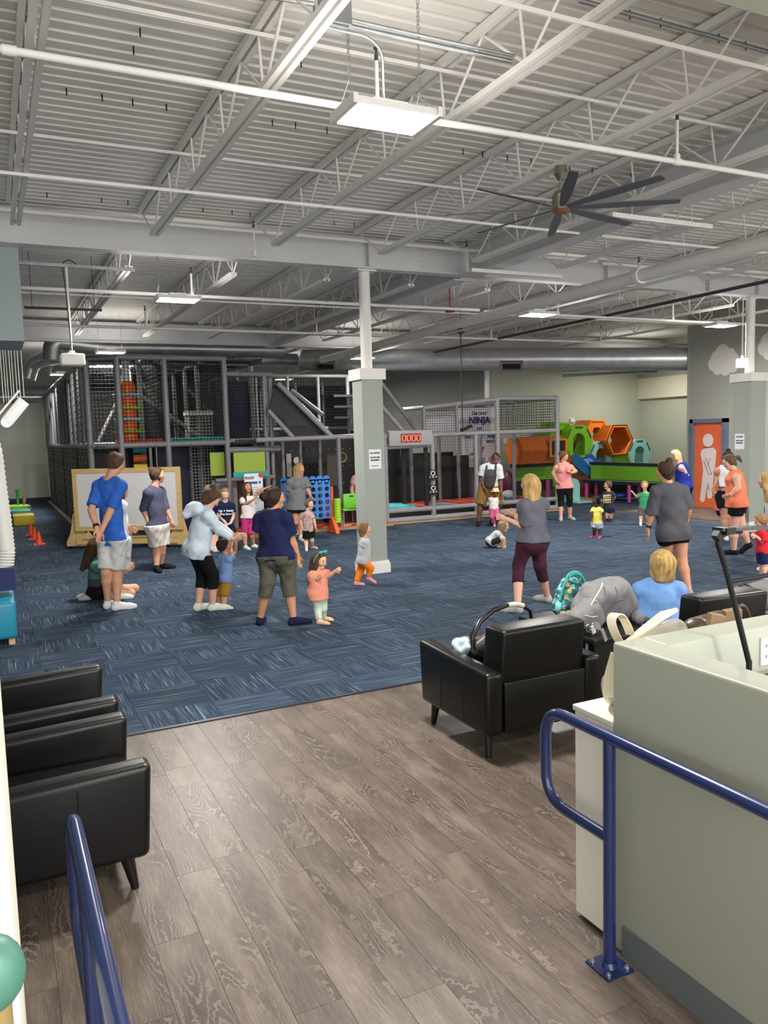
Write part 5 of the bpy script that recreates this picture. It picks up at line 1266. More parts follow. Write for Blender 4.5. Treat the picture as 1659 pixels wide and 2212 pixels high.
class Vol:
    def __init__(s, prims, h, noise=0):
        lo = np.full(3, 1e9); hi = -lo
        for p in prims:
            r = max(p['ra'], p['rb'])/min(1, p.get('q', 1)) if p.get('q', 1) > 1 else max(p['ra'], p['rb'])
            for e in (p['a'], p['b']): lo = np.minimum(lo, e-r*1.05-2*h); hi = np.maximum(hi, e+r*1.05+2*h)
        s.lo = lo; s.h = h; s.n = np.ceil((hi-lo)/h).astype(int)+1; s.S = np.full(s.n, .5, np.float32)
        for p in prims: s.add(p)
        if noise:
            ax = [lo[k]+np.arange(s.n[k])*h for k in range(3)]; X, Y, Z = np.meshgrid(*ax, indexing='ij', sparse=True)
            s.S += noise*(np.sin(X*31+Z*17+1.3*np.sin(Y*23))*np.sin(Y*27-Z*13)+.6*np.sin(X*57+Y*41-Z*35)).astype(np.float32)
    def add(s, p):
        a, b, ra, rb, k = p['a'], p['b'], p['ra'], p['rb'], p.get('k', .02); r = max(ra, rb)+k+2*s.h
        i0 = np.maximum(0, ((np.minimum(a, b)-r-s.lo)/s.h).astype(int)); i1 = np.minimum(s.n, ((np.maximum(a, b)+r-s.lo)/s.h).astype(int)+2)
        if (i1 <= i0).any(): return
        ax = [s.lo[d]+np.arange(i0[d], i1[d])*s.h for d in range(3)]
        X, Y, Z = np.meshgrid(*ax, indexing='ij'); G = np.stack([X-a[0], Y-a[1], Z-a[2]], -1)
        ba = b-a; L2 = max(ba@ba, 1e-9); t = np.clip(G@ba/L2, 0, 1); w = G-t[..., None]*ba
        q = p.get('q')
        if q: n = p['n']; w = w+(1/q-1)*(w@n)[..., None]*n
        d = np.sqrt((w*w).sum(-1))-(ra+(rb-ra)*t)
        if q and q < 1: d = d*(.5+.5*q)
        for pt, nn in p.get('clip', ()): d = np.maximum(d, (X-pt[0])*nn[0]+(Y-pt[1])*nn[1]+(Z-pt[2])*nn[2])
        sl = tuple(slice(i0[d_], i1[d_]) for d_ in range(3)); S = s.S[sl]
        if p.get('sub'): S[:] = np.maximum(S, -d); return
        if k > 0: hh = np.maximum(k-np.abs(S-d), 0)/k; S[:] = np.minimum(S, d)-hh*hh*k*.25
        else: S[:] = np.minimum(S, d)
    def cut(s, clips):
        ax = [s.lo[k]+np.arange(s.n[k])*s.h for k in range(3)]; X, Y, Z = np.meshgrid(*ax, indexing='ij', sparse=True)
        for pt, nn in clips: s.S = np.maximum(s.S, ((X-pt[0])*nn[0]+(Y-pt[1])*nn[1]+(Z-pt[2])*nn[2]).astype(np.float32))
    def build(s, name, m, parent):
        V, F = surface_nets(s.S, s.lo, s.h)
        if len(V) == 0: return None
        off = OFF[parent.name]; me = bpy.data.meshes.new(name); V = (V-off).astype(np.float32)
        me.vertices.add(len(V)); me.vertices.foreach_set('co', V.ravel()); n = len(F)
        me.loops.add(4*n); me.polygons.add(n); me.loops.foreach_set('vertex_index', F.ravel().astype(np.int32))
        me.polygons.foreach_set('loop_start', np.arange(0, 4*n, 4, dtype=np.int32)); me.polygons.foreach_set('loop_total', np.full(n, 4, np.int32))
        me.update(calc_edges=True); me.validate(); me.shade_smooth(); me.materials.append(m)
        o = bpy.data.objects.new(name, me); COL.objects.link(o); o.parent = parent; OFF[o.name] = off; return o

def skinm(c): return mat('skin_'+c, c, .62, var=.05, scale=12, spec=.3)
def clothm(c): return mat('cloth_'+c, c, .9, var={'a8928a': .55, 'cc6a80': .45, 'c9cbb8': .5}.get(c, .10), scale={'a8928a': 45, 'cc6a80': 60, 'c9cbb8': 40}.get(c, 14), bump=.15, spec=.2)
def hairm(c):
    nm = 'hair_'+c
    if nm in MATS: return MATS[nm]
    return mat(nm, c, .72, var=.38, scale=34, stretch=(1, 1, .12), bump=.6, spec=.25)
def person(label, c, H, yaw, head, chest, pelvis, RA=None, LA=None, RL=None, LL=None, hy=None, hp=0, ht=0, foot=None, skin='d9a48a', hair=None, hc='4a3426',
           top=None, bot=None, sock=None, build=1.0, hipw=1.0, child=0, extras=(), det=1.0, arms=True, seat=None, doff=0, feet_yaw=None, fingers=True, dress=0, coff=0, hoff=0, group=None):
    """joints given in crop pixels c=(x0,y0,scale); depth offsets in metres along the line of sight"""
    x0, y0, sc = c
    def px(p): return x0+p[0]/sc, y0+p[1]/sc
    fp = foot
    if fp is None:
        fs = [L_[1] for L_ in (RL, LL) if L_ and len(L_[1]) == 2]; fp = fs[0] if len(fs) == 1 else tuple((np.array(fs[0])+np.array(fs[1]))/2)
    g0 = P(*px(fp), Z=0); dist = math.hypot(g0[0], g0[1])+doff; D = _u(np.array([g0[0], g0[1], 0])); Rr = np.array([D[1], -D[0], 0]); UP = np.array([0, 0, 1.])
    g0 = D*dist
    def J(p):
        r = ray(*px(p)); off = p[2] if len(p) > 2 else 0; t = (dist+off)/(r[0]*D[0]+r[1]*D[1]); return np.array([0, 0, CH])+r*t
    def dirv(a): a = math.radians(a); return math.cos(a)*D+math.sin(a)*Rr
    F = dirv(yaw); Sd = np.array([F[1], -F[0], 0])     # Sd: the person's right
    hy = yaw if hy is None else hy
    root = thing('person', (g0[0], g0[1], 0 if seat is None else seat), label, 'person', group)
    sk = skinm(skin); u = H
    B = build
    chestp = J((chest[0], chest[1], coff)); pel = J(pelvis); hd = J((head[0], head[1], hoff))
    ax = _u(chestp-pel); Ft = _u(F-(F@ax)*ax)
    hh = H/7.6 if not child else H/(6.2 if H > 1.15 else 5.0)
    sw = (.092 if not child else .088)*u*(.6+.4*B); hw = .049*u*B**.8*hipw
    shR, shL = chestp+Sd*sw-ax*.038*u, chestp-Sd*sw-ax*.038*u; trR, trL = chestp+Sd*sw*.45-ax*.006*u, chestp-Sd*sw*.45-ax*.006*u
    hipR, hipL = pel+Sd*hw-ax*.02*u, pel-Sd*hw-ax*.02*u
    K = 1.18 if child and H < 1.15 else 1.0
    pr = []
    def C(a, b, ra, rb, k=.02, q=None, n=None, clip=()):
        d = dict(a=np.array(a, float), b=np.array(b, float), ra=ra, rb=rb, k=k*u/1.7, clip=clip)
        if q: d['q'] = q; d['n'] = n
        return d
    # torso
    waist = pel+ax*.42*(np.linalg.norm(chestp-pel))
    rib = chestp-ax*.07*u
    torso = [C(rib, waist, .077*u*(.5+.5*B)*K, .067*u*B*K, .05, .68, Ft), C(waist, pel, .067*u*B*K, .077*u*B*hipw*K, .05, .75, Ft),
             C(shR, trR, .029*u*K, .022*u*K, .04), C(trR, trL, .022*u*K, .022*u*K, .04), C(trL, shL, .022*u*K, .029*u*K, .04), C(shR-ax*.01*u, shL-ax*.01*u, .03*u, .03*u, .05), C(chestp-ax*.01*u, hd, .036*u*K, .03*u*K, .03)]
    if B > 1.05 or hipw > 1: torso += [C(hipR-Ft*.03*u-ax*.0*u, hipR-Ft*.03*u, .052*u*B*.9, .052*u*B*.9, .04), C(hipL-Ft*.03*u, hipL-Ft*.03*u, .052*u*B*.9, .052*u*B*.9, .04)]
    else: torso += [C(hipR-Ft*.02*u, hipR-Ft*.02*u, .048*u*K, .048*u*K, .04), C(hipL-Ft*.02*u, hipL-Ft*.02*u, .048*u*K, .048*u*K, .04)]
    bust = []
    if 'bust' in extras: bust = [C(rib+Sd*s*.045*u+Ft*.045*u, rib+Sd*s*.045*u+Ft*.045*u-ax*.01*u, .036*u*B**.5, .036*u, .03) for s in (-1, 1)]
    torso += bust
    # legs
    legs = {}
    for nm, L_, hip in (('R', RL, hipR), ('L', LL, hipL)):
        if not L_: continue
        kn, ft = J(L_[0]), L_[1]
        if len(ft) == 2: gg = P(*px(ft), Z=0); an = gg+UP*.042*u; ground = True
        else: an = J(ft)+UP*.03*u; ground = len(ft) > 3
        if len(L_) > 2 and L_[2] is not None: fd = dirv(L_[2])
        else: fd = dirv(feet_yaw if feet_yaw is not None else yaw)
        legs[nm] = (hip, kn, an, fd, L_[3] if len(L_) > 3 else 0)
    tr = .054*u*(.35+.65*B)*K
    def legprims(hip, kn, an, e=0, loose=0):
        calf = kn+(an-kn)*.3; bk = -_u(np.cross(np.cross(an-kn, F)+1e-6, an-kn)+1e-9)*0
        return [C(hip, kn, tr+e, .034*u*(.6+.4*B)*K+e+loose, .03), C(kn, calf, .034*u*(.6+.4*B)*K+e, .035*u*(.5+.5*B)*K+e, .03), C(calf, an, .034*u*(.5+.5*B)*K+e, .021*u*K+e, .02)]
    def footprims(an, fd, drop, e=0):
        dn = _u(fd-UP*drop) if drop else fd
        heel = an-UP*.018*u-fd*.012*u; ball = an+dn*.085*u-UP*.024*u; toe = an+dn*.115*u-UP*.028*u
        return [C(an, heel, .021*u*K+e, .022*u+e, .02), C(heel, ball, .021*u+e, .021*u+e, .02, .9, UP), C(ball, toe, .021*u+e, .015*u+e, .02), C(an, ball, .02*u+e, .017*u+e, .02)]
    for k_ in legs.values(): pr += legprims(*k_[:3]); pr += footprims(k_[2], k_[3], k_[4])
    # arms
    ar = .029*u*(.45+.55*B)*K; arms_ = {}
    for nm, A_, sh in (('R', RA, shR), ('L', LA, shL)):
        if not A_: continue
        el, wr = J(A_[0]), J(A_[1]); hd_dir = _u(J(A_[2])-wr) if len(A_) > 2 else _u(wr-el)
        arms_[nm] = (sh, el, wr, hd_dir)
    def armprims(sh, el, wr, e=0):
        m = el+(wr-el)*.3
        return [C(sh, el, ar+.003*u+e, .023*u*(.6+.4*B)*K+e, .02), C(el, m, .023*u*(.6+.4*B)*K+e, .0235*u*(.6+.4*B)*K+e, .02), C(m, wr, .0225*u*(.6+.4*B)*K+e, .0155*u*K+e, .02)]
    def handprims(el, wr, hdv, side):
        acr = _u(np.cross(hdv, Sd if abs(hdv@Sd) < .8 else UP)); acr = acr if side > 0 else -acr; nrm = _u(np.cross(acr, hdv))
        o = []; pe = wr+hdv*.045*u
        o.append(C(wr, pe, .0165*u*K, .021*u*K, .015, .62, nrm))
        for i, l in enumerate((.034, .041, .044, .038)):
            b_ = pe+acr*(i-1.5)*.0105*u*K; f1 = _u(hdv+acr*(i-1.5)*.07+nrm*.10); f2 = _u(hdv+nrm*.55+acr*(i-1.5)*.06)
            mid = b_+f1*l*.5*u; o.append(C(b_-hdv*.01*u, mid, .0068*u*K, .0062*u*K, .004)); o.append(C(mid, mid+f2*l*.5*u, .0062*u*K, .0052*u*K, .004))
        tb = wr+hdv*.012*u-acr*.012*u; tm = tb+_u(hdv*.7-acr*.75+nrm*.2)*.028*u; o.append(C(tb, tm, .0085*u*K, .0072*u*K, .006)); o.append(C(tm, tm+_u(hdv*.9-acr*.25+nrm*.3)*.02*u, .0072*u*K, .0058*u*K, .004))
        return o
    for nm, a_ in arms_.items(): pr += armprims(*a_[:3]); pr += handprims(a_[1], a_[2], a_[3], 1 if nm == 'R' else -1)
    # head
    hf0 = dirv(hy); p_ = math.radians(hp); hf = hf0*math.cos(p_)-UP*math.sin(p_); hu = UP*math.cos(p_)+hf0*math.sin(p_); hs = np.cross(hf, hu); hs = _u(hs)
    tl = math.radians(ht); hu, hs = _u(hu*math.cos(tl)+hs*math.sin(tl)), _u(hs*math.cos(tl)-hu*math.sin(tl))
    hc0 = hd
    headp = [C(hc0+hu*.10*hh-hf*.08*hh, hc0+hu*.12*hh+hf*.02*hh, .405*hh, .39*hh, .02, .86, hs), C(hc0+hf*.12*hh, hc0-hu*.27*hh+hf*.17*hh, .30*hh, .20*hh, .03, .92, hs),
             C(hc0-hu*.37*hh+hf*.26*hh, hc0-hu*.37*hh+hf*.24*hh, .10*hh, .10*hh, .03), C(hc0+hu*.02*hh+hf*.40*hh, hc0-hu*.12*hh+hf*.47*hh, .035*hh, .055*hh, .015)]
    for s in (-1, 1):
        headp.append(C(hc0+hs*s*.345*hh-hf*.03*hh+hu*.04*hh, hc0+hs*s*.345*hh-hf*.02*hh-hu*.08*hh, .075*hh, .055*hh, .005, .45, hs))
        headp.append(C(hc0+hs*s*.15*hh-hu*.08*hh+hf*.28*hh, hc0+hs*s*.16*hh-hu*.10*hh+hf*.28*hh, .11*hh, .10*hh, .03))
    pr += torso+headp
    h = (.0062 if not child else (.0075 if H > 1.15 else .0085))*u/det
    body_ = Vol(pr, h).build('body', sk, root)
    # face
    dk = mat('eye_dark', '241a16', .3); lip = mat('lip_'+skin, tuple(a*b for a, b in zip(hexc(skin), (.80, .48, .48))), .5); hm = hairm(hc)
    for s in (-1, 1):
        e = hc0+hf*.375*hh+hs*s*.14*hh+hu*.04*hh
        q = MB(); q.sph(e, (.055*hh, .03*hh, .028*hh), 8, 6, ax=(hs, hf, hu)); q.build('eye', dk, body_, 2)
        q = MB(); q.sph(e+hu*.085*hh+hf*.02*hh, (.075*hh, .03*hh, .016*hh), 8, 5, ax=(hs, hf, hu)); q.build('eyebrow', hm, body_, 2)
    q = MB(); q.sph(hc0+hf*.375*hh-hu*.225*hh, (.085*hh, .04*hh, .024*hh), 8, 6, ax=(hs, hf, hu)); q.build('mouth', lip, body_, 2)
    # hair
    if hair:
        e = .045*hh if 'short' in hair else (.11*hh if 'bob' in hair else .06*hh)
        nface = _u(hf*.92-hu*.38); cap = [C(hc0+hu*.10*hh-hf*.08*hh, hc0+hu*.12*hh+hf*.0*hh, .405*hh+e, .39*hh+e, .0, .90, hs)]
        low = {'short': -.12, 'bun': -.26, 'long': -.5, 'pony': -.26, 'bob': -.5, 'messy': -.30, 'puffs': -.2, 'buzz': -.05}[hair.split('_')[0]]
        if hair.startswith('buzz'): cap = [C(cap[0]['a'], cap[0]['b'], .418*hh, .402*hh, 0, .87, hs)]
        cap.append(C(hc0-hf*.16*hh, hc0-hf*.18*hh+hu*low*hh, .33*hh+e*.6, .25*hh+e*.4, .03, .95, hs))
        cl = [(hc0+hf*.17*hh+hu*.0*hh, nface)]
        for p in cap: p['clip'] = cl
        ex = []
        if hair.startswith('bun'):
            ex = [C(hc0+hu*.50*hh-hf*.28*hh, hc0+hu*.54*hh-hf*.30*hh, .19*hh, .19*hh, .02)] if 'low' not in hair else [C(hc0+hu*.12*hh-hf*.55*hh, hc0+hu*.14*hh-hf*.57*hh, .25*hh, .23*hh, .02)]
        if hair.startswith('pony'): ex = [C(hc0+hu*.12*hh-hf*.46*hh, hc0-hf*.72*hh+hu*.02*hh, .10*hh, .13*hh, .02), C(hc0-hf*.72*hh+hu*.02*hh, hc0-hf*.78*hh-hu*.40*hh, .13*hh, .05*hh, .02)]
        if hair.startswith('bob') or hair.startswith('long'):
            end = -.62 if hair.startswith('bob') else (-1.55 if 'long_x' not in hair else -1.9)
            for s in (-1, 1):
                ex.append(C(hc0+hs*s*.25*hh+hu*.12*hh-hf*.05*hh, hc0+hs*s*.34*hh-hu*.45*hh-hf*.02*hh, .20*hh, .15*hh, .05)); ex[-1]['clip'] = [(hc0+hf*.16*hh, hf)]
                if end < -1: ex.append(C(hc0+hs*s*.32*hh-hu*.4*hh-hf*.08*hh, hc0+hs*s*.30*hh+hu*end*.85*hh-hf*.02*hh, .16*hh, .09*hh, .05))
            for t_ in (-.22, 0, .22): ex.append(C(hc0-hf*.25*hh+hs*t_*hh, hc0-hf*.30*hh+hs*t_*1.3*hh+hu*end*hh, .26*hh, .14*hh, .05))
        if hair.startswith('messy'):
            for k_ in range(9):
                a_ = k_*2.4; v = hs*math.cos(a_)*.3*hh+hu*(.25+.15*math.sin(a_*1.7))*hh-hf*(.1+.2*math.sin(a_))*hh; ex.append(C(hc0+v, hc0+v*1.25, .12*hh, .06*hh, .03))
        if hair.startswith('puffs'):
            for s in (-1, 1): ex.append(C(hc0+hs*s*.36*hh+hu*.34*hh, hc0+hs*s*.40*hh+hu*.38*hh, .16*hh, .16*hh, .02))
        if 'bunh' in hair: ex.append(C(hc0+hu*.42*hh-hf*.40*hh, hc0+hu*.46*hh-hf*.46*hh, .13*hh, .11*hh, .02))
        Vol(cap+ex, h*.85, .02*hh).build('hair', hm, root)
    if 'beard' in extras:
        Vol([C(hc0-hu*.30*hh+hf*.16*hh, hc0-hu*.34*hh+hf*.24*hh, .21*hh, .15*hh, .03, .95, hs), C(hc0-hu*.16*hh+hf*.1*hh+hs*.2*hh, hc0-hu*.16*hh+hf*.1*hh-hs*.2*hh, .11*hh, .11*hh, .03)], h*.8).build('beard', hm, root)
    nz = .0022*u/1.7*1.7
    # top
    if top:
        col, kind, ln, sl = top[:4]; lo_ = (top[4] if len(top) > 4 else .012)*u
        hem = pel-ax*ln*u
        ps = [C(rib, waist, .077*u*(.5+.5*B)*K+lo_, .070*u*B*K+lo_*1.2, .05, .72, Ft), C(waist, hem, .070*u*B*K+lo_*1.2, (.081+dress)*u*B*hipw**.5*K+lo_*1.2, .05, .80, Ft)]
        for p in bust: ps.append(C(p['a'], p['b'], p['ra']+lo_*.6, p['rb']+lo_*.6, .03))
        if kind != 'tank': ps += [C(shR, trR, .030*u*K+lo_*.5, .023*u*K+lo_*.4, .04), C(trR, trL, .023*u*K+lo_*.4, .023*u*K+lo_*.4, .04), C(trL, shL, .023*u*K+lo_*.4, .030*u*K+lo_*.5, .04), C(shR-ax*.01*u, shL-ax*.01*u, .031*u+lo_*.5, .031*u+lo_*.5, .05)]
        else: ps.append(C(chestp+Sd*.05*u-ax*.01*u, chestp-Sd*.05*u-ax*.01*u, .034*u+lo_*.5, .034*u+lo_*.5, .05))
        if ln > 0.0:
            for s_, hp_ in ((1, hipR), (-1, hipL)): ps.append(C(hp_-Ft*.02*u, hp_-Ft*.02*u, .052*u*B*K**.5+lo_, .052*u*B*K**.5+lo_, .05))
        for p in ps: p['clip'] = list(p.get('clip', ()))+[(hem, -ax)]
        if kind == 'tank':
            for p in ps: p['clip'] = list(p['clip'])+[(chestp+Sd*.085*u*(.6+.4*B)-ax*.03*u, _u(Sd+ax*.45)), (chestp-Sd*.085*u*(.6+.4*B)-ax*.03*u, _u(-Sd+ax*.45))]
        if kind != 'tank' and sl > 0:
            for nm, (sh, el, wr, _) in arms_.items():
                if sl <= 1:
                    e_ = sh+(el-sh)*sl; ps.append(C(sh, e_, ar+.002*u+lo_*.5, ar+.003*u+lo_*1.1, .03, clip=[(e_, _u(el-sh))]))
                else:
                    e_ = el+(wr-el)*(sl-1); ps.append(C(sh, el, ar+.004*u+lo_*.6, .026*u*K+lo_*.5, .03)); ps.append(C(el, e_, .026*u*K+lo_*.5, .020*u*K+lo_*.4, .02, clip=[(e_, _u(wr-el))]))
        v = Vol(ps, h*1.05, nz*(1 if lo_ > .01*u else .6)); v.cut([(chestp+ax*.028*u+Ft*.0, _u(ax+Ft*.25))]+([(hem, -ax)] if sl <= 1 else [])); v.build('shirt' if kind != 'tank' else 'tank_top', clothm(col), root)
    if bot:
        col, tt = bot[:2]; lo_ = (bot[2] if len(bot) > 2 else .004)*u
        ps = [C(waist, pel, .071*u*B*K+lo_, .083*u*B*hipw*K+lo_, .05, .78, Ft, clip=[(pel+ax*min(.055, .035-(top[2] if top else 0))*u, ax)])]
        for s_, hp_ in ((1, hipR), (-1, hipL)): ps.append(C(hp_-Ft*(.03 if (B > 1.05 or hipw > 1) else .02)*u, hp_-Ft*.02*u, .052*u*max(B*.92, .95)*K**.5+lo_, .052*u*max(B*.92, .95)*K**.5+lo_, .04))
        for nm, (hip, kn, an, fd, _) in legs.items():
            if tt <= 1:
                e_ = hip+(kn-hip)*tt; r1 = (tr+(.034*u*(.6+.4*B)*K-tr)*tt)+lo_*1.7; ps.append(C(hip, e_, tr+lo_, r1, .03, clip=[(e_, _u(kn-hip))]))
            else:
                e_ = kn+(an-kn)*(tt-1); kk = .035*u*(.6+.4*B)*K; ps.append(C(hip, kn, tr+lo_, kk+lo_, .03)); ps.append(C(kn, e_, kk+lo_, (kk*.98 if tt < 1.6 else .024*u*K)+lo_, .03, clip=[(e_, _u(an-kn))]))
        v = Vol(ps, h*1.05, nz*(.6 if lo_ < .008*u else 1))
        if all(_u(l_[1]-l_[0]) @ -ax > .6 for l_ in legs.values()): v.cut([(pel+ax*min(.055, .035-(top[2] if top else 0))*u, ax)])
        v.build('shorts' if tt <= 1 else 'leggings', clothm(col), root)
    if sock:
        for nm, (hip, kn, an, fd, drop) in legs.items():
            up_ = _u(kn-an); hgt = sock[1] if len(sock) > 1 else .02
            ps = footprims(an, fd, drop, .0035*u)+[C(an, an+up_*hgt*u, .0245*u*K, .0255*u*K, .01, clip=[(an+up_*hgt*u, up_)])]
            Vol(ps, h*.95).build('sock', clothm(sock[0]), root)
    R_ = dict(root=root, hc=hc0, hf=hf, hu=hu, hs=hs, hh=hh, F=F, Sd=Sd, Ft=Ft, ax=ax, chest=chestp, pel=pel, rib=rib, waist=waist, arms=arms_, legs=legs, u=u, C=C, h=h, D=D, Rr=Rr, J=J)
    if 'watchR' in extras or 'watchL' in extras:
        sh, el, wr, _ = arms_['R' if 'watchR' in extras else 'L']; d = _u(wr-el); q = MB(); q.cyl(wr-d*.028*u, wr-d*.010*u, .0205*u, 14); q.build('wrist_watch', BLACK, root, .7)
    return R_

C2, C3, C4, C5, C6, C7 = (150, 960, 5.821), (380, 1000, 5.53), (560, 980, 5.53), (980, 940, 5.53), (1240, 940, 5.53), (1440, 940, 6.146)
# tall man in the blue tee
r = person('tall man in royal blue tee and grey shorts with hands clasped behind his back', C2, 1.86, 35, (578, 235), (500, 445), (545, 1150), hy=60, hp=25, hoff=-.0,
       RA=((505, 850, -.12), (405, 1085, -.24), (365, 1180, -.26)), LA=((275, 830, -.08), (345, 1055, -.22), (375, 1170, -.26)),
       RL=((600, 1600, 0), (600, 2090), 80), LL=((460, 1600, .0), (490, 2070), 35), skin='c69377', hair='short', hc='4b3629', top=('2f5fb8', 'tee', .06, .82, .009), bot=('c5c4c2', .90, .012), sock=('d9d9dc', .02), extras=('watchL',), det=1.1, build=.90)
# slim person mostly hidden behind him
r = person('person in white top and pale shorts mostly hidden behind the tall man in blue', C2, 1.66, 75, (640, 575), (618, 700), (625, 1180), RA=((640, 950, 0), (730, 1035, -.05), (760, 1050, -.05)), LA=((640, 950, .1), (700, 1040, .1)),
       RL=((620, 1560, 0), (600, 1960), 80), LL=((600, 1560, .1), (570, 1940), 80), skin='c69377', hair='long', hc='4a2f22', top=('d9dade', 'tee', .02, .5), bot=('c9c8c8', .95, .03), sock=('d9d9dc',), doff=.0)
rt = r['root']; lg = r['legs']['R']; m_ = lg[0]+(lg[1]-lg[0])*.8
for k in range(3):
    q = MB(); c_ = lg[0]+(lg[1]-lg[0])*(.72+.06*k); d_ = _u(lg[1]-lg[0]); q.cyl(c_-d_*.007, c_+d_*.007, .108, 20, caps=False); q.build('shorts_stripe', INK, rt, .8)
text('KANSAS', .05, lg[0]+(lg[1]-lg[0])*.6-r['D']*.12+r['Rr']*.05, r['Rr'], (0, 0, 1), mat('navy_ink', '2a2f5c', .6), rt)
# kneeling woman
r = person('kneeling woman in green and grey top with black shorts, behind the tall man', C2, 1.66, 95, (345, 1290), (340, 1450), (345, 1830), hy=90, hp=25, foot=(500, 1975),
       RA=((520, 1640, -.08), (690, 1600, -.1), (735, 1570, -.1)), LA=((560, 1640, .2), (700, 1570, .12), (735, 1545, .1)),
       RL=((770, 1870, -.14), (330, 1930, -.12), -88), LL=((820, 1810, .16), (300, 1915, .14), -88), skin='cf9d82', hair='long', hc='4a3526', top=('4f7f74', 'tee', -.10, .4, .008), bot=('17171a', .35), sock=('bdb9b2', .03), hipw=1.1, extras=('bust',), doff=.35)
Vol([r['C'](r['waist']+r['ax']*.0, r['pel'], .082*1.66, .092*1.66, .03, .8, r['Ft'])], r['h']).build('grey_hem', clothm('4c4c52'), r['root'])
# bearded man
r = person('bearded man with a hair bun in slate henley and cream shorts before the whiteboard', C2, 1.80, 125, (1105, 390), (1065, 545), (1115, 1010), hy=95, RA=((925, 800, -.05), (990, 980, -.08), (1005, 1090, -.1)), LA=((1215, 790, .05), (1270, 930, .0), (1300, 1040, -.02)),
       RL=((1095, 1300, -.02), (1100, 1600), 165), LL=((1160, 1290, .06), (1150, 1570), 100), skin='c9967c', hair='short_bunh', hc='4a3527', top=('4a4c62', 'long', .03, 1.35, .010), bot=('d2cdc6', .88, .018), sock=('1b1b1e', .01), extras=('beard',), build=1.1)
# woman in pale hoodie bending
r = person('woman in pale blue hoodie and black capri leggings bending towards a toddler', C3, 1.70, 70, (425, 420), (345, 560), (265, 1000), hy=75, hp=40, coff=.0, RA=((510, 800, -.12), (680, 905, -.2), (750, 890, -.22)), LA=((560, 790, .25), (680, 870, .2), (740, 870, .2)),
       RL=((440, 1330, -.05), (440, 1770), 80), LL=((320, 1330, .12), (270, 1770), 60), skin='d3a18c', hair='bun', hc='4b3426', top=('c3d0de', 'long', .075, 1.92, .016), bot=('111114', 1.45, .006), sock=('c9cec4', .005), build=1.1, hipw=1.05, extras=('bust',), det=1.1)
Vol([r['C'](r['chest']-r['Ft']*.07*1.7+r['Sd']*.05, r['chest']-r['Ft']*.07*1.7-r['Sd']*.05, .05*1.7, .05*1.7, .03), r['C'](r['chest']-r['Ft']*.10*1.7-r['ax']*.03, r['chest']-r['Ft']*.13*1.7-r['ax']*.09, .05*1.7, .03*1.7, .03)], r['h']).build('hood', clothm('c3d0de'), r['root'])
# toddler blue tee mustard shorts
person('toddler in blue tee and mustard shorts reaching up to the woman in the hoodie', C3, .86, 65, (570, 990), (598, 1110), (585, 1360), hy=80, RA=((705, 1060, -.02), (720, 950, -.05), (700, 880, -.05)), LA=((640, 1050, .12), (650, 960, .1)),
       RL=((575, 1600, 0), (575, 1755), 85), LL=((520, 1600, .08), (520, 1730), 85), skin='b98566', hair='short', hc='2e201a', top=('6f86b8', 'tee', .07, .8, .03), bot=('a07a2c', .85, .02), sock=('c9c9d4', .01), child=1)
# boy navy tee
r = person('boy with short fair hair in navy tee, hands folded, beside the tower post', C3, 1.36, 180, (590, 375), (592, 480), (615, 790), hp=15, RA=((535, 640, -.02), (605, 735, -.12), (640, 725, -.12)), LA=((685, 640, -.02), (655, 720, -.12), (630, 730, -.14)),
       RL=((585, 950, 0), (590, 1075)), LL=((655, 950, 0), (655, 1060)), skin='d8ad97', hair='short', hc='8a7050', top=('17203f', 'tee', .03, .6, .012), bot=('3a1420', .8, .015), sock=('c9c9cc',), child=1)
o_ = r['chest']-r['ax']*.13+r['F']*.135
text('Up + Away', .058, o_, r['Rr'], (0, 0, 1), PAPER, r['root'], bold=.002); text('Play Space', .045, o_-np.array([0, 0, .06]), r['Rr'], (0, 0, 1), PAPER, r['root'], bold=.001)
person('small blond child mostly hidden behind the woman in the pale hoodie', C3, 1.25, 150, (395, 330), (430, 440), (440, 700), RL=((430, 880, 0), (430, 1060)), LL=((480, 880, 0), (470, 1055)), RA=((400, 560, 0), (420, 660, -.05)), LA=((500, 560, 0), (500, 660, -.05)),
       skin='d8ad97', hair='short', hc='a58a5c', top=('17203f', 'tee', .03, .6), bot=('222228', .8), sock=('c9c9cc',), child=1, doff=.15)
# girl pink leggings
r = person('girl in white tee and bright pink knee leggings stretching one arm', C3, 1.30, 160, (848, 300), (868, 410), (868, 650), hy=150, hp=-15, RA=((815, 500, -.05), (930, 440, -.2), (965, 400, -.2)), LA=((985, 340, -.02), (1090, 295, -.02), (1150, 268, -.02)),
       RL=((820, 830, 0), (835, 1035), 150), LL=((905, 830, 0), (930, 1015), 130), skin='b98566', hair='long', hc='3a2a22', top=('d8cfcf', 'tee', .01, .6, .02), bot=('c73a80', 1.02, .004), sock=('d9d9dc', .0), child=1)
# woman navy tee olive capri
person('woman with dark hair bun in navy tee and olive capri trousers seen from behind', C3, 1.66, 28, (1190, 425), (1150, 590), (1205, 1080), hy=80, RA=((1385, 920, -.02), (1455, 1100, -.02), (1470, 1190, -.02)), LA=((985, 860, .1), (1000, 960, .25), (1010, 1000, .3)),
       RL=((1345, 1420, .0), (1405, 1940), 75), LL=((1095, 1420, 0), (1010, 1935), 10), skin='b98768', hair='bun_low', hc='2f221c', top=('1d2046', 'tee', .04, .75, .014), bot=('545548', 1.38, .012), sock=('191c3a', .015), build=1.2, hipw=1.14, det=1.1)
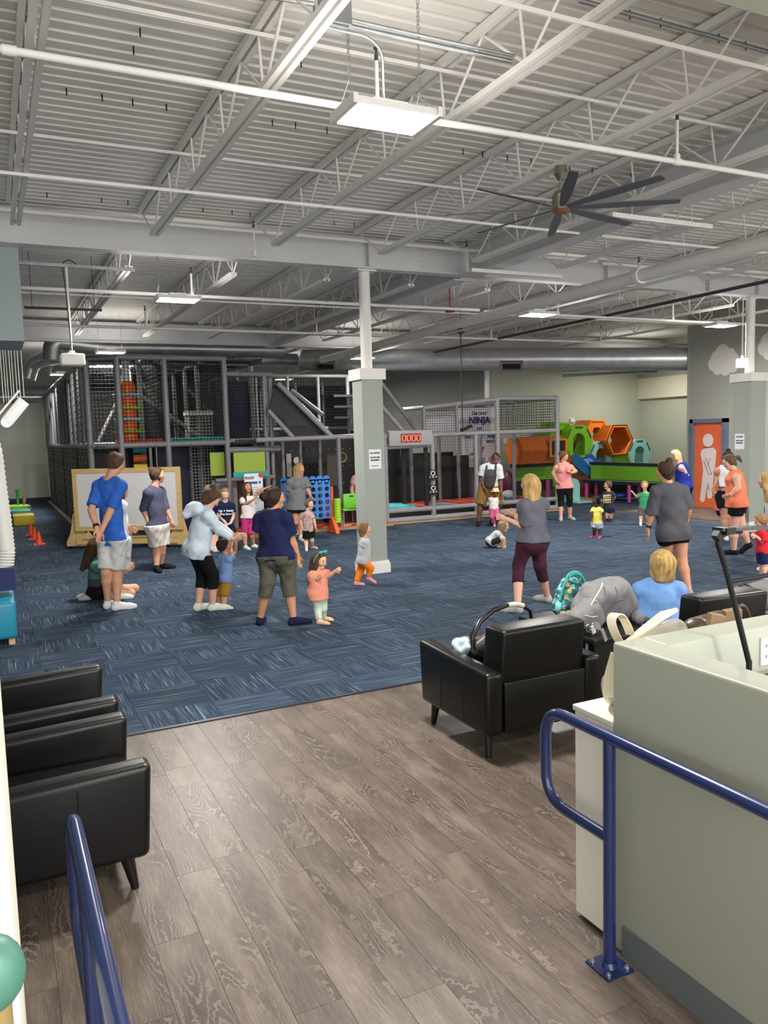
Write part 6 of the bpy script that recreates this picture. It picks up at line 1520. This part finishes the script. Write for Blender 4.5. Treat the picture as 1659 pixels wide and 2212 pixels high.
# woman grey tee blond
r = person('woman with long blond hair in grey tee and black shorts by the blue game', C4, 1.70, 160, (480, 190), (460, 300), (455, 620), hy=125, RA=((358, 470, -.02), (405, 595, -.06), (420, 650, -.08)), LA=((580, 440, .0), (610, 500, -.08), (625, 525, -.1)),
       RL=((420, 830, .0), (440, 960), 180), LL=((500, 830, 0), (500, 1045), 160), skin='c89578', hair='long', hc='a68a62', top=('76777b', 'tee', .05, .75, .022), bot=('131316', .3, .012), sock=('d5d3cf', .03), build=1.15, extras=('watchR', 'bust'))
# toddler boy patterned shirt
person('toddler boy in brown and white patterned shirt with black shorts beside the woman in grey', C4, .92, 150, (600, 610), (578, 705), (590, 915), hy=140, RA=((500, 790, -.02), (515, 880, -.04), (520, 910, -.04)), LA=((655, 790, 0), (672, 870, -.02), (678, 900, -.02)),
       RL=((560, 1040, 0), (565, 1160), 180), LL=((630, 1035, 0), (632, 1135), 120), skin='d8ad97', hair='short', hc='6e5540', top=('a8928a', 'tee', .03, .8, .02), bot=('141417', .75, .02), sock=('e0c4c8', .02), child=1)
# girl coral tunic with bow
r = person('toddler girl in coral tunic and mint leggings with a teal bow headband', C4, .95, 140, (720, 1280), (700, 1405), (705, 1640), hy=130, hp=10, RA=((640, 1500, -.03), (700, 1500, -.12), (725, 1480, -.14)), LA=((835, 1460, .0), (905, 1405, -.06), (935, 1390, -.08)),
       RL=((700, 1850, 0), (720, 2040), 110), LL=((760, 1850, .05), (765, 1995), 110), skin='d7a78a', hair='long', hc='4b3527', top=('d98e76', 'tee', .10, .7, .03), bot=('b9cdb8', 1.9, .01), sock=('e0b898', .005), child=1)
TB = mat('bow_teal', '2fa39a', .5); hc0, hf, hu, hs, hh, rt = [r[k] for k in ('hc', 'hf', 'hu', 'hs', 'hh', 'root')]
q = MB(); q.tube([hc0+hu*.1*hh+(hs*math.cos(a)+_u(hu*.9+hf*.25)*math.sin(a))*.50*hh for a in np.linspace(-.3, math.pi+.3, 24)], .035*hh, 8); q.build('headband', TB, rt, 1)
q = MB(); 
for s in (-1, 1): q.sph(hc0+hu*.58*hh+hf*.2*hh+hs*s*.20*hh, (.2*hh, .07*hh, .10*hh), 12, 8, ax=(hs, hf, hu))
q.sph(hc0+hu*.58*hh+hf*.22*hh, .07*hh, 8, 6); q.build('bow', TB, rt, 2)
# toddler orange trousers
person('toddler in pale grey tee and orange trousers walking past the centre column', C4, .93, 92, (1262, 910), (1262, 1020), (1245, 1260), hy=92, RA=((1225, 1130, -.06), (1270, 1225, -.08), (1285, 1255, -.08)), LA=((1290, 1120, .1), (1300, 1200, .1)),
       RL=((1325, 1370, -.04), (1310, 1500, -.03), 95, .6), LL=((1205, 1410, .08), (1160, 1575), 95), skin='d8a98f', hair='messy', hc='8a6848', top=('b9bcc2', 'tee', .06, .6, .03), bot=('e8801e', 1.88, .014), sock=('e59aa8', .005), child=1)
# person hidden behind the column
person('person in pink tee mostly hidden behind the centre column, holding the green chair', (560, 980, 5.53), 1.66, 170, (1225, 150), (1225, 260), (1235, 580), foot=(1230, 860), RA=((1105, 420, 0), (1115, 530, -.1), (1125, 580, -.1)), LA=((1330, 420, 0), (1310, 530, 0)),
       RL=((1195, 720, 0), (1200, 862)), LL=((1260, 720, 0), (1262, 858)), skin='cf9d8a', hair='short', hc='5a4432', top=('d29a9e', 'tee', .05, .5), bot=('1a1a20', 1.8), sock=('222226',), build=1.25)
# man with baby carrier
r = person('man in white tee, purple face mask and dark baby carrier leaning over a child', C5, 1.78, 180, (505, 275), (450, 355), (425, 600), hp=20, hoff=-.12, coff=-.08, RA=((330, 500, -.05), (365, 635, -.18), (395, 665, -.2)), LA=((560, 540, -.05), (570, 690, -.15), (570, 740, -.18)),
       RL=((320, 830, -.05), (300, 1080), 180), LL=((545, 830, 0), (450, 1070), 180), skin='6b4632', hair='buzz', hc='2a1e18', top=('c9cfd2', 'tee', .02, .85, .018), bot=('8a6a38', .98, .02), sock=('1d1d24', .02), build=1.12)
rt = r['root']; hc0, hf, hu, hs, hh = [r[k] for k in ('hc', 'hf', 'hu', 'hs', 'hh')]
DG = mat('carrier_grey', '35343a', .7); q = MB(); q.sph(hc0+hf*.30*hh-hu*.20*hh, (.26*hh, .17*hh, .19*hh), 14, 8, ax=(hs, hf, hu)); q.build('face_mask', mat('mask_purple', '9a4fb8', .6), rt, 2)
q = MB()
for s in (-1, 1): q.tube([r['chest']+r['Sd']*s*.09-r['F']*.02+r['ax']*.06, r['chest']+r['Sd']*s*.10+r['F']*.12-r['ax']*.08, r['chest']+r['Sd']*s*.10+r['F']*.175-r['ax']*.2, r['waist']+r['Sd']*s*.11+r['F']*.17], .026, 8, bend=.06)
q.build('carrier_strap', DG, rt, 1)
Vol([r['C'](r['waist']+r['F']*.14+r['ax']*.04, r['waist']+r['F']*.15-r['ax']*.14, .14, .12, .02, .5, r['F'])], .014).build('baby_carrier', DG, rt)
q = MB(); q.cyl(r['pel']+r['ax']*.05, r['pel']+r['ax']*.11, .165, 20); q.build('carrier_belt', DG, rt, .8)
# toddler with hat
r = person('small child in sun hat and pink trousers held by the man with the carrier', C5, .84, 175, (500, 690), (482, 755), (480, 870), RA=((430, 730, 0), (395, 680, .0), (380, 660, .02)), LA=((535, 770, 0), (560, 740, .0), (570, 730, 0)),
       RL=((455, 970, 0), (485, 1085)), LL=((515, 960, 0), (530, 1065)), doff=-.34, skin='6b4632', hair='short', hc='241a16', top=('cfcdc9', 'tee', .03, .7, .02), bot=('d9628f', 1.9, .02), sock=('e2e0de', .005), child=1)
hc0, hf, hu, hs, hh = [r[k] for k in ('hc', 'hf', 'hu', 'hs', 'hh')]; q = MB(); q.cyl(hc0+hu*.2*hh, hc0+hu*.24*hh, .62*hh, 20, r2=.55*hh); q.cyl(hc0+hu*.24*hh, hc0+hu*.62*hh, .47*hh, 20, r2=.36*hh); q.build('sun_hat', mat('straw', 'd8c79a', .8), r['root'], .7)
# crouching child
r = person('curly-haired child in pale grey tee crouching with hands on the carpet', C5, 1.0, 88, (598, 1090), (545, 1160), (445, 1265), hp=10, foot=(500, 1345), RA=((595, 1240, -.05), (590, 1320, -.06), (592, 1350, -.06)), LA=((600, 1230, .1), (610, 1310, .1)),
       RL=((570, 1235, -.1), (540, 1345), 85), LL=((560, 1240, .12), (460, 1335), 85), skin='d7a98e', hair='messy', hc='a08058', top=('b9babd', 'tee', .05, .7, .02), bot=('2c2c34', .95, .01), sock=('c9c5be', .02), child=1)
# woman maroon leggings
r = person('woman with long wavy blond hair in grey tee and maroon leggings seen from behind', C5, 1.68, -48, (905, 590), (955, 770), (935, 1250), hy=-55, RA=((780, 1000, .25), (735, 965, .35), (700, 950, .35)), LA=((880, 1110, -.08), (650, 1010, -.1), (570, 985, -.1)),
       RL=((1030, 1560, .05), (1120, 2000), -50), LL=((775, 1560, -.05), (765, 2130), -70), skin='d3a48e', hair='long_x', hc='a98b58', top=('595b66', 'tee', .01, .80, .018), bot=('3e1e2c', 1.42, .005), sock=('a6a6a8', .01), build=1.15, hipw=1.15, det=1.15, extras=('bust',))
# woman pink tank
person('woman in pink tank top and black capri leggings by the cage corner', C5, 1.66, 170, (1318, 255), (1312, 350), (1325, 610), hy=130, hp=25, RA=((1190, 450, -.02), (1235, 555, -.1), (1260, 580, -.12)), LA=((1455, 430, 0), (1410, 450, -.15), (1385, 440, -.16)),
       RL=((1280, 760, 0), (1280, 1020), 180), LL=((1385, 760, 0), (1390, 1010), 150), skin='d0987c', hair='bun_low', hc='6e4e36', top=('d98d8c', 'tank', .03, 0, .014), bot=('121215', 1.42, .005), sock=('a0a2a6', .0), build=1.12, extras=('bust',))
# toddler yellow
person('toddler in yellow tee, pale shorts and pink socks standing on the carpet', C6, .86, -150, (262, 790), (272, 870), (272, 1040), hy=-130, LA=((350, 930, -.02), (365, 1000, -.03), (362, 1020, -.03)), RA=((212, 950, -.05), (190, 1000, -.08), (170, 998, -.08)),
       RL=((245, 1130, 0), (240, 1225), -130), LL=((308, 1130, 0), (312, 1235), -160), skin='4a2f24', hair='puffs', hc='19120f', top=('d8cf62', 'tee', .04, .6, .02), bot=('b9c3dc', .7, .02), sock=('e0409a', .005), child=1)
# boy dark tee
rb = person('boy in charcoal tee with printed letters and navy shorts beside the play table', C6, .98, -165, (405, 600), (415, 680), (415, 860), hy=-120, LA=((485, 740, 0), (460, 800, .1), (450, 810, .12)), RA=((360, 740, 0), (375, 800, .08), (385, 810, .1)),
       RL=((395, 935, 0), (395, 1030)), LL=((448, 935, 0), (440, 1030)), skin='cf9f86', hair='short', hc='5a4432', top=('35343a', 'tee', .05, .8, .02), bot=('1c2444', .8, .02), sock=('1e2236', .03), child=1)
for k in range(4): text('HAPPY', .055, rb['chest']-rb['ax']*(.07+.05*k)+rb['F']*.125, rb['Rr'], (0, 0, 1), (PAPER, mat('print_yellow', 'd8b848', .6))[k % 2], rb['root'], bold=.002)
r = person('boy in green tee and grey shorts pointing, in front of the play table', C6, .98, 178, (842, 605), (852, 695), (845, 860), RA=((745, 735, -.02), (710, 695, -.1), (690, 670, -.12)), LA=((918, 760, 0), (900, 830, -.03)),
       RL=((800, 965, 0), (795, 1080)), LL=((868, 960, 0), (870, 1060)), skin='d7a98e', hair='short', hc='8a6a48', top=('3f9a68', 'tee', .04, .7, .02), bot=('6c6468', .85, .02), sock=('d9d9dc', .02), child=1)
# woman grey tee bun
person('woman in oversized charcoal tee and black shorts with hair bun, back to the camera', C6, 1.70, -22, (1085, 430), (1135, 610), (1175, 1130), hy=-65, hp=5, LA=((930, 960, -.05), (880, 1120, -.06), (885, 1220, -.06)), RA=((1360, 880, .1), (1350, 1020, .2), (1340, 1090, .22)),
       RL=((1290, 1500, .02), (1375, 1950), -10), LL=((1130, 1500, .1), (1150, 1900), -30), skin='b9866a', hair='bun', hc='3a2a20', top=('4a4a50', 'tee', .075, .95, .020), bot=('0f0f12', .36, .006), sock=('8a8a90',), build=1.08, hipw=1.05, det=1.15, extras=('watchL',))
# woman blue tank
person('woman with curly pale hair in royal blue tank dress behind the woman in charcoal', C6, 1.66, -85, (1205, 240), (1285, 350), (1310, 610), hp=15, LA=((1350, 480, -.1), (1325, 590, -.15), (1310, 620, -.15)), RA=((1260, 480, .15), (1250, 560, .1)),
       RL=((1300, 800, .1), (1290, 1010), -90), LL=((1340, 800, -.05), (1340, 1015), -90), skin='dba891', hair='long', hc='c2a07c', top=('1d2c86', 'tank', .05, 0, .02), bot=('14193a', .9, .02), sock=('22222a',), build=1.4, extras=('bust',))
# seated woman
r = person('seated woman with blond bob in light blue tee, seen from behind near the armchairs', C6, 1.76, -10, (1045, 1530), (1015, 1760), (1010, 2180), hy=-25, foot=(1010, 2420), doff=.0, seat=.0, LA=((775, 2090, .05), (830, 2200, .25), (850, 2230, .3)), RA=((1220, 2090, .05), (1190, 2200, .25)),
       RL=((1080, 2330, .42), (1080, 2420, .75, 1)), LL=((940, 2330, .42), (930, 2420, .75, 1)), skin='cf9a86', hair='bob', hc='a88a58', top=('6f98d2', 'tee', .04, .7, .018), bot=('2a2f40', 1.8, .01), sock=('c9c9cc',), build=1.25, extras=('bust',), det=1.1)
SEATED = r
# woman coral tank
person('woman with ponytail in coral tank top and black shorts, hand on hip', C7, 1.66, -95, (830, 355), (915, 500), (925, 880), hy=-110, hp=25, LA=((950, 700, -.24), (845, 790, -.26), (805, 805, -.22)), RA=((1010, 640, .22), (960, 760, .2)),
       LL=((890, 1250, -.05), (895, 1590), -85), RL=((1010, 1260, .08), (1085, 1480, .1), -75, .9), skin='d4a28c', hair='pony', hc='5a4636', top=('e07c5c', 'tank', .05, 0, .02), bot=('121214', .42, .010), sock=('17171c', .0), build=1.30, hipw=1.0, extras=('bust',), det=1.1)
person('woman in white sports top and black shorts standing just behind the woman in coral', C7, 1.66, 170, (820, 300), (790, 430), (790, 800), hp=20, foot=(800, 1380), RA=((670, 560, 0), (650, 640, -.1), (635, 670, -.1)), LA=((900, 560, 0), (900, 700, 0)),
       RL=((770, 1090, 0), (775, 1385)), LL=((850, 1090, 0), (850, 1375)), skin='b07f68', hair='bun', hc='2f2420', top=('cdced4', 'tank', -.10, 0, .008), bot=('141416', .5, .01), sock=('c9c9cc',))
person('small girl in pink floral tee in front of the woman in the white top', C7, 1.12, 175, (735, 650), (745, 770), (745, 960), foot=(770, 1300), RA=((625, 745, -.02), (640, 660, -.05), (655, 640, -.05)), LA=((820, 830, 0), (815, 900, 0)),
       RL=((755, 1130, 0), (760, 1300)), LL=((800, 1130, 0), (800, 1290)), skin='c99a80', hair='short', hc='3a2a22', top=('cc6a80', 'tee', .05, .5, .02), bot=('141416', .5, .01), sock=('c9c9cc',), child=1)
# woman at right edge
person('smiling woman with long blond hair at the right edge of the photo', C7, 1.66, -95, (1318, 600), (1420, 800), (1430, 1150), hy=-88, foot=(1420, 1800), LA=((1440, 1000, -.1), (1380, 1120, -.12)), RA=((1440, 1000, .2), (1380, 1100, .2)),
       RL=((1440, 1450, .1), (1440, 1800), -90), LL=((1420, 1450, -.1), (1420, 1810), -90), skin='dba98f', hair='long', hc='a88a5c', top=('c9c9cc', 'tee', .03, .5), bot=('22222a', 1.5), sock=('c9c9cc',))
# boy red tee
person('toddler boy in red tee and navy shorts at the right edge', C7, .92, -100, (1255, 1140), (1265, 1270), (1275, 1520), hp=15, LA=((1295, 1430, -.08), (1200, 1350, -.12), (1160, 1335, -.12)), RA=((1290, 1400, .1), (1200, 1330, .08)),
       LL=((1300, 1730, -.03), (1300, 1915), -95), RL=((1270, 1730, .06), (1265, 1895), -95), skin='d7a98e', hair='short', hc='8a6a4a', top=('bf2630', 'tee', .05, .8, .025), bot=('1c2550', .85, .02), sock=('d6dde4', .02), child=1)
# infant on the steps
r = person('infant in patterned top sitting on the foam steps at the far left', (0, 840, 7.135), .78, 175, (372, 1720), (370, 1800), (378, 1870), foot=(385, 2040), doff=.75, seat=.33, RA=((285, 1810, 0), (250, 1850, 0)), LA=((455, 1800, 0), (480, 1840, 0)),
       RL=((370, 1880, -.18), (385, 1930, -.32, 1)), LL=((420, 1880, -.18), (435, 1920, -.32, 1)), skin='c99880', hair='short', hc='5a3a2c', top=('c9cbb8', 'tee', .02, .7, .02), bot=('2a2c5a', .5, .02), child=1, det=.8)

# ================================================================= BAGS AND BABY GEAR
def pc(a, b, ra, rb, k=.02, q=None, n=None, clip=(), sub=False):
    d = dict(a=np.array(a, float), b=np.array(b, float), ra=ra, rb=rb, k=k, clip=list(clip))
    if q: d['q'] = q; d['n'] = _u(np.array(n, float))
    if sub: d['sub'] = True
    return d
# infant car seat on the right armchair
t = thing('infant_car_seat', (3.12, 4.68, .41), 'black infant car seat with a beige hand grip, standing in the right armchair', 'car seat')
SH = mat('shell_black', '121214', .3); GREYF = mat('grey_fabric', '4c4a4e', .85, var=.1, scale=20)
hp_ = [P(1022, 1415, Y=4.62), P(1020, 1375, Y=4.66), P(1036, 1342, Y=4.7), P(1065, 1318, Y=4.74), P(1100, 1306, Y=4.78), P(1128, 1307, Y=4.82), P(1145, 1320, Y=4.86), P(1150, 1350, Y=4.9)]
q = MB(); q.tube(hp_[:5], [.016, .02, .022, .02, .016], 10); q.tube(hp_[5:], .014, 10); q.build('handle', SH, t, 1)
q = MB(); q.tube([hp_[4]*.9+hp_[3]*.1, hp_[4]*.5+hp_[5]*.5+np.array([0, 0, .004]), hp_[5]*.9+hp_[6]*.1], .019, 12); q.build('hand_grip', mat('grip_beige', 'c9bfae', .5), t, 1)
Vol([pc((2.98, 4.72, .52), (3.32, 4.78, .52), .12, .12, .05), pc((3.02, 4.82, .50), (3.3, 4.85, .50), .13, .13, .05)], .012).build('seat_shell', SH, t)
Vol([pc((3.00, 4.66, .58), (3.14, 4.68, .63), .075, .07, .05, .7, (0, 1, .3)), pc((3.1, 4.68, .6), (3.3, 4.70, .60), .075, .07, .05)], .010).build('canopy', GREYF, t)
q = MB(); c = hp_[0]; q.cyl(c+np.array([-.02, 0, 0]), c+np.array([.02, 0, 0]), .035, 14); q.build('hinge', SH, t, .8)
q = MB(); q.tube([P(1030, 1390, Y=4.6), P(1052, 1372, Y=4.6), P(1060, 1366, Y=4.6)], .003, 5); q.build('wire_edge', WHITE, t)
Vol([pc(P(990, 1392, Y=4.75), P(1000, 1405, Y=4.7), .045, .05, .02), pc(P(985, 1395, Y=4.8), P(1002, 1388, Y=4.7), .035, .04, .02), pc(P(1000, 1410, Y=4.68), P(1010, 1400, Y=4.65), .03, .03, .02)], .007, .004).build('blanket', mat('baby_blanket', 'b9cddd', .85, var=.2, scale=30), t)

# big grey backpack
t = thing('backpack', (4.17, 4.72, .585), 'large grey backpack with zip pockets lying on the low black table', 'backpack')
GB1 = mat('backpack_grey', '77777b', .75, var=.12, scale=22, bump=.2); GB2 = mat('backpack_dark', '66666a', .75, var=.12, scale=22, bump=.2)
Vol([pc((4.04, 4.78, .71), (4.38, 4.76, .71), .115, .125, .04), pc((4.06, 4.70, .80), (4.34, 4.74, .82), .09, .10, .05), pc((4.10, 4.80, .83), (4.34, 4.82, .84), .08, .085, .05), pc((4.0, 4.74, .66), (4.44, 4.80, .66), .07, .08, .04)], .009, .006).build('main_bag', GB1, t)
Vol([pc((3.86, 4.66, .67), (3.97, 4.66, .73), .08, .095, .03), pc((3.88, 4.68, .66), (4.0, 4.64, .66), .07, .08, .03)], .009, .003).build('front_pocket', GB1, t)
q = MB(); q.tube([(3.93, 4.60, .77), (3.99, 4.59, .86), (4.06, 4.62, .905), (4.10, 4.66, .92)], .006, 6, bend=.03); q.tube([(3.86, 4.575, .72), (3.92, 4.565, .70), (3.98, 4.57, .70)], .004, 6); q.build('zip', mat('zip_cream', 'cbbfa4', .5), t, 1)
q = MB(); q.tube([(4.16, 4.585, .90), (4.18, 4.57, .80), (4.17, 4.58, .68), (4.15, 4.60, .62)], .004, 5); q.tube([(4.4, 4.66, .80), (4.28, 4.60, .79), (4.16, 4.585, .79)], .004, 5); q.build('seam', GB2, t, 1)
q = MB(); q.obox(P(1290, 1352, Y=4.36), (.03, 0, -.01), (0, .004, 0), (-.01, 0, .03)); q.obox(P(1305, 1372, Y=4.35), (.012, 0, .008), (0, .003, 0), (.02, 0, -.045)); q.build('strap_end', mat('strap_grey', '8f8f93', .7), t)
Vol([pc((4.38, 4.56, .63), (4.42, 4.66, .63), .05, .05, .02, .7, (1, 0, 0))], .009, .003).build('side_wing', GB2, t)
# teal lunch tote
t = thing('lunch_tote', (4.2, 5.15, .585), 'teal lunch tote with scalloped pattern at the far end of the low table', 'bag')
def tote_mat():
    m = bpy.data.materials.new('scallop_print'); m.use_nodes = True; nt = m.node_tree; b = nt.nodes['Principled BSDF']; L = nt.links.new; b.inputs['Roughness'].default_value = .6
    tc = nd(nt, 'ShaderNodeTexCoord'); v = nd(nt, 'ShaderNodeTexVoronoi', Scale=26, Randomness=.35); L(tc.outputs['Object'], v.inputs['Vector'])
    s = nd(nt, 'ShaderNodeSeparateColor'); L(v.outputs['Color'], s.inputs[0])
    r = ramp(nt, [(0, '1d5a66'), (.25, '2e8f93'), (.5, '7fc9c0'), (.7, '1f4f63'), (.85, 'c9a56a')]); r.color_ramp.interpolation = 'CONSTANT'; L(s.outputs[0], r.inputs[0]); L(r.outputs[0], b.inputs['Base Color']); return m
TM = tote_mat(); TT = mat('tote_teal', '2a8f86', .55)
Vol([pc((4.07, 5.12, .66), (4.30, 5.10, .66), .075, .075, .03), pc((4.10, 5.14, .76), (4.27, 5.13, .76), .065, .065, .04), pc((4.15, 5.15, .84), (4.22, 5.15, .84), .045, .045, .05)], .008).build('tote_body', TM, t)
q = MB(); q.tube([(4.03, 5.08, .72), (4.07, 5.09, .82), (4.13, 5.10, .92), (4.19, 5.10, .94), (4.25, 5.10, .92), (4.31, 5.09, .82), (4.35, 5.08, .72)], .012, 8, bend=.05)
q.tube([(4.13, 5.09, .87), (4.14, 5.09, .91), (4.19, 5.09, .925), (4.24, 5.09, .91), (4.25, 5.09, .87), (4.19, 5.09, .85)], .009, 8, closed=True); q.build('tote_handle', TT, t, 1)
# striped clutch and keys
t = thing('clutch_bag', (3.95, 5.0, .585), 'small gold and blue striped pouch beside the teal tote on the low table', 'bag')
for k, (cl, dz) in enumerate((('c9b48a', 0), ('2b3fb0', .018), ('16161c', .036), ('5a8ae0', .05), ('c9b48a', .066))):
    q = MB(); q.obox((3.93+.012*k, 4.86, .60+dz), (.10-.008*k, .03, -.01), (-.02, .07, 0), (0, 0, .008)); q.build('pouch_layer', mat('pouch_'+cl, cl, .35), t)
q = MB(); q.tube([(3.98+.055*math.cos(a), 4.88, .70+.05*math.sin(a)) for a in np.linspace(0, 2*math.pi, 18, endpoint=False)], .006, 6, closed=True); q.build('wrist_loop', mat('brown_loop', '4a3628', .4), t, 1)
t = thing('key_bunch', (3.86, 4.5, .585), 'bunch of keys with white and silver tags in front of the grey backpack', 'keys')
for k in range(5):
    a = k*1.1; c = np.array([3.86+.03*math.cos(a), 4.49+.03*math.sin(a), .615+.012*k]); q = MB(); q.tube([c+np.array([.022*math.cos(b), .004, .026*math.sin(b)]) for b in np.linspace(0, 2*math.pi, 12, endpoint=False)], .0035, 5, closed=True); q.build('key_ring', GALV, t, 1)
q = MB(); q.obox((3.84, 4.46, .64), (.016, 0, .006), (0, .004, 0), (-.008, 0, .03)); q.build('white_tag', WHITE, t)
q = MB(); q.obox((3.86, 4.5, .60), (.05, .01, 0), (-.01, .035, 0), (0, 0, .014)); q.build('key_wallet', BLACK, t)
# clear and cream tote on the cabinet
t = thing('clear_tote', (2.42, 2.5, .94), 'clear plastic tote with cream trim and a long cream strap, on the white cabinet', 'bag')
CR = mat('cream_vinyl', 'dcd2b8', .45); CLR = mat('clear_vinyl', 'b9b4aa', .15, alpha=.55)
Vol([pc((2.33, 2.49, 1.15), (2.60, 2.50, 1.21), .06, .06, .03), pc((2.28, 2.49, 1.02), (2.64, 2.50, 1.04), .075, .07, .05)], .007, .003).build('clear_body', CLR, t)
q = MB(); q.tube([(2.28, 2.47, 1.20), (2.34, 2.47, 1.23), (2.42, 2.47, 1.265), (2.50, 2.47, 1.30), (2.58, 2.47, 1.315)], [.010, .014, .018, .020, .010], 10); q.build('top_trim', CR, t, 1)
q = MB()
for a, b in (((2.27, 2.44, 1.19), (2.27, 2.44, 1.02)), ): q.beam(a, b, .05, .02)
q.build('side_trim', CR, t)
def ribbon(pts, w, wd, th=.003):
    pts = [np.array(p, float) for p in pts]; out = [pts[0]]
    for i in range(1, len(pts)-1):
        A, B = (pts[i-1]+pts[i])/2 if i > 1 else (pts[0]+pts[i])/2, (pts[i]+pts[i+1])/2
        for k in range(6): tt = k/5; out.append((1-tt)**2*A+2*tt*(1-tt)*pts[i]+tt*tt*B)
    out.append(pts[-1]); q = MB(); V = []; F = []; wd = np.array(wd, float)
    for p in out: V += [p-wd*w/2, p+wd*w/2, p+wd*w/2+np.array([0, 0, th]), p-wd*w/2+np.array([0, 0, th])]
    for i in range(len(out)-1):
        b = 4*i
        for k in range(4): F.append((b+k, b+(k+1) % 4, b+4+(k+1) % 4, b+4+k))
    F += [(0, 3, 2, 1), (4*len(out)-4, 4*len(out)-3, 4*len(out)-2, 4*len(out)-1)]; return q.add(V, F)
ribbon([P(1332, 1412, Y=2.46), P(1318, 1460, Y=2.46), P(1312, 1500, Y=2.46), P(1322, 1522, Y=2.5), P(1352, 1530, Y=2.5)], .05, _u(np.array([.45, -.9, 0])), .004).build('long_strap', CR, t, 1)
ribbon([P(1345, 1400, Y=2.5), P(1325, 1365, Y=2.5), P(1318, 1335, Y=2.5), P(1335, 1322, Y=2.5), P(1352, 1345, Y=2.5), P(1362, 1372, Y=2.5)], .04, _u(np.array([.45, -.9, 0])), .004).build('carry_loop', CR, t, 1)
q = MB(); q.tube([P(1337, 1402, Y=2.44), P(1342, 1408, Y=2.44), P(1336, 1412, Y=2.44)], .003, 6); q.build('buckle', mat('gold', 'b8a070', .3, metal=.8), t)
# brown handbag
t = thing('handbag', (2.8, 2.5, .94), 'brown and tan leather handbag lying behind the counter edge', 'bag')
BR = mat('brown_leather', '4a3a2e', .4, bump=.2, scale=60); BR2 = mat('tan_metallic', '8a7058', .3)
Vol([pc((2.74, 2.5, 1.19), (2.92, 2.52, 1.20), .07, .06, .03), pc((2.74, 2.5, 1.02), (2.96, 2.5, 1.02), .075, .07, .05)], .007, .003).build('bag_body', BR, t)
q = MB(); q.obox((2.78, 2.44, 1.235), (.045, 0, -.01), (0, .012, .004), (.01, 0, .04)); q.obox((2.90, 2.455, 1.25), (.05, 0, 0), (0, .012, .004), (0, 0, .03)); q.build('flap', BR2, t)
q = MB(); q.tube([(2.9, 2.47, 1.24), (2.98, 2.47, 1.30), (3.03, 2.47, 1.24), (3.04, 2.47, 1.10)], .008, 8, bend=.04); q.build('bag_handle', BR, t, 1)
# grey duffel with lime shoes
t = thing('duffel_bag', (5.85, 4.4, .55), 'grey felt duffel bag with dark straps on the second low table, right edge', 'bag')
c = P(1625, 1312, Y=4.3)
Vol([pc((c[0]-.25, 4.4, .67), (c[0]+.35, 4.42, .70), .115, .125, .04)], .010, .003).build('bag_body', mat('felt_grey', '716f6e', .9, var=.15, scale=60), t)
q = MB(); q.tube([(c[0]-.05, 4.27, .60), (c[0]-.03, 4.29, .78), (c[0], 4.42, .81)], .014, 8); q.tube([(c[0]+.02, 4.27, .60), (c[0]+.04, 4.29, .78), (c[0]+.05, 4.42, .82)], .014, 8); q.build('bag_strap', mat('dark_strap', '2c2523', .6), t, 1)
LIMES = mat('lime_shoe', 'c8e23a', .5)
for k, (px, py, lab) in enumerate(((1585, 1330, 'lime green shoe tucked at the near end of the grey duffel'), (1627, 1296, 'lime green shoe lying on top of the grey duffel'))):
    c = P(px, py, Y=4.28 if k == 0 else 4.42); t = thing('shoe', c, lab, 'shoe'); d = np.array([.07, 0, .01])
    Vol([pc(c-d, c, .035, .038, .02), pc(c, c+d, .032, .025, .02)], .006).build('shoe_upper', LIMES, t)
    q = MB(); q.obox(c-np.array([0, 0, .036]), (.10, 0, .01), (0, .032, 0), (0, 0, .007)); q.build('shoe_sole', WHITE, t)
